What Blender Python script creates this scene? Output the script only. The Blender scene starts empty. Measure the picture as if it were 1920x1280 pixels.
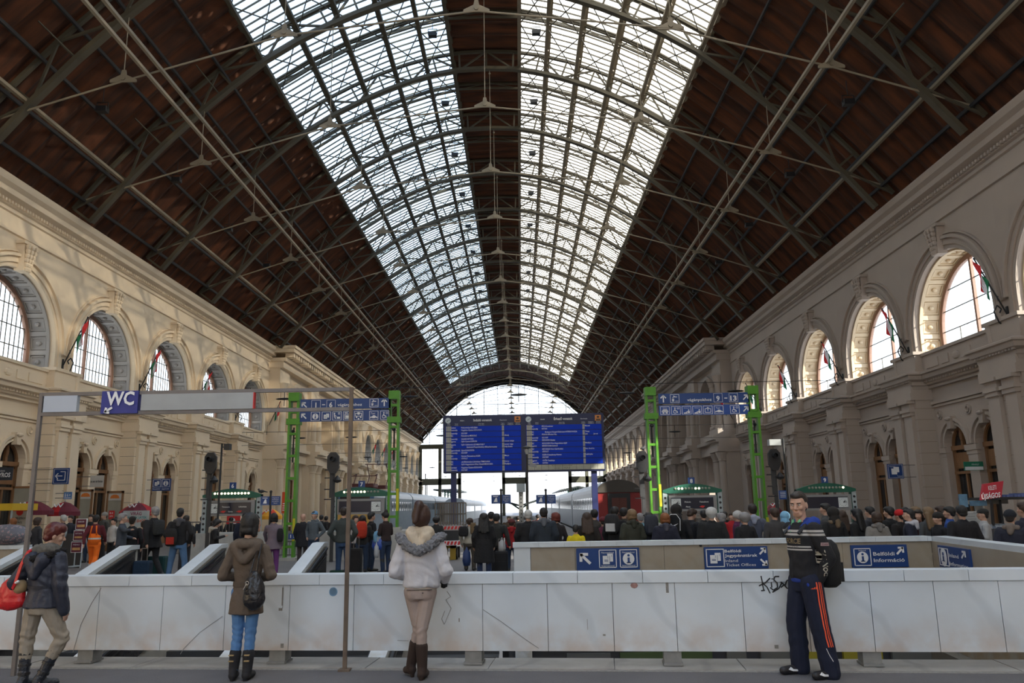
import bpy, math, random
from mathutils import Vector, Matrix, noise
random.seed(7)
PI = math.pi
S = bpy.context.scene
COL = S.collection

# ------------------------------------------------------------------ camera
F_PX, EYE, ROLL = 1500.0, 1.65, 0.018
def camera_axes():
    v = Vector((976-960, -(949-640), F_PX)).normalized()      # hall axis in camera space (right, up, forward)
    u = Vector((-math.sin(ROLL), math.cos(ROLL), 0.0))
    u = (u - v*u.dot(v)).normalized()
    x = u.cross(v)
    if x[0] < 0: x = -x
    return x, v, u
AX, AY, AZ = camera_axes()                                     # world axes expressed in camera space
cd = bpy.data.cameras.new('camera'); cam = bpy.data.objects.new('camera', cd); COL.objects.link(cam)
cd.sensor_width = 36.0; cd.lens = F_PX/1920*36.0; cd.clip_end = 2000
right = Vector((AX[0], AY[0], AZ[0])); up = Vector((AX[1], AY[1], AZ[1])); fwd = Vector((AX[2], AY[2], AZ[2]))
M4 = Matrix((( right[0], up[0], -fwd[0], 0), (right[1], up[1], -fwd[1], 0), (right[2], up[2], -fwd[2], EYE), (0,0,0,1)))
cam.matrix_world = M4
S.camera = cam
def ray(x, y):
    c = Vector((x-960, -(y-640), F_PX))
    return Vector((AX.dot(c), AY.dot(c), AZ.dot(c)))
def at(x, y, Y):
    """point seen at pixel (x, y) standing at depth Y down the hall"""
    d = ray(x, y); return d*(Y/d[1]) + Vector((0,0,EYE))

# ------------------------------------------------------------------ light
S.view_settings.view_transform = 'Standard'; S.view_settings.look = 'None'
S.view_settings.gamma = 1.0; S.view_settings.use_curve_mapping = False
S.view_settings.exposure = 0.12
W = bpy.data.worlds.new('sky'); S.world = W; W.use_nodes = True
nt = W.node_tree; nt.nodes.clear()
tc_ = nt.nodes.new('ShaderNodeTexCoord'); sp = nt.nodes.new('ShaderNodeSeparateXYZ'); rp = nt.nodes.new('ShaderNodeValToRGB')
bg = nt.nodes.new('ShaderNodeBackground'); ow = nt.nodes.new('ShaderNodeOutputWorld')
nt.links.new(tc_.outputs['Generated'], sp.inputs[0]); nt.links.new(sp.outputs[2], rp.inputs[0])
nt.links.new(rp.outputs[0], bg.inputs[0]); nt.links.new(bg.outputs[0], ow.inputs[0])
rp.color_ramp.elements[0].position = 0.0; rp.color_ramp.elements[0].color = (0.92, 0.95, 1.0, 1)
rp.color_ramp.elements[1].position = 0.9; rp.color_ramp.elements[1].color = (0.42, 0.62, 0.95, 1)
e = rp.color_ramp.elements.new(0.35); e.color = (0.78, 0.88, 1.0, 1)
bg.inputs[1].default_value = 2.6
def sun_lamp():
    l = bpy.data.lights.new('sun', 'SUN'); l.energy = 13.0; l.angle = math.radians(0.6); l.color = (1.0, 0.93, 0.80)
    o = bpy.data.objects.new('sun', l); COL.objects.link(o)
    d = Vector((-1.0, 0.62, -0.50))
    o.rotation_euler = d.to_track_quat('-Z', 'Y').to_euler()
sun_lamp()
S.cycles.max_bounces = 7; S.cycles.diffuse_bounces = 4; S.cycles.glossy_bounces = 2; S.cycles.transmission_bounces = 3
S.cycles.transparent_max_bounces = 8; S.cycles.caustics_reflective = False; S.cycles.caustics_refractive = False
S.cycles.sample_clamp_indirect = 4.0

# ------------------------------------------------------------------ materials
def newmat(name):
    m = bpy.data.materials.new(name); m.use_nodes = True
    n = m.node_tree; b = n.nodes['Principled BSDF']; return m, n, b
def L(n, a, b): n.links.new(a, b)
MATS = {}
def mat(name, col, rough=0.7, metal=0.0, var=0.12, scale=3.0, bump=0.0, bscale=None, emit=0.0, stretch=None, spec=0.5):
    if name in MATS: return MATS[name]
    m, n, b = newmat(name)
    c = tuple(col)+(1,)
    tx = n.nodes.new('ShaderNodeTexCoord')
    src = tx.outputs['Object']
    if stretch:
        mp = n.nodes.new('ShaderNodeMapping'); mp.inputs['Scale'].default_value = stretch; L(n, src, mp.inputs[0]); src = mp.outputs[0]
    if var > 0:
        ns = n.nodes.new('ShaderNodeTexNoise'); ns.inputs['Scale'].default_value = scale; ns.inputs['Detail'].default_value = 4
        L(n, src, ns.inputs['Vector'])
        mx = n.nodes.new('ShaderNodeMix'); mx.data_type = 'RGBA'
        mx.inputs[6].default_value = tuple(max(0, v*(1-var)) for v in col)+(1,)
        mx.inputs[7].default_value = tuple(min(1, v*(1+var)) for v in col)+(1,)
        L(n, ns.outputs['Fac'], mx.inputs[0]); L(n, mx.outputs[2], b.inputs['Base Color'])
    else: b.inputs['Base Color'].default_value = c
    b.inputs['Roughness'].default_value = rough; b.inputs['Metallic'].default_value = metal
    b.inputs['Specular IOR Level'].default_value = spec
    if bump:
        n2 = n.nodes.new('ShaderNodeTexNoise'); n2.inputs['Scale'].default_value = bscale or scale*4; n2.inputs['Detail'].default_value = 3
        L(n, src, n2.inputs['Vector'])
        bp = n.nodes.new('ShaderNodeBump'); bp.inputs['Strength'].default_value = bump; bp.inputs['Distance'].default_value = 0.02
        L(n, n2.outputs['Fac'], bp.inputs['Height']); L(n, bp.outputs[0], b.inputs['Normal'])
    if emit:
        b.inputs['Emission Color'].default_value = c; b.inputs['Emission Strength'].default_value = emit
    MATS[name] = m
    return m
def glassmat(name, col, trans=0.85, transl=0.0, gloss=0.05):
    m, n, b = newmat(name); n.nodes.remove(b)
    out = n.nodes['Material Output']
    t = n.nodes.new('ShaderNodeBsdfTransparent'); t.inputs[0].default_value = tuple(col)+(1,)
    cur = t.outputs[0]
    if transl:
        d = n.nodes.new('ShaderNodeBsdfTranslucent'); d.inputs[0].default_value = tuple(col)+(1,)
        mx = n.nodes.new('ShaderNodeMixShader'); mx.inputs[0].default_value = transl
        L(n, cur, mx.inputs[1]); L(n, d.outputs[0], mx.inputs[2]); cur = mx.outputs[0]
    g = n.nodes.new('ShaderNodeBsdfGlossy'); g.inputs['Roughness'].default_value = 0.1
    mx = n.nodes.new('ShaderNodeMixShader'); mx.inputs[0].default_value = gloss
    L(n, cur, mx.inputs[1]); L(n, g.outputs[0], mx.inputs[2]); L(n, mx.outputs[0], out.inputs[0])
    return m
def marble_mat(name, base, vein, stain, zs, ze):
    """pale slabs with diagonal grey veins and a band of ground-in dirt (object z from zs down to ze)"""
    m, n, b = newmat(name)
    tx = n.nodes.new('ShaderNodeTexCoord')
    mp = n.nodes.new('ShaderNodeMapping'); mp.inputs['Rotation'].default_value = (0, 0.75, 0); L(n, tx.outputs['Object'], mp.inputs[0])
    wv = n.nodes.new('ShaderNodeTexWave'); wv.inputs['Scale'].default_value = 0.42; wv.inputs['Distortion'].default_value = 5; wv.inputs['Detail'].default_value = 3
    wv.inputs['Detail Scale'].default_value = 1.4
    L(n, mp.outputs[0], wv.inputs[0])
    cr = n.nodes.new('ShaderNodeValToRGB'); cr.color_ramp.elements[0].position = 0.0; cr.color_ramp.elements[0].color = tuple(vein)+(1,)
    cr.color_ramp.elements[1].position = 0.07; cr.color_ramp.elements[1].color = tuple(base)+(1,)
    L(n, wv.outputs['Fac'], cr.inputs[0])
    n1 = n.nodes.new('ShaderNodeTexNoise'); n1.inputs['Scale'].default_value = 1.3; n1.inputs['Detail'].default_value = 6; L(n, tx.outputs['Object'], n1.inputs[0])
    m1 = n.nodes.new('ShaderNodeMix'); m1.data_type = 'RGBA'; m1.blend_type = 'MULTIPLY'; m1.inputs[0].default_value = 1.0
    r1 = n.nodes.new('ShaderNodeValToRGB'); r1.color_ramp.elements[0].position = 0.3; r1.color_ramp.elements[0].color = (0.86, 0.86, 0.85, 1)
    r1.color_ramp.elements[1].position = 0.7; r1.color_ramp.elements[1].color = (1, 1, 1, 1)
    L(n, n1.outputs[0], r1.inputs[0]); L(n, cr.outputs[0], m1.inputs[6]); L(n, r1.outputs[0], m1.inputs[7])
    sx = n.nodes.new('ShaderNodeSeparateXYZ'); L(n, tx.outputs['Object'], sx.inputs[0])
    mr = n.nodes.new('ShaderNodeMapRange'); mr.inputs[1].default_value = zs; mr.inputs[2].default_value = ze; mr.inputs[3].default_value = 0; mr.inputs[4].default_value = 0.75
    L(n, sx.outputs[2], mr.inputs[0])
    n2 = n.nodes.new('ShaderNodeTexNoise'); n2.inputs['Scale'].default_value = 3.5; n2.inputs['Detail'].default_value = 8; L(n, tx.outputs['Object'], n2.inputs[0])
    r2 = n.nodes.new('ShaderNodeMapRange'); r2.inputs[1].default_value = 0.35; r2.inputs[2].default_value = 0.62
    L(n, n2.outputs[0], r2.inputs[0])
    mu = n.nodes.new('ShaderNodeMath'); mu.operation = 'MULTIPLY'; L(n, mr.outputs[0], mu.inputs[0]); L(n, r2.outputs[0], mu.inputs[1])
    m2 = n.nodes.new('ShaderNodeMix'); m2.data_type = 'RGBA'; L(n, mu.outputs[0], m2.inputs[0]); L(n, m1.outputs[2], m2.inputs[6]); m2.inputs[7].default_value = tuple(stain)+(1,)
    L(n, m2.outputs[2], b.inputs['Base Color']); b.inputs['Roughness'].default_value = 0.45
    return m

M = dict(
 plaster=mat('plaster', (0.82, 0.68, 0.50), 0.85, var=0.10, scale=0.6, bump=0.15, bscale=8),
 plaster_shaded=mat('plaster_right_shaded', (0.40, 0.335, 0.285), 0.85, var=0.10, scale=0.6, bump=0.15, bscale=8),  # dimness of the right wall put into a darker copy of the plaster
 coffer=mat('coffer', (0.36, 0.34, 0.32), 0.85, var=0.08, scale=1.5),  # shade in the left soffits put into a grey tone
 coffer_sunlit=mat('coffer_right_sunlit', (0.72, 0.58, 0.40), 0.85, var=0.08, scale=1.5),  # sunlight on the right soffits put into a warm pale tone
 joint=mat('joint', (0.25, 0.2, 0.15), 0.9, var=0),
 roof=None,
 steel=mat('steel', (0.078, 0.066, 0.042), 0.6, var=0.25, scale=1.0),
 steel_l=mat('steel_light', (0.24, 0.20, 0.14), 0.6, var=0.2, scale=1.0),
 dark=mat('dark', (0.02, 0.02, 0.022), 0.6, var=0.1),
 wood=mat('wood', (0.23, 0.115, 0.05), 0.6, var=0.25, scale=4, stretch=(1, 1, 0.2)),
 frame_r=mat('window_frame', (0.30, 0.17, 0.12), 0.6, var=0.1),
 asphalt=mat('asphalt', (0.125, 0.12, 0.125), 0.9, var=0.22, scale=1.8, bump=0.5, bscale=60),
 concourse=mat('concourse', (0.16, 0.15, 0.15), 0.8, var=0.15, scale=0.7, bump=0.2, bscale=30),
 concrete=mat('concrete', (0.38, 0.38, 0.36), 0.85, var=0.25, scale=3, bump=0.3, bscale=20),
 white_stone=mat('white_stone', (0.62, 0.64, 0.66), 0.5, var=0.08, scale=3),
 blue=mat('sign_blue', (0.008, 0.045, 0.19), 0.45, var=0.05),
 white=mat('white_paint', (0.75, 0.76, 0.78), 0.6, var=0.03),
 black=mat('black_paint', (0.012, 0.012, 0.014), 0.5, var=0.05),
 red=mat('red_paint', (0.55, 0.02, 0.02), 0.5, var=0.1),
 green=mat('gantry_green', (0.075, 0.26, 0.012), 0.5, var=0.2, scale=5),
 dgreen=mat('kiosk_green', (0.008, 0.10, 0.062), 0.5, var=0.1),
 grey=mat('grey_paint', (0.24, 0.24, 0.24), 0.5, var=0.1),
 lgrey=mat('light_grey_paint', (0.33, 0.38, 0.40), 0.5, var=0.08),
 steelpost=mat('post_steel', (0.16, 0.145, 0.14), 0.5, var=0.3, scale=6, metal=0.3),
 glass=glassmat('clear_glass', (0.86, 0.9, 0.92), transl=0.04),
 glass_sky_l=glassmat('skylight_glass_north', (0.66, 0.75, 0.80), transl=0.10),  # bluish tint stands for the sky seen through this slope
 glass_sky_r=glassmat('skylight_glass_south', (0.95, 0.90, 0.80), transl=0.90),  # sun glare put into warm white, scattering panes
 darkglass=mat('dark_glass', (0.02, 0.022, 0.024), 0.12, var=0),
)
# corrugated rust-brown roof lining
def roof_mat():
    m, n, b = newmat('roof_lining')
    tx = n.nodes.new('ShaderNodeTexCoord'); mp = n.nodes.new('ShaderNodeMapping'); mp.inputs['Scale'].default_value = (0.4, 3.0, 0.4)
    L(n, tx.outputs['Object'], mp.inputs[0])
    ns = n.nodes.new('ShaderNodeTexNoise'); ns.inputs['Scale'].default_value = 1.0; ns.inputs['Detail'].default_value = 6; L(n, mp.outputs[0], ns.inputs[0])
    cr = n.nodes.new('ShaderNodeValToRGB'); cr.color_ramp.elements[0].position = 0.3; cr.color_ramp.elements[0].color = (0.022, 0.007, 0.0025, 1)
    cr.color_ramp.elements[1].position = 0.75; cr.color_ramp.elements[1].color = (0.135, 0.038, 0.009, 1)
    L(n, ns.outputs[0], cr.inputs[0]); L(n, cr.outputs[0], b.inputs['Base Color']); b.inputs['Roughness'].default_value = 0.8
    return m
M['roof'] = roof_mat()

# ------------------------------------------------------------------ mesh builder
def V3(*a): return Vector(a)
class MB:
    def __init__(s): s.v = []; s.f = []; s.m = []; s.cur = 0
    def add(s, vs, fs):
        o = len(s.v); s.v += [tuple(p) for p in vs]; s.f += [tuple(i+o for i in f) for f in fs]; s.m += [s.cur]*len(fs); return s
    def quad(s, a, b, c, d): return s.add([a, b, c, d], [(0, 1, 2, 3)])
    def box(s, x0, x1, y0, y1, z0, z1):
        v = [(x, y, z) for z in (z0, z1) for y in (y0, y1) for x in (x0, x1)]
        return s.add(v, [(0,1,3,2), (4,6,7,5), (0,4,5,1), (2,3,7,6), (0,2,6,4), (1,5,7,3)])
    def bar(s, p, q, w, h=None, upv=(0,0,1)):
        h = h or w; p = Vector(p); q = Vector(q); d = (q-p)
        if d.length < 1e-6: return s
        d.normalize(); u = Vector(upv)
        if abs(d.dot(u)) > 0.98: u = Vector((1,0,0))
        a = d.cross(u).normalized()*(w/2); b = a.cross(d).normalized()*(h/2)
        vs = [p-a-b, p+a-b, p+a+b, p-a+b, q-a-b, q+a-b, q+a+b, q-a+b]
        return s.add(vs, [(0,3,2,1), (4,5,6,7), (0,1,5,4), (1,2,6,5), (2,3,7,6), (3,0,4,7)])
    def tube(s, p, q, r, n=8, r2=None, cap=True):
        r2 = r if r2 is None else r2; p = Vector(p); q = Vector(q); d = (q-p).normalized(); u = Vector((0,0,1))
        if abs(d.dot(u)) > 0.98: u = Vector((1,0,0))
        a = d.cross(u).normalized(); b = d.cross(a)
        vs = [c+(a*math.cos(2*PI*i/n)+b*math.sin(2*PI*i/n))*rr for c, rr in ((p, r), (q, r2)) for i in range(n)]
        fs = [(i, (i+1)%n, n+(i+1)%n, n+i) for i in range(n)]
        if cap: fs += [tuple(range(n))[::-1], tuple(range(n, 2*n))]
        return s.add(vs, fs)
    def path(s, pts, r, n=6):
        for a, b in zip(pts, pts[1:]): s.tube(a, b, r, n)
        return s
    def loft(s, rings, closed=False, cap=True):
        n = len(rings[0]); vs = [p for r in rings for p in r]; fs = []
        K = len(rings)
        for k in range(K if closed else K-1):
            k2 = (k+1) % K
            for i in range(n): fs.append((k*n+i, k*n+(i+1)%n, k2*n+(i+1)%n, k2*n+i))
        if cap and not closed: fs += [tuple(range(n))[::-1], tuple(range((K-1)*n, K*n))]
        return s.add(vs, fs)
    def strip(s, A, B):
        n = len(A); return s.add(list(A)+list(B), [(i, i+1, n+i+1, n+i) for i in range(n-1)])
    def lathe(s, c, prof, n=16, axis='z', arc=1.0):
        rings = []
        for r, h in prof:
            ring = []
            for i in range(n):
                a = 2*PI*i/n*arc; x, y = r*math.cos(a), r*math.sin(a)
                ring.append(V3(c[0]+x, c[1]+y, c[2]+h) if axis == 'z' else V3(c[0]+x, c[1]+h, c[2]+y) if axis == 'y' else V3(c[0]+h, c[1]+x, c[2]+y))
            rings.append(ring)
        return s.loft(rings)
    def ball(s, c, r, n=10, m=6):
        rx, ry, rz = r if hasattr(r, '__len__') else (r, r, r); rings = []
        for j in range(1, m):
            t = PI*j/m; rings.append([V3(c[0]+rx*math.sin(t)*math.cos(2*PI*i/n), c[1]+ry*math.sin(t)*math.sin(2*PI*i/n), c[2]-rz*math.cos(t)) for i in range(n)])
        o = len(s.v); s.loft(rings, cap=False); k = len(rings)
        s.add([V3(c[0], c[1], c[2]-rz)]+rings[0], [(0, 1+(i+1)%n, 1+i) for i in range(n)])
        s.add([V3(c[0], c[1], c[2]+rz)]+rings[-1], [(0, 1+i, 1+(i+1)%n) for i in range(n)])
        return s
    def prism(s, pts, d):
        """closed polygon pts extruded by vector d"""
        n = len(pts); d = Vector(d); vs = [Vector(p) for p in pts]+[Vector(p)+d for p in pts]
        return s.add(vs, [tuple(range(n))[::-1], tuple(range(n, 2*n))]+[(i, (i+1)%n, n+(i+1)%n, n+i) for i in range(n)])
    def mesh(s, name, mats, smooth=False):
        me = bpy.data.meshes.new(name); me.from_pydata([tuple(p) for p in s.v], [], s.f)
        for m in (mats if isinstance(mats, (list, tuple)) else [mats]): me.materials.append(m)
        if any(s.m): me.polygons.foreach_set('material_index', s.m)
        if smooth: me.polygons.foreach_set('use_smooth', [True]*len(me.polygons))
        me.update(); return me
    def build(s, name, mats, parent=None, smooth=False, loc=None):
        return ob(name, s.mesh(name, mats, smooth), parent, loc)
def ob(name, me, parent=None, loc=None, rot=None):
    o = bpy.data.objects.new(name, me); COL.objects.link(o)
    if parent: o.parent = parent
    if loc: o.location = loc
    if rot: o.rotation_euler = rot
    return o
def tag(o, label=None, cat=None, group=None, kind=None):
    if label: o['label'] = label
    if cat: o['category'] = cat
    if group: o['group'] = group
    if kind: o['kind'] = kind
    return o
def thing(name, label, cat, loc=(0,0,0), rz=0, group=None):
    o = bpy.data.objects.new(name, None); COL.objects.link(o); o.location = loc; o.rotation_euler = (0, 0, rz); o.empty_display_size = 0.2
    return tag(o, label, cat, group)
def struct(o, label=None): return tag(o, label, kind='structure')
KIDS = {}
def copytree(o, parent=None, loc=None, rz=None, label=None):
    kids = list(o.children)
    c = o.copy(); COL.objects.link(c); c.parent = parent
    if loc is not None: c.location = loc
    if rz is not None: c.rotation_euler = (0, 0, rz)
    if label: c['label'] = label
    for k in kids: copytree(k, c)
    return c
def text_mesh(body, h=None, w=None, bold=0.0, ext=0.003, align='CENTER', shear=0.0):
    """flat lettering in the xz plane facing -y, baseline at z=0; h = cap height, w = total width"""
    cu = bpy.data.curves.new('t', 'FONT'); cu.body = body; cu.size = 1.0; cu.extrude = 0.0; cu.offset = bold; cu.resolution_u = 2; cu.shear = shear
    cu.space_line = 1.1
    o = bpy.data.objects.new('t', cu); me = bpy.data.meshes.new_from_object(o)
    bpy.data.objects.remove(o); bpy.data.curves.remove(cu)
    if not me.vertices: return [], []
    xs = [v.co.x for v in me.vertices]; x0, x1 = min(xs), max(xs)
    sz = (h/0.70) if h else 1.0
    sx = (w/(x1-x0)) if w else sz
    off = {'CENTER': (x0+x1)/2, 'LEFT': x0, 'RIGHT': x1}[align]
    vs = [((v.co.x-off)*sx, -ext, v.co.y*sz) for v in me.vertices]; fs = [tuple(p.vertices) for p in me.polygons]
    bpy.data.meshes.remove(me)
    return vs, fs
def letters(mb, body, pos, h=None, w=None, bold=0.0, align='CENTER', xf=None, shear=0.0, ext=0.004):
    vs, fs = text_mesh(body, h, w, bold, ext, align, shear)
    if xf: vs = [tuple(xf @ Vector(v)) for v in vs]
    mb.add([(v[0]+pos[0], v[1]+pos[1], v[2]+pos[2]) for v in vs], fs); return mb
def floorZ(X, Y):
    return -0.08 - 0.007*max(0, Y-20) - 0.03*max(0, min(X, 19)-1)*min(1, max(0, (Y-9)/5.0)) if Y < 60 else -0.36 - 0.03*max(0, min(X, 19)-1)
# ================================================================== THE HALL
XL, XR, XC = -22.68, 19.32, -1.68
P, Y0 = 8.2, 34.9                     # bay pitch and the centre of the bay whose window is first on the right
YEND = 181.0
# ---- floors
def floor_part(name, polys, m, label=None):
    mb = MB()
    for pl in polys: mb.add([(x, y, z) for x, y, z in pl], [tuple(range(len(pl)))])
    return struct(mb.build(name, m), label)
def kerbY(X): return 8.93 - 0.10*X
floor_part('floor_near', [[(-30, -10, 0), (30, -10, 0), (30, kerbY(30)+.05, 0), (-30, kerbY(-30)+.05, 0)]], M['asphalt'], 'grey asphalt floor in front of the marble parapet')
BX1 = at(1745, 1008, 17.6)[0]           # right corner of the stairwell
def grid_floor():
    mb = MB()
    xs = [-24.5, -18, -13.6, -0.3, 1.0, BX1, 12, 20.5]; ys = [12.2, 17.75, 21.3, 28, 36, 45, 60]
    for i in range(len(xs)-1):
        for j in range(len(ys)-1):
            xa, xb, ya, yb = xs[i], xs[i+1], ys[j], ys[j+1]
            if j == 0 and not (xb <= -13.6+.01 or xa >= BX1-.01): continue
            if j == 1 and (-13.7 < xa < -0.4): continue
            mb.quad((xa, ya, floorZ(xa, ya)), (xb, ya, floorZ(xb, ya)), (xb, yb, floorZ(xb, yb)), (xa, yb, floorZ(xa, yb)))
    for xa, xb in ((-24.5, -17.2), (-13.2, -12), (-12, -8.2), (-8.2, -0.9), (-0.9, 1), (1, 4.9), (8.5, 12), (12, 20.5)):
        mb.quad((xa, 60, floorZ(xa, 60)), (xb, 60, floorZ(xb, 60)), (xb, 260, floorZ(xb, 60)), (xa, 260, floorZ(xa, 60)))
    # ground strips beside the stairwell towards the camera
    mb.quad((BX1+.05, 12.2, floorZ(BX1, 12.2)), (20.5, 12.2, floorZ(20.5, 12.2)), (20.5, 6.8, -0.02), (BX1+2.5, 7.9, -0.02))
    mb.quad((-24.5, 12.2, floorZ(-20, 12.2)), (-13.6, 12.2, -0.08), (-13.6, 10.2, -0.03), (-24.5, 11.2, -0.03))
    return struct(mb.build('floor_concourse', M['concourse']), 'grey concourse floor beyond the stairwell')
grid_floor()
mb = MB(); mb.quad((-40, 58, -1.3), (40, 58, -1.3), (40, 400, -1.3), (-40, 400, -1.3))
struct(mb.build('ground_tracks', mat('ballast', (0.11, 0.10, 0.09), 0.9, var=0.3, scale=3)), 'track bed between the platforms')
# ---- stairwell pit
mb = MB()
mb.cur = 0; mb.quad((-16, 9, -4.2), (12, 8, -4.2), (12, 22, -4.2), (-16, 22, -4.2))
mb.quad((-13.6, 9.5, -4.2), (-13.6, 21.3, -4.2), (-13.6, 21.3, -.08), (-13.6, 9.5, -.08))
mb.quad((-13.6, 21.3, -4.2), (-.3, 21.3, -4.2), (-.3, 21.3, -.1), (-13.6, 21.3, -.1))
mb.quad((-.3, 17.75, -4.2), (BX1, 17.75, -4.2), (BX1, 17.75, -.2), (-.3, 17.75, -.1))
mb.quad((-16, kerbY(-16)+.7, -4.2), (12, kerbY(12)+.7, -4.2), (12, kerbY(12)+.7, -.06), (-16, kerbY(-16)+.7, -.06))
struct(mb.build('floor_underpass', mat('underpass', (0.05, 0.05, 0.055), 0.8)), 'dark underpass below the stairwell')
mb = MB()
pc = [(0.06,0.09,0.03),(0.12,0.12,0.11),(0.30,0.25,0.02),(0.12,0.12,0.11),(0.10,0.10,0.10),(0.07,0.06,0.05)]
pm = [mat('panel_%d' % i, c, 0.6, var=0.1) for i, c in enumerate(pc)]
for x0, x1, k in ((.9, 1.8, 4), (2.0, 3.9, 0), (4.2, 4.6, 1), (4.9, 5.6, 1), (5.8, 6.4, 2), (6.6, 7.4, 2), (7.6, 8.5, 3)):
    mb.cur = k; mb.box(x0, x1, 17.5, 17.6, -2.6, -1.35)
struct(mb.build('wall_underpass', pm), 'row of dim coloured shop panels seen under the parapet')

# ---- side walls
def arc(c, r, a0, a1, n): return [(c[0]+r*math.cos(a0+(a1-a0)*i/n), c[1]+r*math.sin(a0+(a1-a0)*i/n)) for i in range(n+1)]
class Side:
    def __init__(s, side): s.sg = -1 if side == 'left' else 1; s.X = XL if side == 'left' else XR; s.name = side
    def p(s, y, d, z): return V3(s.sg*d, y, z)            # local: d = outwards from the hall
    def face_arch(s, mb, yc, d, r, zs, zb, ya, yb, zt, n=20):
        """wall plane at depth d from y=ya..yb, z=zb..zt with an arched opening"""
        pts = arc((yc, zs), r, PI, 0, n)
        top = []
        for (y, z) in pts:
            t = (y-(yc-r))/(2*r); top.append((y, zt))
        mb.strip([s.p(y, d, z) for y, z in pts], [s.p(y, d, z) for y, z in top])
        for a, b in ((ya, yc-r), (yc+r, yb)):
            mb.quad(s.p(a, d, zs), s.p(b, d, zs), s.p(b, d, zt), s.p(a, d, zt)); mb.quad(s.p(a, d, zb), s.p(b, d, zb), s.p(b, d, zs), s.p(a, d, zs))
    def reveal(s, mb, yc, r, zs, zb, d0, d1, n=20):
        pts = [(yc-r, zb)]+arc((yc, zs), r, PI, 0, n)+[(yc+r, zb)]
        mb.strip([s.p(y, d0, z) for y, z in pts], [s.p(y, d1, z) for y, z in pts])
    def ring(s, mb, yc, zs, r0, r1, d0, d1, zb=None, n=20, foot=True):
        """raised moulding following the arch between radii r0..r1, from depth d0 (wall) to d1 (face)"""
        ext0 = [(yc-r0, zb)] if zb is not None else []; ext1 = [(yc-r1, zb)] if zb is not None else []
        e0 = [(yc+r0, zb)] if zb is not None else []; e1 = [(yc+r1, zb)] if zb is not None else []
        A = ext0+arc((yc, zs), r0, PI, 0, n)+e0; B = ext1+arc((yc, zs), r1, PI, 0, n)+e1
        mb.strip([s.p(y, d1, z) for y, z in A], [s.p(y, d1, z) for y, z in B])
        mb.strip([s.p(y, d0, z) for y, z in A], [s.p(y, d1, z) for y, z in A])
        mb.strip([s.p(y, d1, z) for y, z in B], [s.p(y, d0, z) for y, z in B])
    def box(s, mb, ya, yb, da, db, za, zb):
        xa, xb = sorted((s.sg*da, s.sg*db)); mb.box(xa, xb, ya, yb, za, zb)
    def sweep(s, mb, prof, ya, yb, cap=True):
        """profile [(d, z)...] swept along y"""
        A = [s.p(ya, d, z) for d, z in prof]; B = [s.p(yb, d, z) for d, z in prof]
        mb.strip(A, B)
        if cap:
            mb.add(A, [tuple(range(len(A)))]); mb.add(B, [tuple(range(len(B)))])
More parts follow.
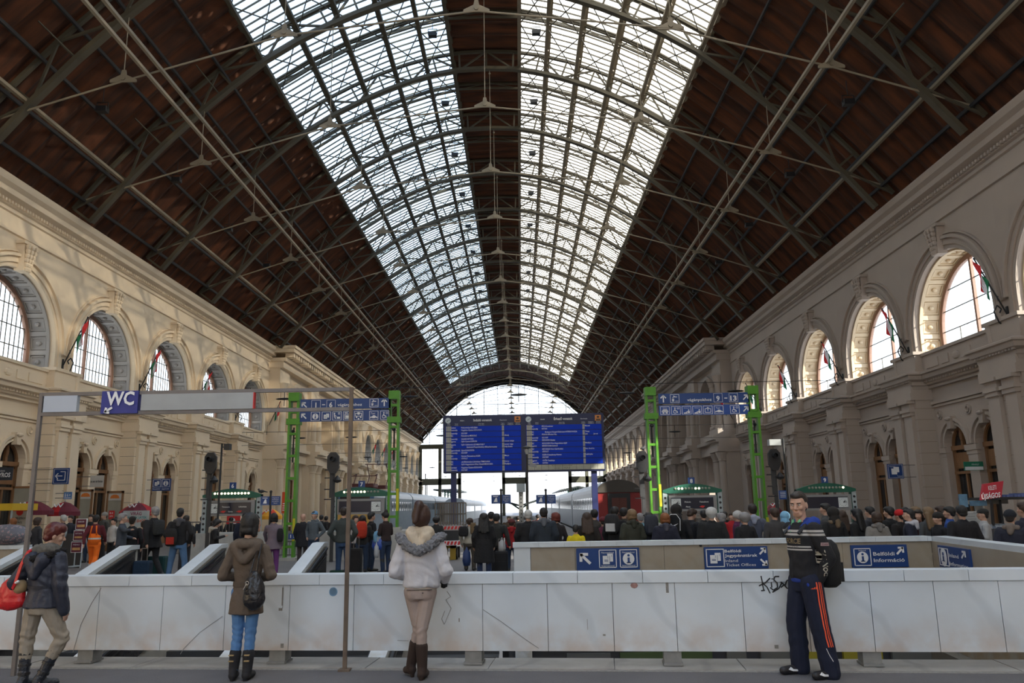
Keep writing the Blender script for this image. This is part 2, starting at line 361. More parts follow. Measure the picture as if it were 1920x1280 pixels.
def bay_meshes(s, pl, cf):
    R = {}
    H = P/2
    # upper wall with arched opening
    mb = MB(); s.face_arch(mb, 0, 0.0, 3.3, 9.35, 7.5, -H, H, 16.2); s.reveal(mb, 0, 3.3, 9.35, 7.5, 0.0, 0.2)
    
    # recess wall below with two arched doorways, and the pier halves
    for yc in (-1.28, 1.28):
        s.face_arch(mb, yc, 0.25, 0.93, 3.98, -1.2, yc-1.28, yc+1.28, 7.2, 14)
        s.reveal(mb, yc, 0.93, 3.98, -1.2, 0.25, 0.62, 14)
    for a, b in ((-H, -2.56), (2.56, H)): mb.quad(s.p(a, .25, -1.2), s.p(b, .25, -1.2), s.p(b, .25, 7.2), s.p(a, .25, 7.2))
    # parapet under the window
    s.box(mb, -3.3, 3.3, 0.02, 1.4, 7.0, 8.42); s.box(mb, -3.3, 3.3, -0.06, 0.3, 8.34, 8.48)
    for a, b in ((-2.6, -1.5), (-1.2, -.6), (.6, 1.2), (1.5, 2.6)): s.box(mb, a, b, -0.03, 0.05, 7.7, 8.1)
    mb.ball(s.p(0, 0, 7.9), (.08, .3, .18), 8, 5)
    R['wall'] = mb.mesh('bay_wall', pl)
    # coffered soffit
    mb = MB(); n = 15; r = 3.3; d0, d1 = 0.2, 1.3
    pts = [(-r, 7.5), (-r, 8.5)]+arc((0, 9.35), r, PI, 0, 40)+[(r, 8.5), (r, 7.5)]
    mb.strip([s.p(y, d0, z) for y, z in pts], [s.p(y, d1, z) for y, z in pts])
    def pt(t, dr):       # t in metres along the opening from the left foot
        Ls = 1.85; La = PI*r
        if t < Ls: return (-r+dr, 7.5+t)
        if t < Ls+La:
            a = PI-(t-Ls)/r; return ((r-dr)*math.cos(a), 9.35+(r-dr)*math.sin(a))
        return (r-dr, 9.35-(t-Ls-La))
    tot = 3.7+PI*r; cell = tot/n
    for (da, db) in ((d0, d0+.16), (d1-.16, d1)):
        k = 60; A = [pt(tot*i/k, .09) for i in range(k+1)]
        mb.strip([s.p(y, da, z) for y, z in A], [s.p(y, db, z) for y, z in A]); B = [pt(tot*i/k, 0) for i in range(k+1)]
        for dd in (da, db): mb.strip([s.p(y, dd, z) for y, z in A], [s.p(y, dd, z) for y, z in B])
    for i in range(n+1):
        ta, tb = max(0, i*cell-.11), min(tot, i*cell+.11)
        q = [pt(ta, 0), pt(ta, .09), pt(tb, .09), pt(tb, 0)]
        mb.loft([[s.p(y, d0+.16, z) for y, z in q], [s.p(y, d1-.16, z) for y, z in q]])
        if i < n:
            tm = (i+.5)*cell
            for hw, hh, a_, b_ in ((.3, .30, 0, .06),):
                for e0, e1, f0, f1 in ((-hh, -hh+.05, -.36, .36), (hh-.05, hh, -.36, .36)):
                    q = [pt(tm+e0, 0), pt(tm+e0, b_), pt(tm+e1, b_), pt(tm+e1, 0)]
                    mb.loft([[s.p(y, .75+f0, z) for y, z in q], [s.p(y, .75+f1, z) for y, z in q]])
                for f0, f1 in ((-.36, -.31), (.31, .36)):
                    q = [pt(tm-hh, 0), pt(tm-hh, b_), pt(tm+hh, b_), pt(tm+hh, 0)]
                    mb.loft([[s.p(y, .75+f0, z) for y, z in q], [s.p(y, .75+f1, z) for y, z in q]])
            y, z = pt(tm, .03); mb.ball(s.p(y, .75, z), (.14, .12, .12), 8, 5)
    R['soffit'] = mb.mesh('coffered_soffit', cf)
    # archivolt mouldings of the big arch
    mb = MB()
    for r0, r1, d in ((3.3, 3.5, -.06), (3.5, 3.56, -.13), (3.56, 3.78, -.10), (3.78, 3.92, -.22), (4.0, 4.07, -.1)): s.ring(mb, 0, 9.35, r0, r1, 0, d, 8.6 if r1 < 3.8 else 9.35, 28)
    R['archivolt'] = mb.mesh('archivolt', pl)
    # acanthus keystone
    mb = MB(); q = [(-.28, 12.5), (.28, 12.5), (.42, 13.75), (-.42, 13.75)]
    mb.loft([[s.p(y, 0.1, z) for y, z in q], [s.p(y*.9, -.34, z) for y, z in q]])
    s.box(mb, -.5, .5, -.42, 0, 13.72, 13.86)
    for i in range(6):
        z = 12.6+i*.2; w = .14+.03*i
        for yy in (-w, 0, w): mb.ball(s.p(yy, -.34-.03*i, z), (.12, .10, .14), 6, 4)
    R['keystone'] = mb.mesh('keystone', pl)
    # lower doorway archivolts, imposts, medallions
    mb = MB()
    for yc in (-1.28, 1.28):
        for r0, r1, d in ((.93, 1.04, .15), (1.04, 1.12, .20), (1.12, 1.25, .08)): s.ring(mb, yc, 3.98, r0, r1, .25, d, None, 16)
        q = [(yc-.12, 4.75), (yc+.12, 4.75), (yc+.2, 5.3), (yc-.2, 5.3)]; mb.loft([[s.p(y, .25, z) for y, z in q], [s.p(y, -.02, z) for y, z in q]])
        mb.ball(s.p(yc, -.02, 5.2), (.12, .25, .1), 8, 4)
    for ym, w in ((-2.3, .26), (0, .46), (2.3, .26)):
        s.box(mb, ym-w, ym+w, .1, .3, 3.72, 3.95); s.box(mb, ym-w+.05, ym+w-.05, .15, .3, 3.55, 3.72); s.box(mb, ym-w+.1, ym+w-.1, .18, .3, -1.0, 3.55)
    for ym in (-2.5, -.0, 2.5):
        c = s.p(ym*.96, .25, 5.5)
        for rr, dd in ((.24, .06), (.15, .1)):
            mb.lathe(c, [(rr, 0), (rr, -s.sg*dd), (rr*.75, -s.sg*dd), (rr*.7, -s.sg*.02)], 14, 'x')
    s.box(mb, -2.9, 2.9, .12, .26, 6.02, 6.16); s.box(mb, -2.9, 2.9, .17, .26, 5.88, 5.96)
    R['door_surround'] = mb.mesh('door_surround', pl)
    # pier: rusticated block with a pair of pilasters (local y=0 is the pier centre)
    mb = MB(); s.box(mb, -1.2, 1.2, -.58, .26, -1.2, 6.95)
    z = .6
    for yy in (-.62, .5):
        s.box(mb, yy-.36, yy+.36, -.74, -.5, .3, 5.75); s.box(mb, yy-.42, yy+.42, -.8, -.5, -1.2, .3)
        s.box(mb, yy-.42, yy+.42, -.82, -.5, 5.55, 5.72); s.box(mb, yy-.47, yy+.47, -.88, -.5, 5.72, 5.86); s.box(mb, yy-.40, yy+.40, -.80, -.5, 5.86, 6.12); s.box(mb, yy-.5, yy+.5, -.93, -.5, 6.12, 6.26)
    s.box(mb, -1.25, 1.25, -.80, .26, 6.26, 6.6); s.box(mb, -1.22, 1.22, -.74, .26, 6.6, 6.95)
    # pedestal carrying the upper arch
    s.box(mb, -1.12, 1.12, -.34, .9, 7.6, 8.55); s.box(mb, -1.2, 1.2, -.42, .9, 8.45, 8.6); s.box(mb, -1.18, 1.18, -.4, .9, 7.55, 7.75)
    for i in range(5):                                                      # concave shoulders down to the cornice
        pass
    mb.lathe(s.p(.86, -.3, 7.6), [(.15, 0), (.13, .1), (.13, .75), (.16, .85)], 12)
    mb.cur = 1
    for k in range(11):
        zz = .65+k*.52; s.box(mb, -1.205, 1.205, -.585, .22, zz, zz+.02)
    R['pier'] = mb.mesh('pier', [pl, M['joint']])
    # middle cornice: over the recess and round the pier
    prof = [(.25, 6.75), (.1, 6.78), (.1, 6.9), (-.02, 6.95), (-.02, 7.1), (-.28, 7.2), (-.32, 7.38), (-.42, 7.42), (-.42, 7.5), (.25, 7.58)]
    prof2 = [(d-.64, z) for d, z in prof[1:]]
    mb = MB(); s.sweep(mb, prof, -H+1.2, H-1.2)
    for i in range(26):
        y = -H+1.35+i*(P-2.7)/25; s.box(mb, y-.06, y+.06, -.14, 0, 7.05, 7.17)
    R['cornice'] = mb.mesh('middle_cornice', pl)
    mb = MB(); pj = [(0, 6.7), (.03, 6.78), (.06, 6.9), (.12, 6.95), (.12, 7.12), (.3, 7.2), (.34, 7.38), (.43, 7.42), (.43, 7.5), (.2, 7.6)]
    loops = [[s.p(-1.2-e, .25, z), s.p(-1.2-e, -.6-e, z), s.p(1.2+e, -.6-e, z), s.p(1.2+e, .25, z)] for e, z in pj]
    for A, B in zip(loops, loops[1:]): mb.strip(A, B)
    mb.quad(*loops[-1])
    for i in range(13):
        y = -1.26+i*.21; s.box(mb, y-.06, y+.06, -.84, -.6, 7.1, 7.2)
    R['pier_cornice'] = mb.mesh('pier_cornice', pl)
    return R
def window_meshes(s):
    r = 3.12; R = {}; zc = 9.35; lo = 8.45
    mb = MB(); s.ring(mb, 0, zc, r-.14, r+.18, 1.32, 1.16, lo, 28)
    s.box(mb, -.07, .07, 1.14, 1.28, lo, zc+r-.1); s.box(mb, -r, r, 1.18, 1.3, lo-.02, lo+.1)
    R['frame'] = mb.mesh('frame', M['frame_r'])
    mb = MB()
    for z in (9.5, 10.45, 11.4):
        w = math.sqrt(r*r-(z-zc)**2); s.box(mb, -w, w, 1.22, 1.26, z-.02, z+.02)
    for i in range(1, 18 if s.sg < 0 else 4):
        y = -r+2*r*i/(18 if s.sg < 0 else 4); s.box(mb, y-.014, y+.014, 1.22, 1.26, lo, zc+math.sqrt(r*r-y*y) if s.sg < 0 else 9.5)
    R['bars'] = mb.mesh('glazing_bars', M['steel'])
    mb = MB(); q = [(-r, lo)]+arc((0, zc), r, PI, 0, 24)+[(r, lo)]
    mb.add([s.p(y, 1.25, z) for y, z in q], [tuple(range(len(q)))]); R['pane'] = mb.mesh('pane', M['glass'])
    return R
def door_meshes(s):
    mb = MB(); r = .92; d = .5
    s.ring(mb, 0, 3.98, r-.12, r, d+.1, d, None, 14); s.box(mb, -r, r, d-.05, d+.1, 3.82, 4.02); s.box(mb, -r, r, d-.02, d+.1, 2.75, 2.87); s.box(mb, -.08, .08, d-.03, d+.1, 3.98, 4.85)
    for y in (-r+.08, r-.08): s.box(mb, y-.08, y+.08, d, d+.1, -.9, 3.98)
    s.box(mb, -.06, .06, d, d+.1, -.9, 2.8); s.box(mb, -r, r, d+.03, d+.08, 3.0, 3.7)
    for y in (-.42, .42): s.box(mb, y-.34, y+.34, d+.02, d+.08, -.9, .3)
    mb.ball(s.p(0, d-.04, 4.5), (.06, .09, .3), 8, 5)
    fr = mb.mesh('door_frame', M['wood'])
    mb = MB(); q = [(-r, -.9)]+arc((0, 3.98), r, PI, 0, 14)+[(r, -.9)]
    mb.add([s.p(y, d+.09, z) for y, z in q], [tuple(range(len(q)))]); gl = mb.mesh('door_glass', M['darkglass'])
    return fr, gl
BAYS_A = [Y0+P*k for k in range(-4, 5)]             # 1.4 .. 67
BAYS_B = [112.6+P*k for k in range(0, 9)]           # beyond the pavilion
wn = 0; dn = 0
for side in ('left', 'right'):
    s = Side(side); pl = M['plaster'] if side == 'left' else M['plaster_shaded']; cf = M['coffer'] if side == 'left' else M['coffer_sunlit']
    wall = MB()
    # long top entablature swept the whole way, outer backing wall
    top = [(0, 14.05), (-.10, 14.08), (-.10, 14.22), (-.03, 14.26), (-.03, 14.9), (-.12, 14.95), (-.12, 15.1), (-.22, 15.15), (-.22, 15.35), (-.5, 15.5), (-.5, 15.75), (-.68, 15.9), (-.74, 16.12), (-.74, 16.2), (.9, 16.3), (.9, 14.05)]
    for a, b in ((-5, 72), (108.5, YEND)):
        s.sweep(wall, top, a, b)
        wall.cur = 0
    for a, b in ((-5, 72), (108.5, YEND)):
        n = int((b-a)/.22)
        for i in range(n):
            y = a+.11+i*.22; s.box(wall, y-.05, y+.05, -.34, -.2, 15.2, 15.33)
    w_ = wall.build('wall_'+side, pl, loc=(s.X, 0, 0)); struct(w_, 'long arcaded %s station wall' % side)
    R = bay_meshes(s, pl, cf); WM = window_meshes(s); df, dg = door_meshes(s)
    for yc in BAYS_A+BAYS_B:
        if side == 'left' and yc < 24: continue
        if yc < 15: continue
        far = yc > 100
        for nm, me in (('wall_bay', R['wall']), ('archivolt', R['archivolt']), ('keystone', R['keystone']), ('door_surround', R['door_surround']), ('middle_cornice', R['cornice']), ('coffered_soffit', R['soffit'])):
            ob(nm, me, w_, (0, yc, 0))
        for yp in (yc+P/2,) if yc != BAYS_A[-1] else ():
            ob('pier', R['pier'], w_, (0, yp, 0)); ob('pier_cornice', R['pier_cornice'], w_, (0, yp, 0))
        wn += 1
        wf = ob('window_%d' % wn, WM['frame'], None, (s.X, yc, 0)); struct(wf)
        if not far: ob('glazing_bars', WM['bars'], wf)
        ob('pane', WM['pane'], wf)
        if not far:
            for yy in (-1.28, 1.28):
                dn += 1; d_ = ob('door_%d' % dn, df, None, (s.X, yc+yy, 0)); struct(d_); ob('door_glass', dg, d_)
    # ---- pavilion 76..112: giant order, modillion cornice
    mb = MB(); a, b = 71.75, 108.6
    s.box(mb, a, b, .3, 1.6, -1.2, 16.2) if False else None
    # three wide arches between four piers
    pw = 3.2; aw = (b-a-4*pw)/3
    for k in range(4):
        y = a+k*(pw+aw); s.box(mb, y, y+pw, -1.0, 1.5, -1.2, 14.4)
        for yy in (y+.55, y+pw-.55):                           # engaged columns
            for z0, z1, r_ in ((0.6, 6.0, .42), (8.6, 12.9, .36)):
                c = s.p(yy, -1.15, 0)
                mb.lathe((c[0], c[1], 0), [(r_+.15, z0-.4), (r_+.12, z0-.1), (r_, z0), (r_*.88, z1-.7), (r_+.02, z1-.65), (r_+.02, z1-.5), (r_+.22, z1), (r_+.25, z1+.1)], 14)
        for z0, z1, dd in ((6.15, 6.6, -1.75), (6.6, 7.0, -1.6), (7.0, 7.2, -1.85), (7.2, 7.5, -2.1)): s.box(mb, y-.1, y+pw+.1, dd, .5, z0, z1)
        s.box(mb, y-.05, y+pw+.05, -1.6, .5, 7.5, 8.2)
    for k in range(3):
        y = a+pw+k*(pw+aw); yc = y+aw/2; r = aw/2-.5
        s.face_arch(mb, yc, -.6, r, 13.6-r, 7.5, y, y+aw, 14.4, 20); s.reveal(mb, yc, r, 13.6-r, 8.3, -.6, 1.5, 20)
        s.ring(mb, yc, 13.6-r, r, r+.35, -.6, -.75, 8.3, 20)
        s.box(mb, y, y+aw, -.7, .4, 6.2, 8.2); s.box(mb, y, y+aw, -1.1, .4, 7.2, 7.5)
        for k2 in range(9):                                   # coffers
            ang = PI*(k2+.5)/9; q = [(yc+(r-t)*math.cos(ang+e), 13.6-r+(r-t)*math.sin(ang+e)) for t, e in ((0, -.06), (.1, -.06), (.1, .06), (0, .06))]
            mb.loft([[s.p(yy, -.5, z) for yy, z in q], [s.p(yy, 1.4, z) for yy, z in q]])
        # lower doorway screen
        s.box(mb, y, y+.9, -.3, .6, -1.2, 6.2); s.box(mb, y+aw-.9, y+aw, -.3, .6, -1.2, 6.2); s.box(mb, y+.9, y+aw-.9, .2, .6, 4.6, 6.2)
    s.box(mb, a-.1, b+.1, -1.3, 1.5, 14.4, 15.0); s.box(mb, a-.2, b+.2, -1.55, 1.5, 15.0, 15.3)
    s.box(mb, a-.5, b+.5, -2.35, 1.5, 15.75, 16.1); s.box(mb, a-.6, b+.6, -2.5, 1.5, 16.1, 16.35)
    n = 46
    for i in range(n):
        y = a+.2+i*(b-a-.4)/(n-1); s.box(mb, y-.17, y+.17, -2.2, -1.4, 15.35, 15.72)
    pv = mb.build('pavilion', pl, w_)
    mb = MB()
    for k in range(3):
        if k == 0 and side == 'right': continue
        y = a+pw+k*(pw+aw); s.box(mb, y+.9, y+aw-.9, .5, .56, -1.2, 4.6)
        for t in range(5): s.box(mb, y+.9+t*(aw-1.8)/4-.08, y+.9+t*(aw-1.8)/4+.08, .4, .52, -1.2, 4.6)
        s.box(mb, y+.9, y+aw-.9, .4, .52, 3.0, 3.2)
    mb.build('pavilion_doors', M['wood'], w_)
    mb = MB()
    if side == 'left': s.box(mb, a, b, 1.5, 1.6, -1.2, 16.2)
    else: s.box(mb, a, b, 1.5, 1.6, 3.6, 16.2); s.box(mb, a+12, b, 1.5, 1.6, -1.2, 3.6); s.box(mb, a, a+8.2, 1.5, 1.6, -1.2, 3.6)
    mb.build('pavilion_backing', pl, w_)
# far plaster behind right-hand wall top, back wall of the hall behind the camera, its unseen window opening sized to tune the light
mb = MB()
mb.box(XL-1, XR+1, -14.6, -14, -0.2, 6.0); mb.box(XL-1, XL+12, -14.6, -14, 6, 32); mb.box(XR-12, XR+1, -14.6, -14, 6, 32); mb.box(XL+12, XR-12, -14.6, -14, 22, 32)
mb.box(XL-1, XL, -14.6, 22.0, -.2, 16.2); mb.box(XR, XR+1, -14.6, 13.8, -.2, 16.2)
struct(mb.build('wall_back', M['plaster']), 'front wall of the hall behind the viewer')

# ---- roof
PROF = [(0, 30.5), (2.5, 30.4), (5, 29.75), (7.5, 28.8), (10, 27.55), (12.3, 26.05), (15, 23.75), (18, 20.7), (20, 18.3), (21.6, 16.2)]
def roofZ(u):
    u = abs(u)
    for (a, za), (b, zb) in zip(PROF, PROF[1:]):
        if u <= b: 
            t = (u-a)/(b-a); return za+(zb-za)*t
    return PROF[-1][1]
def uarc(u0, u1, off, n):     # points (u, z) with inward offset off along the normal
    out = []
    for i in range(n+1):
        u = u0+(u1-u0)*i/n; e = .3; sl = (roofZ(u+e)-roofZ(u-e))/(2*e); nx, nz = sl, -1; l = math.hypot(nx, nz)
        out.append((u+nx/l*off, roofZ(u)+nz/l*off))
    return out
US, UR = 12.3, 2.15
YA, YS = -14.0, 160.0
def corr(u0, u1, ya, yb, nu, amp=.34, per=1.366):
    mb = MB(); n = int((yb-ya)/per*4); rows = []
    for j in range(n+1):
        y = ya+(yb-ya)*j/n; ph = (y/per) % 1.0
        a = amp*(1-abs(2*ph-1)**1.0*1.0)*(1.0)
        rows.append([V3(XC+u, y, z) for u, z in uarc(u0, u1, a, nu)])
    for A, B in zip(rows, rows[1:]): mb.strip(A, B)
    return mb
for nm, u0, u1, nu, lab in (('ceiling_left', -21.6, -US, 8, 'rust brown ribbed lining on the left slope of the roof'), ('ceiling_right', US, 21.6, 8, 'rust brown ribbed lining on the right slope of the roof'), ('ceiling_ridge', -UR, UR, 3, 'dark ridge strip between the two skylights')):
    o = corr(u0, u1, YA, YEND if nm != 'ceiling_ridge' else YS, nu).build(nm, M['roof']); struct(o, lab)
mb = corr(-US, US, YS, YEND, 10, .1); struct(mb.build('ceiling_end', M['roof']), 'brown roof lining beyond the end of the skylight')
# ceiling beyond eaves: close wall top to roof
mb = MB()
for X, sg in ((XL, -1), (XR, 1)): mb.box(min(X+sg*.3, X+sg*1.2), max(X+sg*.3, X+sg*1.2), YA, YEND, 16.2, 18.6)
struct(mb.build('trim_1', M['dark']), 'dark closing strip where roof meets wall')
# glazing
for nm, u0, u1, gm in (('window_91', -US, -UR, M['glass_sky_l']), ('window_92', UR, US, M['glass_sky_r'])):
    mb = MB(); A = uarc(u0, u1, 0, 8)
    mb.strip([V3(XC+u, YA, z) for u, z in A], [V3(XC+u, YS, z) for u, z in A])
    sk = mb.build(nm, gm); struct(sk, 'long glazed skylight strip in the roof')
    mb = MB(); y = YA
    while y < YS:
        st = .58 if y < 100 else .82
        B = uarc(u0, u1, .02, 5); C = uarc(u0, u1, .10, 5)
        for off in (-.028, .028): mb.strip([V3(XC+u, y+off, z) for u, z in B], [V3(XC+u, y+off, z) for u, z in C])
        mb.strip([V3(XC+u, y-.028, z) for u, z in C], [V3(XC+u, y+.028, z) for u, z in C])
        y += st
    mb.build('glazing_bars', M['steel'], sk)
# purlins along the hall
def lattice_girder(mb, u, h, y0, y1, step=1.366, off=.1, w=2.2):
    (ua, za), = uarc(u, u, off, 1)[:1]; (ub, zb), = uarc(u, u, off+h, 1)[:1]
    mb.bar((XC+ua, y0, za), (XC+ua, y1, za), .09*w); mb.bar((XC+ub, y0, zb), (XC+ub, y1, zb), .09*w)
    y = y0; k = 0
    while y < y1-.1:
        a, b = ((ua, za), (ub, zb)) if k % 2 == 0 else ((ub, zb), (ua, za))
        mb.bar((XC+a[0], y, a[1]), (XC+b[0], min(y+step, y1), b[1]), .09); y += step; k += 1
for u in (-10.2, -8.1, -6.0, -4.0, 4.0, 6.0, 8.1, 10.2, -US, US, -UR, UR):
    mb = MB(); lattice_girder(mb, u, .85 if abs(u) > 2.5 else 1.1, 5, YS)
    struct(tag(mb.build('roof_girder', M['steel'] if u < 0 else M['steel_l']), 'lattice girder running the length of the skylight', group='skylight girders'))  # right-hand girders take paler steel to look lit
mb = MB()
for u in (13.9, 15.4, 16.8, 18.2, 19.5, 20.6):
    for sg in (-1, 1):
        (ua, za), = uarc(sg*u, sg*u, .45, 1)[:1]; mb.bar((XC+ua, 5, za), (XC+ua, YEND, za), .10, .16)
struct(mb.build('roof_purlin', M['dark']), 'dark purlins along the brown roof slopes')
# trusses
def truss_mesh():
    mb = MB(); n = 24
    U = uarc(-21, 21, .25, n); Lw = uarc(-21, 21, 1.45, n)
    # clamp ends
    for A, w, h in ((U, .2, .16), (Lw, .34, .2)):
        for (u0, z0), (u1, z1) in zip(A, A[1:]): mb.bar((u0, 0, z0), (u1, 0, z1), w, h, (0, 0, 1))
    for i in range(n):
        mb.bar((U[i][0], 0, U[i][1]), (Lw[i][0], 0, Lw[i][1]), .11)
        a, b = (U[i], Lw[i+1]) if i % 2 == 0 else (Lw[i], U[i+1]); mb.bar((a[0], 0, a[1]), (b[0], 0, b[1]), .1)
        m0 = ((Lw[i][0]+Lw[i+1][0])/2, (Lw[i][1]+Lw[i+1][1])/2)
    return mb
tm = MB(); tm = truss_mesh(); TM = tm.mesh('truss', M['steel'])
NODES = [(-20.6, 17.2), (-14.45, 19.15), (-7.85, 21.1), (0.2, 22.05), (8.3, 21.05), (14.8, 19.15), (20.6, 17.2)]
def tie_mesh():
    mb = MB()
    for a, b in zip(NODES, NODES[1:]): mb.tube((a[0], 0, a[1]), (b[0], 0, b[1]), .042, 6)
    return mb.mesh('tie_rod', M['steel_l'])
def node_mesh():
    mb = MB()
    for (u, z) in NODES[1:-1]:
        mb.prism([(u-.55, -.03, z-.05), (u+.55, -.03, z-.05), (u+.55, -.03, z+.06), (u+.12, -.03, z+.28), (u+.08, -.03, z+.5), (u-.08, -.03, z+.5), (u-.12, -.03, z+.28), (u-.55, -.03, z+.06)], (0, .06, 0))
        mb.tube((u, -.08, z+.12), (u, .08, z+.12), .1, 8)
        zt = roofZ(u)-1.6; mb.tube((u, 0, z+.3), (u, 0, zt), .022, 6)
        mb.ball((u, 0, zt-.2), .07, 6, 4)
    return mb.mesh('tie_plate', M['steel_l'])
def sub_mesh(ua, ub):
    mb = MB()
    for off, w in ((.12, .15), (.5, .12)):
        A = uarc(ua, ub, off, 12)
        for (u0, z0), (u1, z1) in zip(A, A[1:]): mb.bar((u0, 0, z0), (u1, 0, z1), w, w)
    A, B = uarc(ua, ub, .12, 12), uarc(ua, ub, .5, 12)
    for i in range(12):
        a, b = (A[i], B[i+1]) if i % 2 == 0 else (B[i], A[i+1]); mb.bar((a[0], 0, a[1]), (b[0], 0, b[1]), .05)
    return mb.mesh('intermediate_rib', M['steel'])
def wind_mesh():
    mb = MB()
    for sg in (-1, 1):
        us = [12.3, 10.2, 8.1, 6.0, 4.0, 2.2]
        for k in range(5):
            (a, za) = uarc(sg*us[k], sg*us[k], .9, 1)[0]; (b, zb) = uarc(sg*us[k+1], sg*us[k+1], .9, 1)[0]
            mb.bar((a, 0, za), (b, P/2, zb), .05); mb.bar((b, 0, zb), (a, P/2, za), .05); mb.bar((a, P/2, za), (b, P, zb), .05); mb.bar((b, P/2, zb), (a, P, za), .05)
        # struts from the truss foot to the purlins on the brown slope
        for u in (14.6, 17.5):
            (a, za) = uarc(sg*u, sg*u, 1.4, 1)[0]; (b, zb) = uarc(sg*u, sg*u, .3, 1)[0]
            mb.bar((a, 0, za), (b, 1.5, zb), .05); mb.bar((a, 0, za), (b, -1.5, zb), .05)
    return mb.mesh('wind_brace', M['steel'])
TI, NO, SU, WB = tie_mesh(), node_mesh(), sub_mesh(-US, US), wind_mesh()
for k in range(-2, 19):
    y = 30.1+P*k
    t = ob('roof_truss', TM, None, (XC, y, 0)); struct(t, 'arched iron roof truss'); t['group'] = 'arched roof trusses'
    ob('tie_rod', TI, t); ob('tie_plate', NO, t)
    if y < 150:
        ob('intermediate_rib', SU, t, (0, P/2, 0)); ob('wind_brace', WB, t)
# long service pipes under the slopes
mb = MB()
for X, z in ((-15.05, 19.35), (-14.35, 19.35), (12.35, 19.35), (12.95, 19.35)): mb.bar((X, 3, z), (X, 170, z), .13, .13)
for X, z in ((-20.1, 18.35), (17.4, 18.35)): mb.bar((X, 3, z), (X, 170, z), .16, .14)
struct(mb.build('trim_2', M['steel_l']), 'long pale service rails hung under the roof slopes')

# ---- end screen of the hall
mb = MB()
LUN = [(0, 29.0), (3, 28.75), (6.5, 27.9), (10, 26.35), (13, 24.1), (15.5, 21.8), (18.5, 18.9), (21, 16.1)]
def lunZ(u):
    u = abs(u)
    for (a, za), (b, zb) in zip(LUN, LUN[1:]):
        if u <= b: t = (u-a)/(b-a); return za+(zb-za)*t
    return 16.0
us = [-21+42*i/28 for i in range(29)]
mb.strip([V3(XC+u, YEND, lunZ(u)) for u in us], [V3(XC+u, YEND, roofZ(u)+.6) for u in us])
for X in (XL, XR): mb.box(X-1, X+1, YEND, YEND+.4, 16, 20)
gab = struct(mb.build('wall_end', M['dark']), 'dark gable band over the end window')
mb = MB()
for u0, u1 in zip(us, us[1:]):
    for o_ in (0, -.7): mb.bar((XC+u0, YEND-.1, lunZ(u0)+o_), (XC+u1, YEND-.1, lunZ(u1)+o_), .12)
    mb.bar((XC+u0, YEND-.1, lunZ(u0)), (XC+u1, YEND-.1, lunZ(u1)-.7), .06)
for z in (18.5, 21, 23.5, 26): 
    w = max(abs(u) for u in us if lunZ(u) >= z); mb.bar((XC-w, YEND, z), (XC+w, YEND, z), .07)
for i in range(-6, 7): mb.bar((XC+i*3.1, YEND, 15.2), (XC+i*3.1, YEND, lunZ(i*3.1)), .12)
W3 = struct(mb.build('window_93', M['steel']), 'great half-round end window of the hall')
q = [V3(XC+u, YEND+.1, lunZ(u)) for u in us]; mb = MB(); mb.strip(q, [V3(p[0], p[1], 15.4) for p in q]); mb.build('pane', M['glass'], W3)
mb = MB()
mb.box(XL, XR, YEND-.3, YEND+.3, 14.6, 15.6); 
for x0, x1 in ((XL, XL+9.5), (XL+18.8, XL+24.5), (XR-8.5, XR)):
    mb.box(x0, x1, YEND-.3, YEND+.3, 6.6, 8.0)
for x in (XL+.4, XL+4.8, XL+9.2, XL+19, XL+24.2, XR-8.2, XR-4.4, XR-.4): mb.box(x-.35, x+.35, YEND-.3, YEND+.3, -1, 14.6)
for xa, xb in ((XL+9.2, XL+19), (XL+24.2, XR-8.2)):
    c = (xa+xb)/2; r = (xb-xa)/2; A = arc((c, 9.2), r, PI, 0, 16)
    for (a, za), (b, zb) in zip(A, A[1:]):
        if abs((za+zb)/2-9.2) < r*.8: mb.bar((a, YEND, min(za, 14.6)), (b, YEND, min(zb, 14.6)), .25)
for x in [XL+.9+i*.75 for i in range(11)]+[XL+19.5+i*.75 for i in range(6)]+[XR-7.8+i*.75 for i in range(10)]: mb.bar((x, YEND, 8), (x, YEND, 14.6), .05)
struct(mb.build('wall_end_screen', mat('screen_paint', (0.10, 0.10, 0.07), 0.7)), 'olive iron screen of posts and beams across the open end of the hall')
# buildings seen outside through the windows on the left
mb = MB(); mb.box(-44, -40, 10, 180, -1, 12.5); mb.box(-44.5, -39.6, 10, 180, 12.3, 12.9)
o = mb.build('outside_building', mat('outside_plaster', (0.62, 0.52, 0.30), 0.9, var=0.1)); tag(o, 'pale yellow building outside the left hand windows', 'building')
mb = MB(); mb.box(-300, 300, 30, 31, -2, -1.4)
# ================================================================== FOREGROUND MARBLE PARAPET
ANG = math.atan(-0.10)
def par_pt(xpx, ypx):
    """point on the front face of the parapet seen at a pixel, in its own coordinates"""
    d = ray(xpx, ypx); t = 8.93/(d[1]+0.10*d[0]); p = d*t+Vector((0, 0, EYE))
    return Matrix.Rotation(-ANG, 4, 'Z') @ (p-Vector((0, 8.93, 0)))
MARBLE = marble_mat('marble', (0.62, 0.68, 0.74), (0.55, 0.61, 0.67), (0.46, 0.35, 0.27), 0.55, 0.10)
COPE = marble_mat('marble_coping', (0.64, 0.70, 0.76), (0.57, 0.63, 0.69), (0.42, 0.38, 0.31), 0.0, -1)
par = thing('parapet', 'long white marble parapet on short stone posts around the stairwell', 'parapet', (0, 8.93, 0), ANG)
jx = [par_pt(x, 1160)[0] for x in (-60, 65, 183, 303, 421, 542, 663, 784, 905, 1027, 1150, 1268, 1395, 1516, 1636, 1757, 1880, 2005, 2130)]
jx = [jx[0]-.74*k for k in range(6, 0, -1)]+jx+[jx[-1]+.74*k for k in range(1, 8)]
mb = MB()
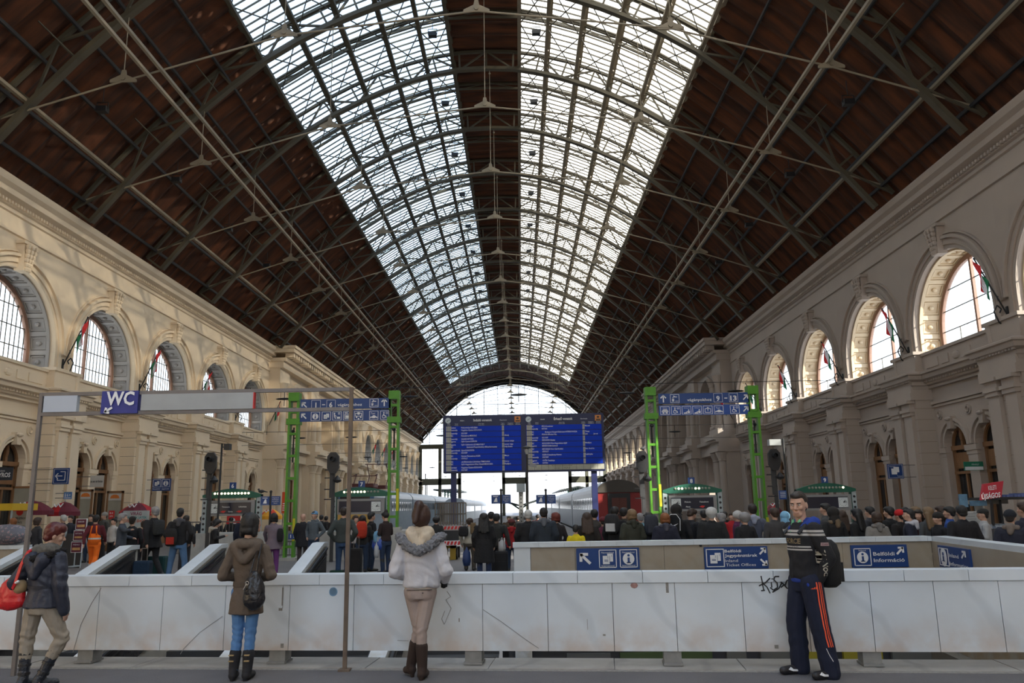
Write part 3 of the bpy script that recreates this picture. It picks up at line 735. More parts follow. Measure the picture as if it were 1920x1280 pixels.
for a, b in zip(jx, jx[1:]): mb.box(a+.003, b-.003, 0, .05, .155, .838)
mb.build('panel_slab', MARBLE, par)
mb = MB(); mb.box(jx[0], jx[-1], .02, .16, .16, .85); mb.build('core', mat('core_stone', (0.12, 0.12, 0.12)), par)
cx = [par_pt(x, 1090)[0] for x in (-60, 10, 127, 244, 361, 482, 600, 720, 841, 962, 1083, 1205, 1327, 1450, 1574, 1695, 1816, 1940, 2070, 2130)]
cx = [cx[0]-.74*k for k in range(6, 0, -1)]+cx+[cx[-1]+.74*k for k in range(1, 8)]
mb = MB()
for a, b in zip(cx, cx[1:]): mb.box(a+.0025, b-.0025, -.02, .24, .842, .95)
mb.build('coping', COPE, par)
for x in (-204, 157, 518, 887, 1262, 1637, 2010, 2400):
    p0 = par_pt(x, 1235)[0]; mb = MB(); mb.box(p0-.09, p0+.09, .02, .20, 0.018, .2); mb.box(p0-.1, p0+.1, -.02, .22, 0.018, .04); mb.build('post', mat('post_concrete', (.22, .22, .215), .8, var=.3, scale=10), par)
# marks on the stone: a looping black tag, scratches, small stickers
def scribble(pts, r, name, m, yoff=-.004):
    mb = MB(); q = [par_pt(x, y) for x, y in pts]; y0_ = yoff
    for a, b in zip(q, q[1:]):
        yoff = y0_-(.021 if max(a[2], b[2]) > .838 else 0)
        l_ = math.hypot(b[0]-a[0], b[2]-a[2]) or 1; nx, nz = -(b[2]-a[2])/l_*r, (b[0]-a[0])/l_*r; mb.prism([(a[0]+nx, yoff, a[2]+nz), (b[0]+nx, yoff, b[2]+nz), (b[0]-nx, yoff, b[2]-nz), (a[0]-nx, yoff, a[2]-nz)], (0, .006, 0))
    return mb
g = MB()
for st in ([(1426, 1079), (1429, 1092), (1432, 1106)], [(1423, 1098), (1433, 1093), (1443, 1083)], [(1431, 1094), (1438, 1100), (1444, 1112)], [(1427, 1107), (1434, 1106)],
           [(1446, 1091), (1447, 1101)], [(1446, 1084), (1448, 1085)], [(1460, 1080), (1452, 1080), (1450, 1086), (1457, 1093), (1458, 1101), (1450, 1106), (1444, 1101)], [(1448, 1110), (1460, 1103), (1466, 1092)],
           [(1463, 1090), (1470, 1096), (1464, 1101)], [(1482, 1084), (1474, 1088), (1471, 1097), (1476, 1103), (1483, 1100)], [(1485, 1103), (1487, 1106)]):
    s_ = scribble(st, .006, '', None); g.add(s_.v, s_.f)
g.build('graffito', M['black'], par)
g = MB()
for st in ([(190, 1102), (172, 1130), (152, 1170), (137, 1222)], [(417, 1155), (375, 1185), (345, 1215), (338, 1226)], [(838, 1108), (845, 1118), (836, 1124), (846, 1140), (833, 1170), (828, 1160), (834, 1145)], [(531, 1098), (530, 1140)], [(1101, 1160), (1102, 1180)], [(745, 1200), (766, 1201)], [(1250, 1095), (1252, 1110)], [(905, 1142), (940, 1165), (985, 1198), (1010, 1215)]):
    s_ = scribble(st, .0022, '', None); g.add(s_.v, s_.f)
g.build('crack', mat('crack', (0.2, 0.2, 0.2), 0.9), par)
g = MB()
for x, y, w, h in ((526, 1142, 7, 5), (530, 1118, 4, 34), (1251, 1100, 4, 22), (529, 1210, 6, 8), (1490, 1197, 9, 9), (1456, 1212, 7, 7), (1133, 1190, 5, 3), (861, 1162, 2, 7)):
    a = par_pt(x-w/2, y+h/2); b = par_pt(x+w/2, y-h/2); g.box(a[0], b[0], -.003, .001, a[2], b[2])
g.build('smudge', mat('smudge', (0.23, 0.22, 0.20), 0.9, var=.5, scale=60), par)
g = MB(); a = par_pt(625, 1109)
g.lathe((a[0], -.002, a[2]), [(.048, 0), (.048, -.003), (.042, -.003), (.042, 0)], 20, 'y')
g.build('sticker_ring', mat('sticker_blue', (0.25, 0.42, 0.6)), par)
g = MB(); a = par_pt(1189, 1097); g.ball((a[0], -.004, a[2]), (.04, .006, .03), 8, 4); g.build('sticker_remnant', mat('sticker_red', (0.35, 0.2, 0.18), var=.5, scale=40), par)
# kerb under it
kb = thing('kerb', 'worn pale stone kerb running under the marble parapet', 'kerb', (0, 8.93, 0), ANG)
mb = MB(); x = -16.0; random.seed(3)
while x < 16: mb.box(x+.004, x+1.3, -.17, .42, -.2, .012+random.uniform(-.003, .003)); x += 1.304
mb.build('kerb_stone', marble_mat('kerb_marble', (0.40, 0.39, 0.37), (0.3, 0.29, 0.28), (0.22, 0.2, 0.18), 0.3, -0.3), kb)
mb = MB(); mb.box(-16, 16, -.24, -.168, -.2, .004); mb.build('gutter_strip', mat('gutter', (0.25, 0.24, 0.23), 0.95, var=.5, scale=25), kb)

# ================================================================== STAIR BALUSTRADES
def slope_wall(X, label, x0w=.30):
    t = thing('stair_balustrade', label, 'balustrade', (X, 20.6, 0), 0, 'sloping balustrades of the underpass stairs')
    zt, ze = .84, .84-.27*11.3; ye = -11.3
    mb = MB()      # pale top slabs: short flat end then the slope
    mb.prism([(-x0w/2, .45, zt-.10), (-x0w/2, .45, zt), (-x0w/2, 0, zt), (-x0w/2, ye, ze), (-x0w/2, ye, ze-.10), (-x0w/2, 0, zt-.10)], (x0w, 0, 0)); mb.build('coping', COPE, t)
    mb = MB()
    mb.prism([(-x0w/2+.03, .42, -4.2), (-x0w/2+.03, .42, zt-.1), (-x0w/2+.03, 0, zt-.10), (-x0w/2+.03, ye, ze-.10), (-x0w/2+.03, ye, -4.2)], (x0w-.06, 0, 0)); mb.build('wall', M['concrete'], t)
    mb = MB()      # dark glazed flank and handrail on the side facing the escalator
    for sg in (1, -1):
        xx = sg*(x0w/2)
        mb.prism([(xx, .2, zt-.16), (xx, 0, zt-.16), (xx, ye, ze-.16), (xx, ye, ze-.75), (xx, .2, zt-.75)], (sg*.02, 0, 0))
    mb.build('glass_panel', mat('balustrade_glass', (0.045, 0.045, 0.05), 0.2), t)
    mb = MB()
    for sg in (1, -1):
        xx = sg*(x0w/2+.05)
        for dz, w in ((-.14, .045), (-.3, .02)): mb.bar((xx, .1, zt+dz), (xx, ye, ze+dz), w)
    mb.build('handrail', M['black'], t); return t
for px, lab in ((55, 'sloping marble topped stair balustrade at the far left edge beside the red-haired woman'), (236, 'sloping marble topped stair balustrade below the couple embracing beside a suitcase'), (405, 'sloping marble topped stair balustrade just left of the brown coat'),
                (597, 'sloping marble topped stair balustrade between the brown coat and the steel post'), (790, 'sloping marble topped stair balustrade hidden behind the white jacket')):
    slope_wall((at(px, 1018, 20.6))[0], lab)
mb = MB()
for xa, xb in ((-13.5, -.5),):
    for i in range(28):
        mb.box(xa, xb, 20.6-(i+1)*.4, 20.6-i*.4, -4.2, -.25-.14*(i+1))
struct(mb.build('floor_stairs', mat('stair_dark', (0.05, 0.05, 0.052), 0.7)), 'dark stair flights down to the underpass')
# left end wall
t = thing('stair_end_wall', 'beige stone end wall with white coping at the far left edge', 'balustrade', (-13.6, 21.2, 0))
BST = marble_mat('beige_stone', (0.37, 0.33, 0.27), (0.35, 0.31, 0.25), (0.28, 0.2, 0.11), 0.9, -0.4)
mb = MB(); mb.box(-5, .75, 0, .2, -1, .78); mb.build('stone_face', BST, t)
mb = MB(); mb.box(-5.1, .8, -.04, .26, .78, .88); mb.build('coping', COPE, t)

# ---- right balustrade with signs
YB = 17.6
zt = at(1350, 1011, YB)[2]
bal = thing('balustrade', 'beige stone balustrade with white coping carrying four blue direction signs', 'balustrade', (0, YB, 0))
xl = at(963, 1012, YB)[0]; xc = BX1
CW = Vector((at(1920, 1020, 13.2)[0]-xc, 13.2-YB, 0)); cdv = CW.normalized(); cn = Vector((cdv[1], -cdv[0], 0))
if cn[1] > 0: cn = -cn
mb = MB(); mb.box(xl, xl+.35, -.02, .3, -4.2, zt-.1); mb.build('end_post', COPE, bal)
mb = MB(); n = 9
for i in range(n):
    a = xl+.36+(xc-xl-.36)*i/n; b = xl+.36+(xc-xl-.36)*(i+1)/n; mb.box(a, b-.006, 0, .2, -1.2, zt-.1)
mb.prism([(xc, 0, -1.3), (xc+cdv[0]*8, cdv[1]*8, -1.3), (xc+cdv[0]*8, cdv[1]*8, zt-.1), (xc, 0, zt-.1)], (.2, .1, 0))
mb.build('stone_face', BST, bal)
mb = MB(); x = xl-.02
while x < xc: mb.box(x, min(x+.55, xc)-.004, -.05, .3, zt-.1, zt); x += .55
a = Vector((xc, -.05, zt)); b = a+cdv*8
mb.prism([a-V3(0, 0, .1), b-V3(0, 0, .1), b, a], (.35, .1, 0))
mb.build('coping', COPE, bal)
mb = MB(); mb.box(xl-.6, xl-.0, 2.5, 3.3, -.25, .0)
# dark recess closing the pit on the right under the turned balustrade
mb = MB(); mb.prism([(xc-.3, YB+.02, -4.2), (xc+cdv[0]*10, YB+cdv[1]*10, -4.2), (xc+cdv[0]*10, YB+cdv[1]*10, -1.305), (xc-.3, YB+.02, -1.305)], (.3, .1, 0))
struct(mb.build('wall_pit', mat('pit_wall', (0.16, 0.145, 0.12))), 'pit wall below the turned balustrade')

# ================================================================== SIGN TOOLS
class PX:
    """a flat panel at depth Y; pixel positions near (cx, cy) read out as x and z on it"""
    def __init__(s, Y, cx, cy):
        s.Y = Y; s.cx = cx; s.cy = cy; s.c = at(cx, cy, Y); s.sx = (at(cx+5, cy, Y)[0]-at(cx-5, cy, Y)[0])/10; s.sz = (at(cx, cy-5, Y)[2]-at(cx, cy+5, Y)[2])/10
    def X(s, px): return s.c[0]+(px-s.cx)*s.sx
    def Z(s, py): return s.c[2]-(py-s.cy)*s.sz
    def box(s, mb, x0, y0, x1, y1, d0=0., d1=.05): mb.box(s.X(x0), s.X(x1), s.Y+d0, s.Y+d1, s.Z(y1), s.Z(y0)); return mb
    def text(s, mb, body, x, y, h=None, w=None, bold=0.0, align='CENTER', d=-.01, shear=0):
        return letters(mb, body, (s.X(x), s.Y+d, s.Z(y)), h*s.sz if h else None, w*s.sx if w else None, bold, align, None, shear)
    def frame(s, mb, x0, y0, x1, y1, t=.5, d=-.008):
        for a in ((x0, y0, x1, y0+t), (x0, y1-t, x1, y1), (x0, y0, x0+t, y1), (x1-t, y0, x1, y1)): s.box(mb, *a, d, 0)
    def disc(s, mb, x, y, r, d=-.01, n=18): mb.lathe((s.X(x), s.Y+d, s.Z(y)), [(r*s.sx, 0), (r*s.sx, .006)], n, 'y')
    def poly(s, mb, pts, d=-.012): mb.prism([(s.X(x), s.Y+d, s.Z(y)) for x, y in pts], (0, .006, 0))
    def line(s, mb, pts, t, d=-.01):
        for (x0, y0), (x1, y1) in zip(pts, pts[1:]):
            dx, dy = x1-x0, y1-y0; l = math.hypot(dx, dy) or 1; nx, ny = -dy/l*t/2, dx/l*t/2
            s.poly(mb, [(x0+nx, y0+ny), (x1+nx, y1+ny), (x1-nx, y1-ny), (x0-nx, y0-ny)], d)
    def arrow(s, mb, x, y, sz, ang, t=None):
        """arrow centred at x, y pointing at ang degrees (0 = right, 90 = up)"""
        t = t or sz*.2; c, n = math.cos(math.radians(ang)), -math.sin(math.radians(ang)); h = sz/2
        tip = (x+c*h, y+n*h); tail = (x-c*h, y-n*h); s.line(mb, [tail, tip], t)
        for k in (135, -135):
            a = math.radians(ang+k); s.line(mb, [(tip[0]-math.cos(a)*t*.3, tip[1]+math.sin(a)*t*.3), (tip[0]+math.cos(a)*sz*.55, tip[1]-math.sin(a)*sz*.55)], t)
def icon(p, mb, dk, kind, x0, y0, x1, y1, fr=True):
    """small pictogram inside a thin white square"""
    w, h = x1-x0, y1-y0; X = lambda f: x0+f*w; Y = lambda f: y0+f*h
    if fr: p.frame(mb, x0, y0, x1, y1, w*.045)
    if kind == 'info':
        p.disc(mb, X(.5), Y(.52), w*.33); p.box(dk, X(.44), Y(.45), X(.56), Y(.75), -.018, -.012); p.disc(dk, X(.5), Y(.33), w*.07, -.018, 10); p.box(dk, X(.38), Y(.70), X(.62), Y(.75), -.018, -.012)
    elif kind == 'tickets':
        p.box(mb, X(.48), Y(.22), X(.80), Y(.66), -.010, 0); p.box(mb, X(.22), Y(.34), X(.60), Y(.80), -.016, 0); p.line(dk, [(X(.61), Y(.34)), (X(.61), Y(.8))], w*.02, -.018)
        for f in (.56, .62): p.box(dk, X(.30), Y(f), X(.52), Y(f+.03), -.02, -.016)
        p.text(dk, '2', X(.5), Y(.47), h=h*.12, d=-.02); p.text(dk, '1', X(.72), Y(.40), h=h*.12, d=-.02)
    elif kind == 'taxi':
        p.text(mb, 'Taxi', X(.4), Y(.38), h=h*.2); p.poly(mb, [(X(.1), Y(.82)), (X(.12), Y(.66)), (X(.32), Y(.62)), (X(.42), Y(.5)), (X(.62), Y(.5)), (X(.74), Y(.63)), (X(.9), Y(.68)), (X(.9), Y(.82))])
        for f in (.27, .73): p.disc(dk, X(f), Y(.82), w*.07, -.016, 10)
    elif kind == 'wheel':
        p.frame(mb, X(.62), Y(.16), X(.86), Y(.36), w*.04); p.disc(mb, X(.4), Y(.22), w*.07, -.01, 10); p.line(mb, [(X(.4), Y(.3)), (X(.4), Y(.55)), (X(.6), Y(.57)), (X(.66), Y(.8))], w*.09)
        p.line(mb, [(X(.34), Y(.45)), (X(.22), Y(.6)), (X(.26), Y(.78)), (X(.42), Y(.84)), (X(.56), Y(.74))], w*.06)
    elif kind == 'train':
        p.text(mb, 'Parking', X(.5), Y(.26), h=h*.12); p.poly(mb, [(X(.18), Y(.5)), (X(.3), Y(.36)), (X(.7), Y(.36)), (X(.82), Y(.5))]); p.box(mb, X(.15), Y(.55), X(.85), Y(.66), -.01, 0); p.box(mb, X(.22), Y(.7), X(.42), Y(.86), -.01, 0); p.box(mb, X(.55), Y(.7), X(.78), Y(.86), -.01, 0)
    elif kind == 'desk':
        p.text(mb, 'Váróterem', X(.5), Y(.28), h=h*.11); p.disc(mb, X(.72), Y(.48), w*.07, -.01, 10); p.poly(mb, [(X(.64), Y(.6)), (X(.84), Y(.6)), (X(.84), Y(.86)), (X(.6), Y(.86))]); p.line(mb, [(X(.68), Y(.62)), (X(.4), Y(.76))], w*.07); p.line(mb, [(X(.2), Y(.84)), (X(.56), Y(.84))], w*.1)
    elif kind == 'exit':
        p.line(mb, [(X(.36), Y(.35)), (X(.2), Y(.35)), (X(.2), Y(.8)), (X(.8), Y(.8)), (X(.8), Y(.35)), (X(.64), Y(.35))], w*.06); p.arrow(mb, X(.5), Y(.4), h*.42, 90, w*.07)
    elif kind == 'case':
        p.disc(mb, X(.22), Y(.22), w*.08, -.01, 10); p.line(mb, [(X(.22), Y(.3)), (X(.24), Y(.55)), (X(.34), Y(.82))], w*.1); p.line(mb, [(X(.24), Y(.4)), (X(.46), Y(.56))], w*.06); p.box(mb, X(.5), Y(.6), X(.85), Y(.82), -.01, 0); p.frame(mb, X(.62), Y(.12), X(.84), Y(.34), w*.05)
    elif kind == 'box':
        p.frame(mb, X(.15), Y(.28), X(.85), Y(.85), w*.07); p.box(mb, X(.28), Y(.45), X(.72), Y(.75), -.01, 0); p.box(mb, X(.15), Y(.12), X(.5), Y(.2), -.01, 0)
    elif kind == 'cart':
        p.frame(mb, X(.12), Y(.2), X(.85), Y(.6), w*.07); p.box(mb, X(.36), Y(.12), X(.62), Y(.4), -.01, 0)
        for f, g_ in ((.28, .7), (.5, .86), (.75, .7)): p.disc(mb, X(f), Y(g_), w*.09, -.01, 10)
    elif kind == 'tap':
        p.line(mb, [(X(.25), Y(.38)), (X(.45), Y(.3)), (X(.75), Y(.32))], w*.09); p.line(mb, [(X(.36), Y(.15)), (X(.5), Y(.28))], w*.07); p.frame(mb, X(.2), Y(.5), X(.42), Y(.85), w*.07); p.box(mb, X(.25), Y(.6), X(.38), Y(.8), -.01, 0); p.box(mb, X(.55), Y(.78), X(.9), Y(.82), -.01, 0)
    elif kind == 'gate':
        p.disc(mb, X(.35), Y(.4), w*.09, -.01, 10); p.poly(mb, [(X(.3), Y(.85)), (X(.42), Y(.45)), (X(.62), Y(.45)), (X(.8), Y(.85))]); p.box(mb, X(.15), Y(.2), X(.8), Y(.28), -.01, 0)
def holder(o, p, rect, Y, hold):
    x0, y0, x1, y1 = rect; mb = MB()
    if hold == 'left':
        for z in (p.Z(y0)-.06, p.Z(y1)+.06): mb.bar((XL-.3, Y+.03, z), (p.X(x0)+.05, Y+.03, z), .03)
    elif hold == 'right':
        for z in (p.Z(y0)-.06, p.Z(y1)+.06): mb.bar((XR+.3, Y+.03, z), (p.X(x1)-.05, Y+.03, z), .03)
    elif hold == 'legs':
        for x in (p.X(x0)+.05, p.X(x1)-.05): mb.bar((x, Y+.06, floorZ(x, Y)-.02), (x, Y+.06, p.Z(y0)), .035)
    if mb.v: mb.build('bracket', M['steelpost'], o)
def sign(name, label, rect, Y, fill, back=None, th=.05, rim=False, group=None, parent=None, hold=None):
    """a flat sign: panel, white lettering and blue cut-outs; fill(p, white, dark) draws on it"""
    x0, y0, x1, y1 = rect; p = PX(Y, (x0+x1)/2, (y0+y1)/2)
    mb = MB(); p.box(mb, x0, y0, x1, y1, 0, th)
    if parent: o = mb.build(name, back or M['blue'], parent)
    else: o = mb.build(name, back or M['blue']); tag(o, label, 'sign', group)
    a, b = MB(), MB(); fill(p, a, b)
    if a.v: a.build('lettering', M['white'], o)
    if b.v: b.build('cut_out', back or M['blue'], o)
    holder(o, p, rect, Y, hold)
    return o


# ---- blue signs on the right balustrade
def f1(p, a, b):
    p.arrow(a, 1098, 1047, 25, 135, 5.2); icon(p, a, b, 'tickets', 1123, 1030, 1156, 1064); icon(p, a, b, 'info', 1162, 1030, 1195, 1064)
    for x in (1139.5, 1178.5): p.text(a, 'Nemzetközi', x, 1037, h=3, w=23); p.text(a, 'International', x, 1061.5, h=3, w=24)
sign('direction_sign', 'blue sign with an up-left arrow and international ticket and information symbols', (1081, 1027, 1199, 1068), YB-.056, f1)
def f2(p, a, b):
    icon(p, a, b, 'tickets', 1324, 1028, 1358, 1062)
    p.text(a, 'Belföldi', 1359, 1035, h=5.4, w=31, bold=.012, align='LEFT'); p.text(a, 'Jegypénztárak', 1359, 1043.5, h=5.4, w=61, bold=.012, align='LEFT')
    p.text(a, 'Inland', 1359, 1053, h=5.2, w=24, align='LEFT'); p.text(a, 'Ticket Offices', 1360, 1061, h=5.2, w=56, align='LEFT')
    p.arrow(a, 1430, 1034, 15, 45, 3.4); p.arrow(a, 1431, 1054, 15, -45, 3.4)
sign('direction_sign', 'blue sign reading Belföldi Jegypénztárak Inland Ticket Offices on the balustrade', (1321, 1024.5, 1440, 1066), YB-.056, f2)
def f3(p, a, b):
    icon(p, a, b, 'info', 1601, 1027, 1633, 1060); p.text(a, 'Inland', 1617, 1032.5, h=3, w=13)
    p.text(a, 'Belföldi', 1637, 1041, h=6.6, w=40, bold=.012, align='LEFT'); p.text(a, 'Információ', 1637, 1053, h=6.6, w=58, bold=.012, align='LEFT'); p.arrow(a, 1688, 1033, 17, 45, 3.6)
sign('direction_sign', 'blue sign reading Belföldi Információ with an up-right arrow', (1597, 1021, 1702, 1063), YB-.056, f3)
# fourth sign on the turned flank
def turned_sign():
    p0 = Vector((xc, YB, 0)); 
    def hit(x, y):
        d = ray(x, y); t = ((p0-V3(0, 0, EYE)).dot(cn))/d.dot(cn); return d*t+V3(0, 0, EYE)
    A, B, C = hit(1766, 1062), hit(1825, 1066), hit(1766, 1022)
    w = (Vector((B[0]-A[0], B[1]-A[1], 0))).length; h = C[2]-A[2]
    mb = MB(); mb.box(0, w, -.04, 0, 0, h); o = mb.build('direction_sign', M['blue']); tag(o, 'blue sign reading Inland Information on the turned end of the balustrade', 'sign')
    o.matrix_world = Matrix.Translation(Vector((A[0], A[1], A[2]))) @ Matrix.Rotation(math.atan2(cdv[1], cdv[0]), 4, 'Z')
    class Q(PX):
        def __init__(s): s.Y = -.045; s.cx = 0; s.cy = 40; s.c = Vector((0, 0, 0)); s.sx = w/100; s.sz = h/40
    q = Q(); a, b = MB(), MB()
    icon(q, a, b, 'info', 4, 4, 36, 36, True); q.text(a, 'Inland', 40, 18, h=6.6, w=30, bold=.01, align='LEFT'); q.text(a, 'Information', 40, 33, h=6.6, w=56, bold=.01, align='LEFT'); q.arrow(a, 84, 11, 16, 45, 3.5)
    a.build('lettering', M['white'], o); b.build('cut_out', M['blue'], o)
turned_sign()
p = PX(YB-.03, 1314, 1022); mb = MB(); mb.lathe((p.X(1314), YB, p.Z(1022)), [(.03, 0), (.03, -.03), (.02, -.035)], 12, 'y'); tag(mb.build('wall_button', M['black']), 'small round black fitting on the balustrade between two blue signs', 'fitting')

# ================================================================== WC SIGN FRAME
YW = 8.85
wf = thing('sign_frame', 'tall steel frame on two posts carrying the WC sign and two blank panels', 'sign frame', (at(366, 1258, YW)[0], YW, 0))
o_ = Vector((wf.location[0], YW, 0)); p = PX(YW, 370, 752)
xlp, xrp = at(76, 770, YW)[0], at(655, 900, YW)[0]
zt1, zb1 = (at(80, 738, YW)[2]+at(660, 731, YW)[2])/2, (at(80, 774, YW)[2]+at(655, 769, YW)[2])/2
def lw(mb): 
    mb.v = [(v[0]-o_[0], v[1]-o_[1], v[2]) for v in mb.v]; return mb
mb = MB(); mb.box(xlp-.02, xlp+.02, YW-.02, YW+.02, 0, zt1+.02); lw(mb).build('post', M['steelpost'], wf)
mb = MB(); mb.box(xrp-.02, xrp+.02, YW-.02, YW+.02, 0, zt1+.02); mb.box(xrp-.06, xrp+.06, YW-.06, YW+.06, 0, .02); lw(mb).build('post', mat('post_rusty', (0.13, 0.095, 0.07), 0.7, var=.5, scale=8), wf)
for z in (zt1, zb1): mb = MB(); mb.box(xlp, xrp, YW-.018, YW+.018, z-.02, z+.02); lw(mb).build('beam', M['steelpost'], wf)
def wx(px): return at(px, 752, YW)[0]
mb = MB(); mb.box(wx(85), wx(147), YW-.03, YW+.03, zb1+.02, zt1-.02); lw(mb).build('blank_panel', mat('opal_panel', (0.42, 0.47, 0.55), 0.4, var=.05), wf)
mb = MB(); mb.box(wx(267), wx(476), YW-.03, YW+.03, zb1+.02, zt1-.02); lw(mb).build('blank_panel', mat('opal_grey', (0.32, 0.34, 0.35), 0.4, var=.15, scale=5), wf)
mb = MB(); mb.box(wx(476), wx(478), YW-.03, YW+.03, zb1+.02, zt1-.02); lw(mb).build('red_edge', M['red'], wf)
mb = MB(); mb.box(wx(194), wx(262), YW-.045, YW+.03, zb1-.01, zt1+.02); wcp = lw(mb).build('wc_panel', mat('wc_blue', (0.02, 0.03, 0.22), 0.4), wf)
mb = MB(); s_ = wx(195)-wx(194)
letters(mb, 'WC', (wx(230), YW-.055, zb1+.085), .145, (wx(256)-wx(204)), .03)
lw(mb).build('lettering', M['white'], wcp)
mb = MB(); pp = PX(YW-.05, 204, 768); pp.arrow(mb, 204, 768, 15, 213, 4); lw(mb).build('arrow', M['white'], wcp)

# ================================================================== DEPARTURE BOARD
YD = 36.0
p = PX(YD, 982, 830)
bd = thing('departure_board', 'huge blue departures and arrivals board on two blue posts', 'departure board', (p.c[0], YD, floorZ(0, YD)))
off = Vector(bd.location)
def lb(mb, o=off): mb.v = [(v[0]-o[0], v[1]-o[1], v[2]-o[2]) for v in mb.v]; return mb
navy = mat('board_navy', (0.006, 0.010, 0.055), 0.5); bblue = mat('board_blue', (0.002, 0.035, 0.42), 0.6, var=.1, spec=.2); flap = mat('board_flap', (0.36, 0.35, 0.29), 0.6, var=.2, scale=8)
mb = MB(); p.box(mb, 831, 776, 1133, 884, 0, .6); lb(mb).build('cabinet', navy, bd)
for a_, b_ in ((844.5, 854.5), (1107.5, 1118)):
    mb = MB(); mb.box(p.X(a_), p.X(b_), YD+.15, YD+.45, floorZ(0, YD), p.Z(883)); lb(mb).build('post', mat('post_blue', (0.012, 0.018, 0.09), .5), bd)
LT = [('sebes', 'Kiskunhalas-KELEBIA', '', ''), ('személy', 'Nagykáta-Újszász-SZOLNOK', '', ''), ('személy', 'SÜLYSÁP', '', ''), ('IC', 'Füzesabony-MISKOLC', 'Abaúj', ''), ('személy', 'Gödöllő-HATVAN', '', ''), ('gyors', 'Győr-Csorna-SOPRON', 'vonat eleje', ''),
      ('gyors', 'Győr-Celldömölk-SZOMBATHELY', 'vonat vége', ''), ('IC', '     Szolnok-Püspökladány-Biharkeresztes', 'Ady Endre', ''), ('gyorsított', 'Gyömrő-NAGYKÁTA', '', ''), ('személy', 'SÜLYSÁP', '', ''), ('IC', 'Hatvan-Füzesabony-EGER', 'Matyó', ''), ('személy', 'GÖDÖLLŐ', '', ''),
      ('EC', 'ok-Békéscsaba-Lökösháza-TIMISOARA', 'Körös', ''), ('EC', 'Győr-Hegyeshalom-Wien Westbf-MÜNCHEN', 'RailJet', ''), ('zónázó', 'Nagykáta-Újszász-SZOLNOK', '', ''), ('személy', 'SÜLYSÁP', '', '')]
RT = [('IC', 'PÉCS-Dombóvár', 'Mecsek', ''), ('személy', 'HATVAN', '', ''), ('IC', '   Budapest-Nyugati-Debrecen-NYÍREGYHÁZA', 'Tisza', ''), ('EC', 'PRAHA-Břeclav-Vác', 'Jan', 'Jarni'), ('személy', 'SÜLYSÁP', '', ''), ('zónázó', 'SZOLNOK-Újszász', '', ''),
      ('EC', 'MÜNCHEN-Wien-Hegyeshalom-Győr', 'RailJet', ''), ('gyors', 'BÉKÉSCSABA-Szolnok', '', ''), ('EC', 'BEOGRAD-Novi Sad-Kelebia', 'Ivo Andric', ''), ('személy', 'GÖDÖLLŐ', '', ''), ('IC', 'EGER-Füzesabony-Hatvan', 'Lakinyka', ''), ('személy', 'SÜLYSÁP', '', ''), ('gyors', 'GYŐR-Tatabánya', '', ''), ('személy', 'HATVAN', '', '')]
for bx, title, t1, t2, rows in ((833.0, 'Induló vonatok', 'Abfahrt', 'Departures', LT), (984.5, 'Érkező vonatok', 'Ankunft', 'Arrivals', RT)):
    K = lambda c: bx+(c-70)/6.0
    g = MB(); b_ = MB(); w_ = MB()
    ng = 8
    for k in range(ng):
        y0 = 796.8+k*10.65; y1 = y0+9.6
        if title[0] == 'É' and k == 7:
            for i in range(11): p.box(w_, K(95)+i*13.0, y0, K(95)+i*13.0+12.6, y1, -.03, 0)
            continue
        p.box(g, K(85), y0, K(935), y1, -.03, 0)
        for x0, x1 in ((90, 108), (109, 128), (129, 150), (720, 732), (733, 745)): p.box(w_, K(x0)+.1, y0+.2, K(x1)-.1, y0+4.6, -.045, -.03); p.box(w_, K(x0)+.1, y0+4.9, K(x1)-.1, y1-.2, -.045, -.03)
    lb(g).build('blue_rows', bblue, bd); fp = lb(w_).build('number_flaps', flap, bd)
    tx = MB()
    for i, (a_, b2, c_, d_) in enumerate(rows):
        y = 796.8+(i//2)*10.65+4.2+(i % 2)*4.6
        for s2, xx in ((a_, 151), (b2.strip(), 262+(len(b2)-len(b2.lstrip()))*12), (c_, 748), (d_, 840)):
            if s2: p.text(tx, s2, K(xx), y, h=2.7, w=(len(s2)*1.62), bold=.01, align='LEFT', d=-.05)
    p.text(tx, title, K(505), 788, h=4.6, w=35, bold=.02, d=-.04); p.text(tx, t1, K(272), 787.4, h=2.2, w=8, d=-.04); p.text(tx, t2, K(738), 787.4, h=2.2, w=13, d=-.04)
    for s2, xx, ww in (('Idő', 122, 5), ('Vonat', 207, 6), ('Hová, Ziel', 488, 10), ('Vágány', 731, 7), ('Megjegyzés', 818, 10), ('Késés', 903, 8)): p.text(tx, s2, K(xx), 793.2, h=1.4, w=ww, d=-.04); p.text(tx, s2, K(xx), 795.6, h=1.2, w=ww*1.1, d=-.04)
    lb(tx).build('lettering', M['white'], bd)
    ck = MB(); p.disc(ck, K(113), 786, 5.4, -.06); co = lb(ck).build('clock', mat('clock_face', (0.5, 0.56, 0.58), .5), bd)
    ck = MB(); p.line(ck, [(K(113), 786), (K(113)+3.6, 784.6)], .7, -.075); p.line(ck, [(K(113), 786), (K(113)-1.8, 788)], .9, -.075); lb(ck).build('clock_hand', M['black'], co)
    og = MB(); p.box(og, K(865), 780, K(932), 790.5, -.05, 0); oo = lb(og).build('orange_plate', mat('orange_plate', (0.62, 0.22, 0.04), .5), bd)
    og = MB(); p.poly(og, [(K(880), 783.6), (K(898), 781.4), (K(918), 783.6), (K(898), 785.8)], -.062); p.box(og, K(875), 787.2, K(925), 789.4, -.056, -.05); lb(og).build('emblem', M['black'], oo)
    if title[0] == 'É':
        nt_ = MB(); p.text(nt_, 'Kellemes ünnepeket', K(480), 874.5, h=2.2, w=38, d=-.045); p.text(nt_, 'kíván a MÁV', K(480), 879, h=2.2, w=30, d=-.045); lb(nt_).build('notice_lettering', M['steel'], bd)
mb = MB()
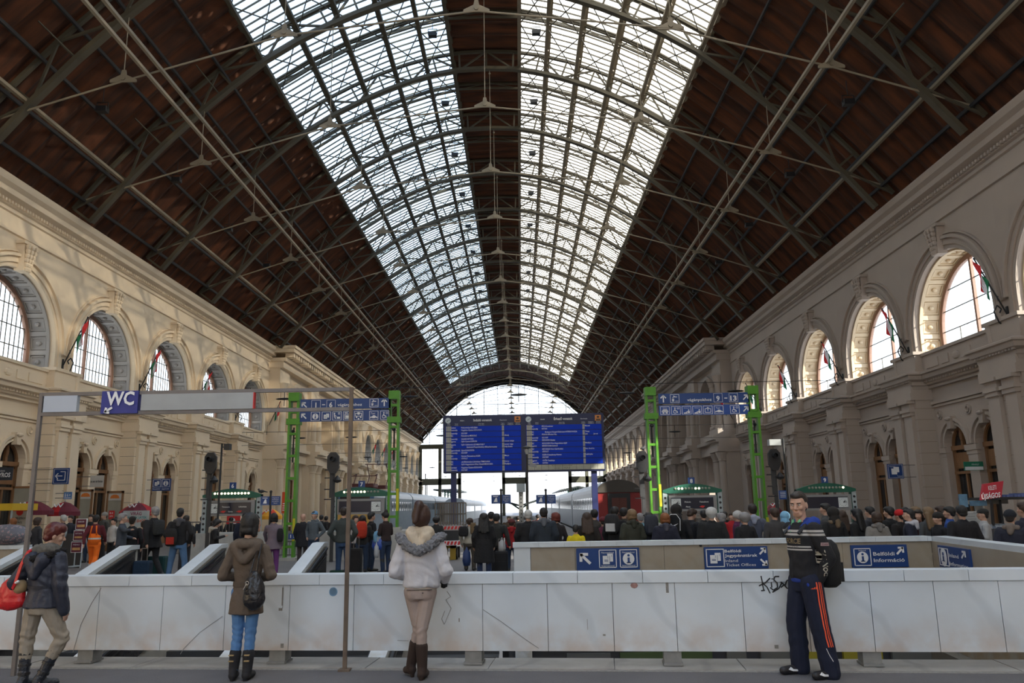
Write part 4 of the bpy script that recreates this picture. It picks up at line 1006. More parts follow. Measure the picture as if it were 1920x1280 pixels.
for i in range(30): mb.box(p.X(835+i*10.1), p.X(835.5+i*10.1), YD+.1, YD+.14, p.Z(776), p.Z(773.5))
lb(mb).build('bird_spikes', M['black'], bd)

# ================================================================== GREEN GANTRIES
YG = 30.0
def tower(px, top, label, base=None):
    q = PX(YG, px, 860); t = thing('lattice_post', label, 'post', (q.X(px), YG, floorZ(q.X(px), YG) if base is None else base), 0, None)
    zb = 0; H = q.Z(top)-t.location[2]
    for sg in (-1, 1):
        mb = MB(); mb.box(sg*.155-.04, sg*.155+.04, -.15, .15, 0, H-.1); mb.build('upright', M['green'], t)
    mb = MB(); z = .45
    while z < H-.5: mb.box(-.12, .12, -.13, -.10, z, z+.09); mb.box(-.12, .12, .10, .13, z, z+.09); z += .82
    mb.box(-.25, .25, -.18, .18, H-1.2, H-.98); mb.build('batten', M['green'], t)
    mb = MB(); mb.box(-.2, .2, -.2, .2, H-.32, H); mb.build('cap_box', M['green'], t)
    mb = MB(); mb.tube((.0, 0, H-1.3), (0, 0, H-2.6), .03); mb.ball((.0, -.1, H-1.45), .07, 6, 4); mb.ball((.1, -.1, H-1.05), .06, 6, 4); mb.build('insulator', M['black'], t)
    mb = MB(); mb.box(-.3, .3, -.25, .25, -.3 if base is None else 0, .12); mb.build('footing', M['concrete'], t)
    mb = MB(); mb.box(-.24, -.2, -.16, -.15, .9, 1.9) if False else mb.box(.13, .22, -.17, -.155, .7, 1.5); mb.build('warning_plate', mat('warn_yellow', (0.55, 0.5, 0.02)), t)
    return t
tower(549, 735, 'green lattice post at the left end of the tracks 1 to 6 sign')
tower(738.5, 731, 'green lattice post right of the tracks 1 to 6 sign', .862)
tower(1224.5, 724, 'green lattice post left of the tracks 9 to 13 sign', .862)
tower(1419, 721, 'green lattice post at the right end of the tracks 9 to 13 sign')
def g1(p, a, b):
    p.arrow(a, 571, 758, 12, 135, 2.2); p.frame(a, 584, 749, 601, 764.5, .5); p.text(a, '1', 592.5, 762.6, h=9, bold=.03); p.box(a, 604, 757, 609.5, 758.6, -.01, 0); p.frame(a, 612.5, 749, 629, 764.5, .5); p.text(a, '6', 620.5, 762.6, h=9, bold=.03)
    p.text(a, 'vágányokhoz', 633, 761, h=5.2, w=46, bold=.01, align='LEFT'); icon(p, a, b, 'tap', 693, 748, 709.5, 764); p.arrow(a, 720.5, 756, 13, 90, 2.2)
sign('track_sign', 'upper blue board reading 1-6 vágányokhoz with an up-left arrow', (563, 747, 732.5, 766.3), YG-.15, g1)
def g2(p, a, b):
    p.arrow(a, 570, 779, 12, 135, 2.2)
    for k, x in zip(('info', 'tickets', 'case', 'box', 'cart', 'taxi', 'wheel'), (583, 603.5, 623.5, 643.5, 664, 692.5, 713)): icon(p, a, b, k, x, 771, x+16.8, 787.5)
sign('service_sign', 'lower blue board of service pictograms under the 1-6 sign', (562, 768.6, 732, 789), YG-.15, g2)
def g3(p, a, b):
    p.arrow(a, 1243.5, 746.5, 13, 90, 2.2); icon(p, a, b, 'tap', 1256.5, 738, 1273.5, 754); p.text(a, 'vágányokhoz', 1288, 751.5, h=5.2, w=46, bold=.01, align='LEFT')
    p.frame(a, 1338, 737.5, 1354.5, 754, .5); p.text(a, '9', 1346, 751.6, h=9, bold=.03); p.box(a, 1358, 746, 1363.5, 747.6, -.01, 0); p.frame(a, 1367, 737.5, 1383.5, 754, .5); p.text(a, '13', 1375, 751.6, h=9, w=12, bold=.03); p.arrow(a, 1397.5, 746, 12, 45, 2.2)
sign('track_sign', 'upper blue board reading vágányokhoz 9-13 with an up-right arrow', (1234.5, 736.5, 1404.5, 755.6), YG-.15, g3)
def g4(p, a, b):
    for k, x in zip(('train', 'wheel', 'desk', 'desk', 'exit', 'taxi', 'wheel'), (1238, 1258.5, 1278.5, 1298.5, 1318.5, 1339, 1369)): icon(p, a, b, k, x, 760.5, x+17.5, 776)
    p.arrow(a, 1398, 768, 12, 45, 2.2)
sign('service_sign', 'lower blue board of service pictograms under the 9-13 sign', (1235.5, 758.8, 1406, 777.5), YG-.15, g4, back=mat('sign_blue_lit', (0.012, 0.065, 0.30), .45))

# ================================================================== TRACK KIOSKS
lamp_on = mat('lamp_on', (1.0, 0.86, 0.62), 0.5, var=0, emit=1.6); lamp_off = mat('lamp_off', (0.25, 0.27, 0.22), 0.5, var=.2)
def kiosk(num, cx, atop, clock, lit, rows, label):
    q = PX(YG, cx, 940); fz = floorZ(q.X(cx), YG); t = thing('platform_display', label, 'platform display', (q.X(cx), YG, fz))
    z = q.Z(atop)-fz; W = 1.0                                        # z = top of the arch
    for sg in (-1, 1):
        mb = MB(); mb.box(sg*W-.08, sg*W+.08, -.1, .12, .875-fz, z-.22); pst = mb.build('post', M['lgrey'], t)
        mb = MB()
        for i in range(6): mb.lathe((sg*W, -.1, z-.5-.19*i), [(.045, 0), (.045, -.006)], 10, 'y')
        mb.build('hole', M['black'], pst)
        mb = MB(); mb.box(sg*W-(.11 if sg > 0 else -.085), sg*W-(.085 if sg > 0 else -.11), -.08, .1, .875-fz, z-.25); mb.build('green_edge', M['dgreen'], t)
    pts = [(-1.08, -.22), (-1.08, -.30), (-.9, -.34), (.9, -.34), (1.08, -.30), (1.08, -.22)]+[(.95-1.9*i/12, -.22+.22*math.sin(PI*(i+.8)/13.6)) for i in range(13)]
    mb = MB(); mb.prism([(x, -.12, z+h) for x, h in pts], (0, .26, 0)); ar = mb.build('arch', M['dgreen'], t)
    a, b = MB(), MB()
    for i in range(11):
        (a if lit[i] == '1' else b).lathe((-.62+.124*i, -.12, z-.17), [(.042, 0), (.042, -.02), (.02, -.03)], 12, 'y')
    if a.v: a.build('lit_bulb', lamp_on, ar)
    if b.v: b.build('unlit_bulb', lamp_off, ar)
    mb = MB(); mb.box(-.87, .87, -.14, .2, z-.98, z-.42); dp = mb.build('display_case', M['grey'], t)
    mb = MB(); mb.box(-.80, .74, -.15, -.13, z-.9, z-.5); mb.build('screen', mat('lcd', (0.008, 0.010, 0.028), .3), dp)
    c0 = -.62 if clock == 'l' else .56
    mb = MB(); mb.box(c0-.17, c0+.17, -.165, -.15, z-.88, z-.53); ck = mb.build('clock', mat('clock_panel', (0.42, 0.45, 0.45), .5, emit=.15), dp)
    mb = MB(); mb.bar((c0, -.17, z-.705), (c0+.12, -.17, z-.69), .02); mb.bar((c0, -.17, z-.705), (c0+.075, -.17, z-.64), .025)
    for i in range(12): mb.box(c0+.13*math.sin(i*PI/6)-.006, c0+.13*math.sin(i*PI/6)+.006, -.17, -.165, z-.705+.13*math.cos(i*PI/6)-.012, z-.705+.13*math.cos(i*PI/6)+.012)
    mb.build('clock_hand', M['black'], ck)
    a, b = MB(), MB()
    for (s2, x, r, red) in rows:
        if red: b.prism([(x-.12, -.155, z-.83), (x-.02, -.155, z-.79), (x+.1, -.155, z-.80), (x+.02, -.155, z-.87)], (0, .004, 0))
        else: letters(a, s2, (x, -.155, z-(.68 if r == 0 else .85)), .055, len(s2)*.032)
    if a.v: a.build('lettering', mat('display_text', (0.6, 0.62, 0.62), .5, emit=.15), dp)
    if b.v: b.build('red_mark', M['red'], dp)
    mb = MB(); mb.box(-.12, .12, -.06, -.02, z-.02, z+.23); nm = mb.build('number_plate', M['blue'], t)
    mb = MB(); letters(mb, num, (0, -.065, z+.035), .14, None, .03); mb.build('lettering', M['white'], nm)
    return t, z
kiosk('6', 436, 916, 'l', '11111111111', [('Timisoara', -.18, 0, 0), ('Lökösháza', .44, 0, 0), ('Körös', 0.0, 1, 0), ('', -.27, 1, 1), ('', .32, 1, 1)], 'green arched platform display with lit bulbs and train names behind the brown coat')
kiosk('7', 678, 913, 'r', '11111110000', [('', 0, 0, 0)][:0], 'green arched platform display with empty screen behind the rusty steel post')
kiosk('8', 1298, 906.5, 'l', '01100011000', [('Miskolc', -.2, 0, 0), ('Füzesabony', .4, 0, 0), ('Abaúj', -.2, 1, 0), ('', .33, 1, 1)], 'green arched platform display between the two right hand green lattice posts')
kiosk('9', 1549, 905, 'r', '00000000001', [], 'green arched platform display without left post visible, behind the striped hooded top')
# concrete bases between tracks
for x0, x1, lab in ((352, 500, 'sloped grey concrete block between the two leftmost black railway signals'), (592, 800, 'long grey concrete block behind the cropped-haired man and the white jacket'), (1212, 1372, 'grey concrete block mostly hidden behind the crowd at the balustrade'), (1488, 1615, 'hidden grey concrete block behind the striped hooded top')):
    X0, X1 = at(x0, 1000, 29.7)[0], at(x1, 1000, 29.7)[0]; z0 = floorZ(0, 30)-.1
    mb = MB(); ft = .22 if x0 == 352 else 0
    mb.prism([(X0, 29.6, z0), (X1, 29.6, z0), (X1, 29.6+ft*.2, .86), (X0, 29.6+ft*.2, .86)], (0, 2.2, 0)); o = mb.build('concrete_block', M['concrete']); tag(o, lab, 'block')

# ================================================================== SIGNALS, POSTS, SMALL SIGNS
def signal(px, ytop, lab, Y=28.8):
    q = PX(Y, px, 900); fz = floorZ(q.X(px), Y); t = thing('railway_signal', lab, 'signal', (q.X(px), Y, fz)); z = q.Z(ytop)-fz
    r = .21; mb = MB(); mb.prism([(-.1, -.1, z), (.1, -.1, z), (r, -.1, z-.15), (r, -.1, z-.55), (.1, -.1, z-.75), (-.1, -.1, z-.75), (-r, -.1, z-.55), (-r, -.1, z-.15)], (0, .12, 0)); mb.build('head', M['black'], t)
    mb = MB(); mb.lathe((0, -.1, z-.24), [(.09, 0), (.09, -.2), (.075, -.2), (.075, -.02), (0.01, -.02)], 14, 'y'); mb.build('lamp_hood', M['black'], t)
    mb = MB(); mb.box(-.055, .055, .0, .1, 0, z-.5); mb.box(-.12, .0, -.02, .08, z-1.6, z-.7); mb.build('mast', mat('mast', (.035, .035, .037), .6), t)
    mb = MB(); mb.lathe((.16, -.05, z-.98), [(.02, .16), (.15, .0), (.13, -.06), (.02, -.1)], 12); mb.bar((0, 0, z-.98), (.1, -.05, z-.98), .05); mb.build('bell', M['black'], t)
    mb = MB()
    for dz in (.62, .9, 1.3, 1.65): mb.bar((-.3, 0, z-dz), (.05, 0, z-dz), .035)
    mb.build('step_iron', M['black'], t); return t
signal(394, 848, 'leftmost black railway signal, beside the thin floodlight post'); signal(624.5, 847.5, 'black railway signal between the left green lattice post and the rusty post')
signal(1205.5, 845, 'black railway signal with a pigeon, right of the red train end'); signal(1454, 841, 'rightmost black railway signal, above the striped hooded top')
def flood_post(px, ytop, sg, lab, lm, Y=27):
    q = PX(Y, px, ytop+50); fz = floorZ(q.X(px), Y); t = thing('floodlight_post', lab, 'floodlight', (q.X(px), Y, fz)); z = q.Z(ytop)-fz
    mb = MB(); mb.tube((0, 0, 0), (0, 0, z), .035, 8); mb.build('pole', M['black'], t)
    mb = MB(); mb.bar((0, 0, z-.12), (sg*.2, 0, z-.12), .03); mb.build('bracket', M['black'], t)
    mb = MB(); x0, x1 = sorted((sg*.12, sg*(.30 if sg > 0 else .5))); mb.box(x0, x1, -.15, .1, z-.22, z-.02); mb.build('lamp_head', lm, t)
flood_post(413.5, 831, 1, 'thin black post with a small floodlight beside the leftmost signal', M['black']); flood_post(1472, 822, -1, 'black post with a pale box floodlight beside the rightmost signal', mat('pale_metal', (.33, .34, .34), .5))
# central lamp post with camera, white box on a perforated post
Y = 31; q = PX(Y, 989, 900); fz = floorZ(0, Y)
t = thing('camera_post', 'slim black post with a lamp and security camera before the arrivals board', 'post', (q.X(989), Y, fz)); z = q.Z(836)-fz
mb = MB(); mb.tube((0, 0, 0), (0, 0, z), .035, 8); mb.build('pole', M['black'], t)
mb = MB(); mb.lathe((0, 0, z-.05), [(.02, .08), (.17, .02), (.17, -.03), (.02, -.03)], 14); mb.build('lamp_cap', M['black'], t)
mb = MB(); mb.lathe((0, 0, z-.3), [(.05, 0), (.09, .12), (.09, .2), (.04, .22)], 12); mb.build('lamp_glass', mat('pale_metal', (.33, .34, .34), .5), t)
mb = MB(); mb.bar((0, 0, z-.72), (.14, 0, z-.72), .04); mb.bar((.1, -.05, z-.7), (.36, -.05, z-.76), .1, .12); mb.build('security_camera', M['grey'], t)
q = PX(Y, 977, 940); t = thing('ticket_post', 'perforated grey post with a white box on top', 'post', (q.X(977), Y+.4, fz))
mb = MB(); mb.box(-.09, .09, -.05, .05, 0, q.Z(920)-fz); ps = mb.build('post', mat('post_pale', (.2, .2, .19), .6), t)
mb = MB(); [mb.lathe((0, -.05, q.Z(928+i*7)-fz), [(.03, 0), (.03, -.006)], 8, 'y') for i in range(8)]; mb.build('hole', M['black'], ps)
mb = MB(); mb.box(-.17, .17, -.12, .12, q.Z(922)-fz, q.Z(906)-fz); mb.build('box', M['lgrey'], t)
def esc_sign(px, lab, top=927):
    Y = 27.5; q = PX(Y, px, 935); fz = floorZ(q.X(px), Y); t = thing('stair_sign', lab, 'sign', (q.X(px), Y, fz)); z = q.Z(top)-fz
    mb = MB(); mb.tube((0, 0, 0), (0, 0, z+.12), .035, 8); mb.ball((0, 0, z+.15), .05, 8, 5); mb.build('pole', M['black'], t)
    for sg in (-1, 1):
        mb = MB(); x0, x1 = sorted((sg*.03, sg*.33)); mb.box(x0, x1, -.03, .03, z-.3, z); pn = mb.build('panel', M['blue'], t)
        mb = MB()
        if sg < 0:
            mb.prism([(-.25, -.035, z-.24), (-.18, -.035, z-.1), (-.14, -.035, z-.1), (-.12, -.035, z-.24)], (0, .004, 0)); mb.box(-.27, -.1, -.036, -.03, z-.07, z-.05)
            for a_ in ((-.31, -.05, z-.02, z-.015), (-.31, -.05, z-.285, z-.28)): mb.box(a_[0], a_[1], -.034, -.03, min(a_[2:]), max(a_[2:]))
        else:
            for i, s2 in enumerate(('Mozgólépcső', 'Rolltreppe', 'Escalator', 'Metró')): letters(mb, s2, (.18, -.034, z-.07-.06*i), .03, .22 if i < 3 else .12)
        mb.build('lettering', M['white'], pn)
esc_sign(507.5, 'blue escalator sign on a thin pole above the lilac coat', 930); esc_sign(939.5, 'blue escalator sign on a thin pole under the departures half of the board'); esc_sign(1023.5, 'blue escalator sign on a thin pole under the arrivals half of the board')
# wall mounted signs
sign('exit_sign', 'square blue exit sign with a left arrow beside the steel frame post', (99, 877, 129, 907.5), 37.6, hold='left', fill=lambda p, a, b: (p.frame(a, 101, 879, 127, 905.5, .5), p.line(a, [(113, 884), (122, 884), (122, 900), (108, 900), (108, 896)], 1.3), p.line(a, [(104, 892), (117, 892)], 1.6), p.line(a, [(109, 887), (104, 892), (109, 897)], 1.6)))
sign('office_sign', 'blue sign with ticket and information symbols on the left wall', (285.5, 897, 320, 920), 47.5, hold='left', fill=lambda p, a, b: (icon(p, a, b, 'tickets', 287, 898.5, 301.5, 913), icon(p, a, b, 'info', 303.5, 898.5, 318, 913), p.text(a, 'Nemzetközi', 294, 917.2, h=2.4, w=14), p.text(a, 'Jegypénztár', 311, 917.2, h=2.4, w=14)))
sign('locker_sign', 'small pale blue sign with white symbols beside the brown doors', (119.5, 922, 134, 935.5), 38.2, hold='left', fill=lambda p, a, b: (p.text(a, '$ 6 +', 127, 930.5, h=5.5, w=11, bold=.03), p.box(a, 121, 932.5, 133, 933.6, -.01, 0)), back=mat('pale_blue_sign', (0.10, 0.22, 0.48)))
sign('ticket_sign', 'square blue ticket office sign on the right wall pier', (1664.5, 869.5, 1694, 897), 38.2, hold='right', fill=lambda p, a, b: (p.frame(a, 1666, 871, 1692.5, 895.5, .5), p.box(a, 1676, 875, 1686, 885, -.01, 0), p.box(a, 1671.5, 878, 1681.5, 889, -.016, 0), p.text(a, 'Pénztár', 1674, 875.5, h=2.5, w=11), p.text(a, 'Tickets', 1686, 893.5, h=2.5, w=10)))
sign('track_plate', 'small dark blue notice right of the signal before display 9', (1461, 919, 1475, 936), 26.9, lambda p, a, b: [p.box(a, 1463, 922+i*3, 1473, 922.8+i*3, -.01, 0) for i in range(4)])
sign('lift_sign', 'small blue sign on the green lattice post beside the old man', (540.5, 1000, 557.5, 1010.5), YG-.21, lambda p, a, b: (p.line(a, [(545, 1002), (545, 1008)], 1.4), [p.box(a, 550, 1002+i*2.4, 556, 1002.8+i*2.4, -.01, 0) for i in range(3)]))
# ================================================================== TRAINS
def coach(name, parent, X0, X1, Ya, Yb, zt, body, roofm, win, label_side, windows=True, zb=-.9):
    w = (X1-X0)/2; xc_ = (X0+X1)/2
    mb = MB(); n = 10
    prof = [(-w, zb+.5), (-w, zt-.85)]+[(-w*math.cos(PI*i/n)*1.0, zt-.85+.85*math.sin(PI*i/n)) for i in range(1, n)]+[(w, zt-.85), (w, zb+.5)]
    mb.prism([(x, 0, z) for x, z in prof], (0, Yb-Ya, 0))
    o = mb.build(name, body, parent, loc=(xc_, Ya, 0))
    mb = MB(); rp_ = [(x*1.01, z+.015) for x, z in prof[1:-1]]
    mb.strip([V3(x, -.02, z) for x, z in rp_], [V3(x, Yb-Ya+.02, z) for x, z in rp_]); mb.build('roof', roofm, o)
    if windows:
        mb = MB(); y = 1.3; L_ = Yb-Ya
        while y < L_-1.8:
            for sg in (-1, 1): mb.box(min(sg*w, sg*(w+.02)), max(sg*w, sg*(w+.02)), y, y+1.0, zt-2.0, zt-1.15)
            y += 1.55
        mb.build('window', win, o)
    mb = MB(); mb.box(-w*.85, w*.85, .6, Yb-Ya-.6, zb-.4, zb+.5); mb.build('underframe', M['black'], o)
    return o
silver = mat('train_silver', (0.36, 0.38, 0.41), 0.35, metal=0.2, var=.1); silver_r = mat('train_roof', (0.40, 0.43, 0.48), 0.4, var=.15)
bluegrey = mat('train_bluegrey', (0.20, 0.26, 0.32), 0.5, var=.2)
tr = thing('train', 'silver passenger train with a dark red open end standing at the right hand platform', 'train', (0, 0, 0))
xt0, xt1 = at(1118, 940, 55)[0], at(1202, 940, 55)[0]
zt = at(1161, 899, 55)[2]
for k in range(4): coach('coach', tr, xt0, xt1, 55+26.4*k, 55+26.4*k+25.5, zt, silver, silver_r, M['darkglass'], 0)
w = (xt1-xt0)/2; xm = (xt0+xt1)/2
mb = MB(); n = 12; a = [(-w, -.4), (-w, zt-.85)]+[(-w*math.cos(PI*i/n), zt-.85+.85*math.sin(PI*i/n)) for i in range(1, n)]+[(w, zt-.85), (w, -.4)]
mb.cur = 0; mb.prism([(xm+x, 54.9, z) for x, z in a], (0, .1, 0)); mb.build('end_wall', mat('coach_red', (0.26, 0.018, 0.016), .5), tr)
mb = MB(); b_ = [(x*1.0, z+.01) for x, z in a[1:-1]]; mb.prism([(xm+x, 54.8, z) for x, z in b_], (0, .1, 0)); mb.build('end_hood', mat('coach_brown', (0.055, 0.045, 0.035), .6), tr)
mb = MB(); mb.box(xm-.75, xm+.75, 54.7, 54.85, -.3, zt-.9); mb.build('gangway_frame', M['black'], tr)
mb = MB(); mb.box(xm-.5, xm+.5, 54.65, 54.72, -.2, zt-1.2); mb.box(xm-.03, xm+.03, 54.62, 54.66, -.2, zt-1.2); mb.build('gangway_door', mat('door_redbrown', (0.10, 0.022, 0.012), .5), tr)
# electric unit on the left
tl = thing('train', 'blue grey electric train with a yellow front and raised pantograph on the left', 'train', (0, 0, 0))
xr = at(702, 930, 66)[0]; xl_ = xr-3.0; ztl = at(702, 912, 66)[2]
for k in range(4): coach('coach', tl, xl_, xr, 66+24*k, 66+24*k+23.3, ztl, bluegrey, mat('train_roof', (0.40, 0.43, 0.48)), M['darkglass'], 0)
mb = MB(); mb.box(xl_, xr, 65.7, 66, -.5, ztl-.8); mb.build('front_panel', mat('loco_blue', (0.05, 0.14, 0.26), .5), tl)
mb = MB(); mb.box(xl_+.02, xr-.02, 65.6, 65.72, .1, 1.3); fr_ = mb.build('yellow_band', mat('loco_yellow', (0.62, 0.36, 0.08), .5), tl)
mb = MB(); letters(mb, 'BDVmot', (xl_+1.8, 65.58, .5), .3, 1.2); mb.build('lettering', M['black'], fr_)
mb = MB(); mb.box(xl_+.3, xr-.3, 65.6, 65.7, 1.9, 2.7); mb.build('windscreen', M['darkglass'], tl)
mb = MB()
for dy in (3, 9):
    xa, xb = xl_+.6, xr-.6
    for x in (xa, xb): mb.bar((x, 66+dy, ztl+.1), (x, 66+dy+1.6, ztl+1.2), .06); mb.bar((x, 66+dy+1.6, ztl+1.2), (x, 66+dy+.3, ztl+(2.3 if dy == 9 else 1.0)), .06)
    mb.bar((xa-.2, 66+dy+.3, ztl+(2.3 if dy == 9 else 1.0)), (xb+.2, 66+dy+.3, ztl+(2.3 if dy == 9 else 1.0)), .06); mb.box(xa, xb, 66+dy-.3, 66+dy+2, ztl+.05, ztl+.35)
mb.build('pantograph', mat('panto_red', (0.10, 0.02, 0.015), .6), tl)
# distant white train
td = thing('train', 'pale blue and white train far down the middle platform', 'train', (0, 0, 0))
for k in range(3): coach('coach', td, at(872, 940, 118)[0]-3, at(872, 940, 118)[0], 118+25*k, 118+25*k+24.4, at(872, 937, 118)[2]+.3, mat('train_pale', (0.5, 0.58, 0.65), .4), mat('train_roof', (0.40, 0.43, 0.48)), M['darkglass'], 0)
# platform canopies beyond the hall
def canopy(x0, x1, y0, y1, z, lab, v=0.0):
    t = thing('platform_canopy', lab, 'canopy', ((x0+x1)/2, y0, 0)); w = (x1-x0)/2
    mb = MB(); mb.prism([(-w, 0, z), (0, 0, z+v), (w, 0, z), (w, 0, z+.35), (0, 0, z+.3+v), (-w, 0, z+.35)], (0, y1-y0, 0)); mb.build('canopy_roof', mat('canopy_dark', (0.035, 0.045, 0.045), .7), t)
    mb = MB(); y = 1
    while y < y1-y0: mb.box(-.15, .15, y, y+.3, -1, z+v); mb.bar((0, y, z-1.2), (w*.7, y, z+.05), .12); mb.bar((0, y, z-1.2), (-w*.7, y, z+.05), .12); y += 8
    mb.build('canopy_column', M['dgreen'], t); return t
def cx_(px, Y): return at(px, 940, Y)[0]
canopy(cx_(812, 190), cx_(855, 190), 190, 230, at(830, 919, 190)[2], 'dark canopy beyond the hall left of the board')
canopy(cx_(1050, 192), cx_(1120, 192), 192, 240, at(1080, 920, 192)[2], 'dark canopy beyond the hall above the silver train', .9)
canopy(cx_(944, 125), cx_(1006, 125), 125, 185, at(975, 941, 125)[2], 'v-shaped canopy on the middle platform', -.7)
# catenary wires and little lamps across the hall
for iw, (y, z) in enumerate(((44, 8.2), (62, 7.6), (90, 7.8), (120, 8), (184, 9), (187, 8))):
    mb = MB()
    if y > 182: mb.tube((XL+1.2, y, -1.35), (XL+1.2, y, z+.3), .12, 8); mb.tube((XR-1.2, y, -1.35), (XR-1.2, y, z+.3), .12, 8)
    mb.tube((XL+1.2, y, z), (XR-1.2, y, z), .018, 5); mb.tube((XL+1.2, y, z-1.0), (XR-1.2, y, z-1.0), .014, 5)
    for x in (-17, -13, -6, 0, 6, 12): mb.ball((x, y, z-.5), (.5, .1, .07), 6, 4); mb.tube((x, y, z-.9), (x, y, z), .02, 5)
    tag(mb.build('span_wire', M['black']), 'thin overhead wires with small dark insulators strung across the tracks, %s' % ['nearest', 'second nearest', 'third nearest', 'last inside the hall', 'just beyond the hall', 'farthest beyond the hall'][iw], 'wire', 'overhead wires across the tracks')

# ================================================================== FLOODLIGHTS UNDER THE ROOF
def flood():
    t = thing('floodlight', 'small black floodlight hung beneath the roof', 'floodlight', (0, 0, 0), 0, 'floodlights under the roof')
    mb = MB(); mb.box(-.24, .24, -.16, .16, -.14, .12); mb.build('lamp_head', M['black'], t)
    mb = MB(); mb.bar((-.26, 0, 0), (-.26, 0, .35), .03); mb.bar((.26, 0, 0), (.26, 0, .35), .03); mb.bar((-.26, 0, .35), (.26, 0, .35), .03); mb.tube((0, 0, .35), (0, 0, 1.1), .02, 5); mb.build('bracket', M['black'], t); return t
ORD = ['nearest the viewer', 'second from the viewer', 'third from the viewer', 'fourth from the viewer', 'fifth from the viewer', 'sixth from the viewer', 'seventh from the viewer', 'eighth from the viewer', 'ninth from the viewer', 'tenth from the viewer', 'eleventh from the viewer', 'twelfth from the viewer', 'thirteenth from the viewer', 'farthest']
fl0 = None
for k in range(0, 14):
    for nm, u, z, yy in (('left of the ridge', -3.0, 28.9, 42.4), ('right of the ridge', 3.1, 28.9, 42.4), ('under the left roof slope', -17.4, 20.0, 34.0), ('under the right roof slope', 17.1, 19.6, 34.0)):
        y = yy+P*k
        if y > 125: continue
        if fl0 is None: f = fl0 = flood()
        else: f = copytree(fl0)
        f.location = (XC+u, y, z); f['label'] = 'small black floodlight hung %s, %s' % (nm, ORD[k]); f['group'] = 'floodlights %s' % nm

# ================================================================== FLAGS
fr_m, fw_m, fg_m = mat('flag_red', (0.55, 0.025, 0.03), .8), mat('flag_white', (0.62, 0.62, 0.66), .8), mat('flag_green', (0.01, 0.16, 0.07), .8)
def flag(side, y, lab, var=0):
    sg = 1 if side == 'left' else -1; X = (XL if side == 'left' else XR)
    t = thing('flag', lab, 'flag', (X+sg*.05, y, 8.9 if side == 'left' else 8.75), 0, 'tricolour flags along the %s wall' % side)
    tip = V3(sg*1.15, -.25, 2.35 if side == 'left' else 2.2)
    mb = MB(); mb.tube((sg*-.0, 0, 0), tip, .03, 6); mb.ball(tip, .05, 6, 4); mb.build('flagpole', M['black'], t)
    mb = MB(); mb.path([(0, 0, -.5), (sg*.35, 0, -.35), (sg*.5, 0, .1), (sg*.35, 0, .35), (sg*.2, 0, .2), (sg*.28, 0, .05)], .03, 5); mb.box(min(0, -sg*.1), max(0, -sg*.1), -.06, .06, -.6, .3); mb.tube((sg*.3, -.0, .6), (sg*.02, .35, .9), .02, 5); mb.build('bracket', M['black'], t)
    # cloth hung from the upper half of the pole, folded
    N = 9; rows = []
    for i in range(N+1):
        f = i/N; top = tip*(1-.42*f)
        rows.append([top+V3(sg*(.05*math.sin(f*9+j*.8+var))-(sg*.12*j/6*(1-f)), .07*math.sin(f*11+j+var), -1.25*j/6*(1-.35*f)) for j in range(7)])
    for k, m_, nm in ((0, fr_m, 'red_stripe'), (3, fw_m, 'white_stripe'), (6, fg_m, 'green_stripe')):
        mb = MB()
        for i in range(k, k+3): mb.strip(rows[i], rows[i+1])
        mb.build(nm, m_, t)
for k in range(5):
    flag('left', 39.0+P*k, 'Hungarian tricolour flag on the left wall, number %s from the viewer' % ['one', 'two', 'three', 'four', 'five'][k] if False else 'red white and green flag on a bracket %s' % ['between the first and second left windows', 'between the second and third left windows', 'between the third and fourth left windows', 'between the fourth and fifth left windows', 'beside the left pavilion'][k], k)
for k in range(-1, 5):
    flag('right', 39.0+P*k, 'red white and green flag on a bracket %s' % ['beside the nearest right window', 'between the two nearest full right windows', 'at the second full right window', 'at the third full right window', 'at the fourth full right window', 'beside the right pavilion'][k+1], k+2)
for k in range(4):
    flag('left', 120.5+P*k, 'small red white and green flag beyond the left pavilion, %s' % ['nearest it', 'second from it', 'third from it', 'fourth from it'][k], k)

# ================================================================== STALLS ON THE LEFT
def Pw(px, py, Y): v = at(px, py, Y); return v
def umbrella(px, ytop, ybot, wpx, Y, lab, cols, text=True):
    c = Pw(px, ytop, Y); zb = Pw(px, ybot, Y)[2]; r = wpx/2*(Y/1500); fz = floorZ(c[0], Y)
    t = thing('parasol', lab, 'parasol', (c[0], Y, fz)); n = 8; zt_ = c[2]-fz; zb -= fz
    ms = [mat('parasol_%s' % k, v, .7) for k, v in cols]
    mb = MB()
    for i in range(n):
        mb.cur = i % len(ms); a0, a1 = 2*PI*i/n+.2, 2*PI*(i+1)/n+.2
        p = [[V3(r*f*math.cos(a), r*f*math.sin(a), zb+(zt_-zb)*(1-f**1.7)) for f in (0, .35, .7, 1.0)] for a in (a0, (a0+a1)/2, a1)]
        mb.strip(p[0], p[1]); mb.strip(p[1], p[2]); mb.strip([p[0][3], p[1][3], p[2][3]], [q_-V3(0, 0, .18) for q_ in (p[0][3], p[1][3], p[2][3])])
    cn_ = mb.build('canopy', ms, t)
    mb = MB(); mb.tube((0, 0, 0), (0, 0, zt_+.05), .025, 8); mb.build('pole', M['lgrey'], t)
    mb = MB(); mb.box(-.25, .25, -.25, .25, -.0, .08); mb.build('base', M['concrete'], t)
    if text:
        mb = MB(); mb.path([V3(-.2, -r*.72, zb+.32), V3(-.1, -r*.78, zb+.2), V3(0, -r*.74, zb+.34), V3(.1, -r*.8, zb+.2), V3(.2, -r*.74, zb+.36)], .025, 5); mb.build('white_script', M['white'], cn_)
maroon, redp = ('maroon', (0.13, 0.012, 0.028)), ('red', (0.42, 0.012, 0.018))
umbrella(63, 938, 957, 70, 33.5, 'maroon and red parasol left of two overlapping ones by the food stall', [maroon, maroon, redp])
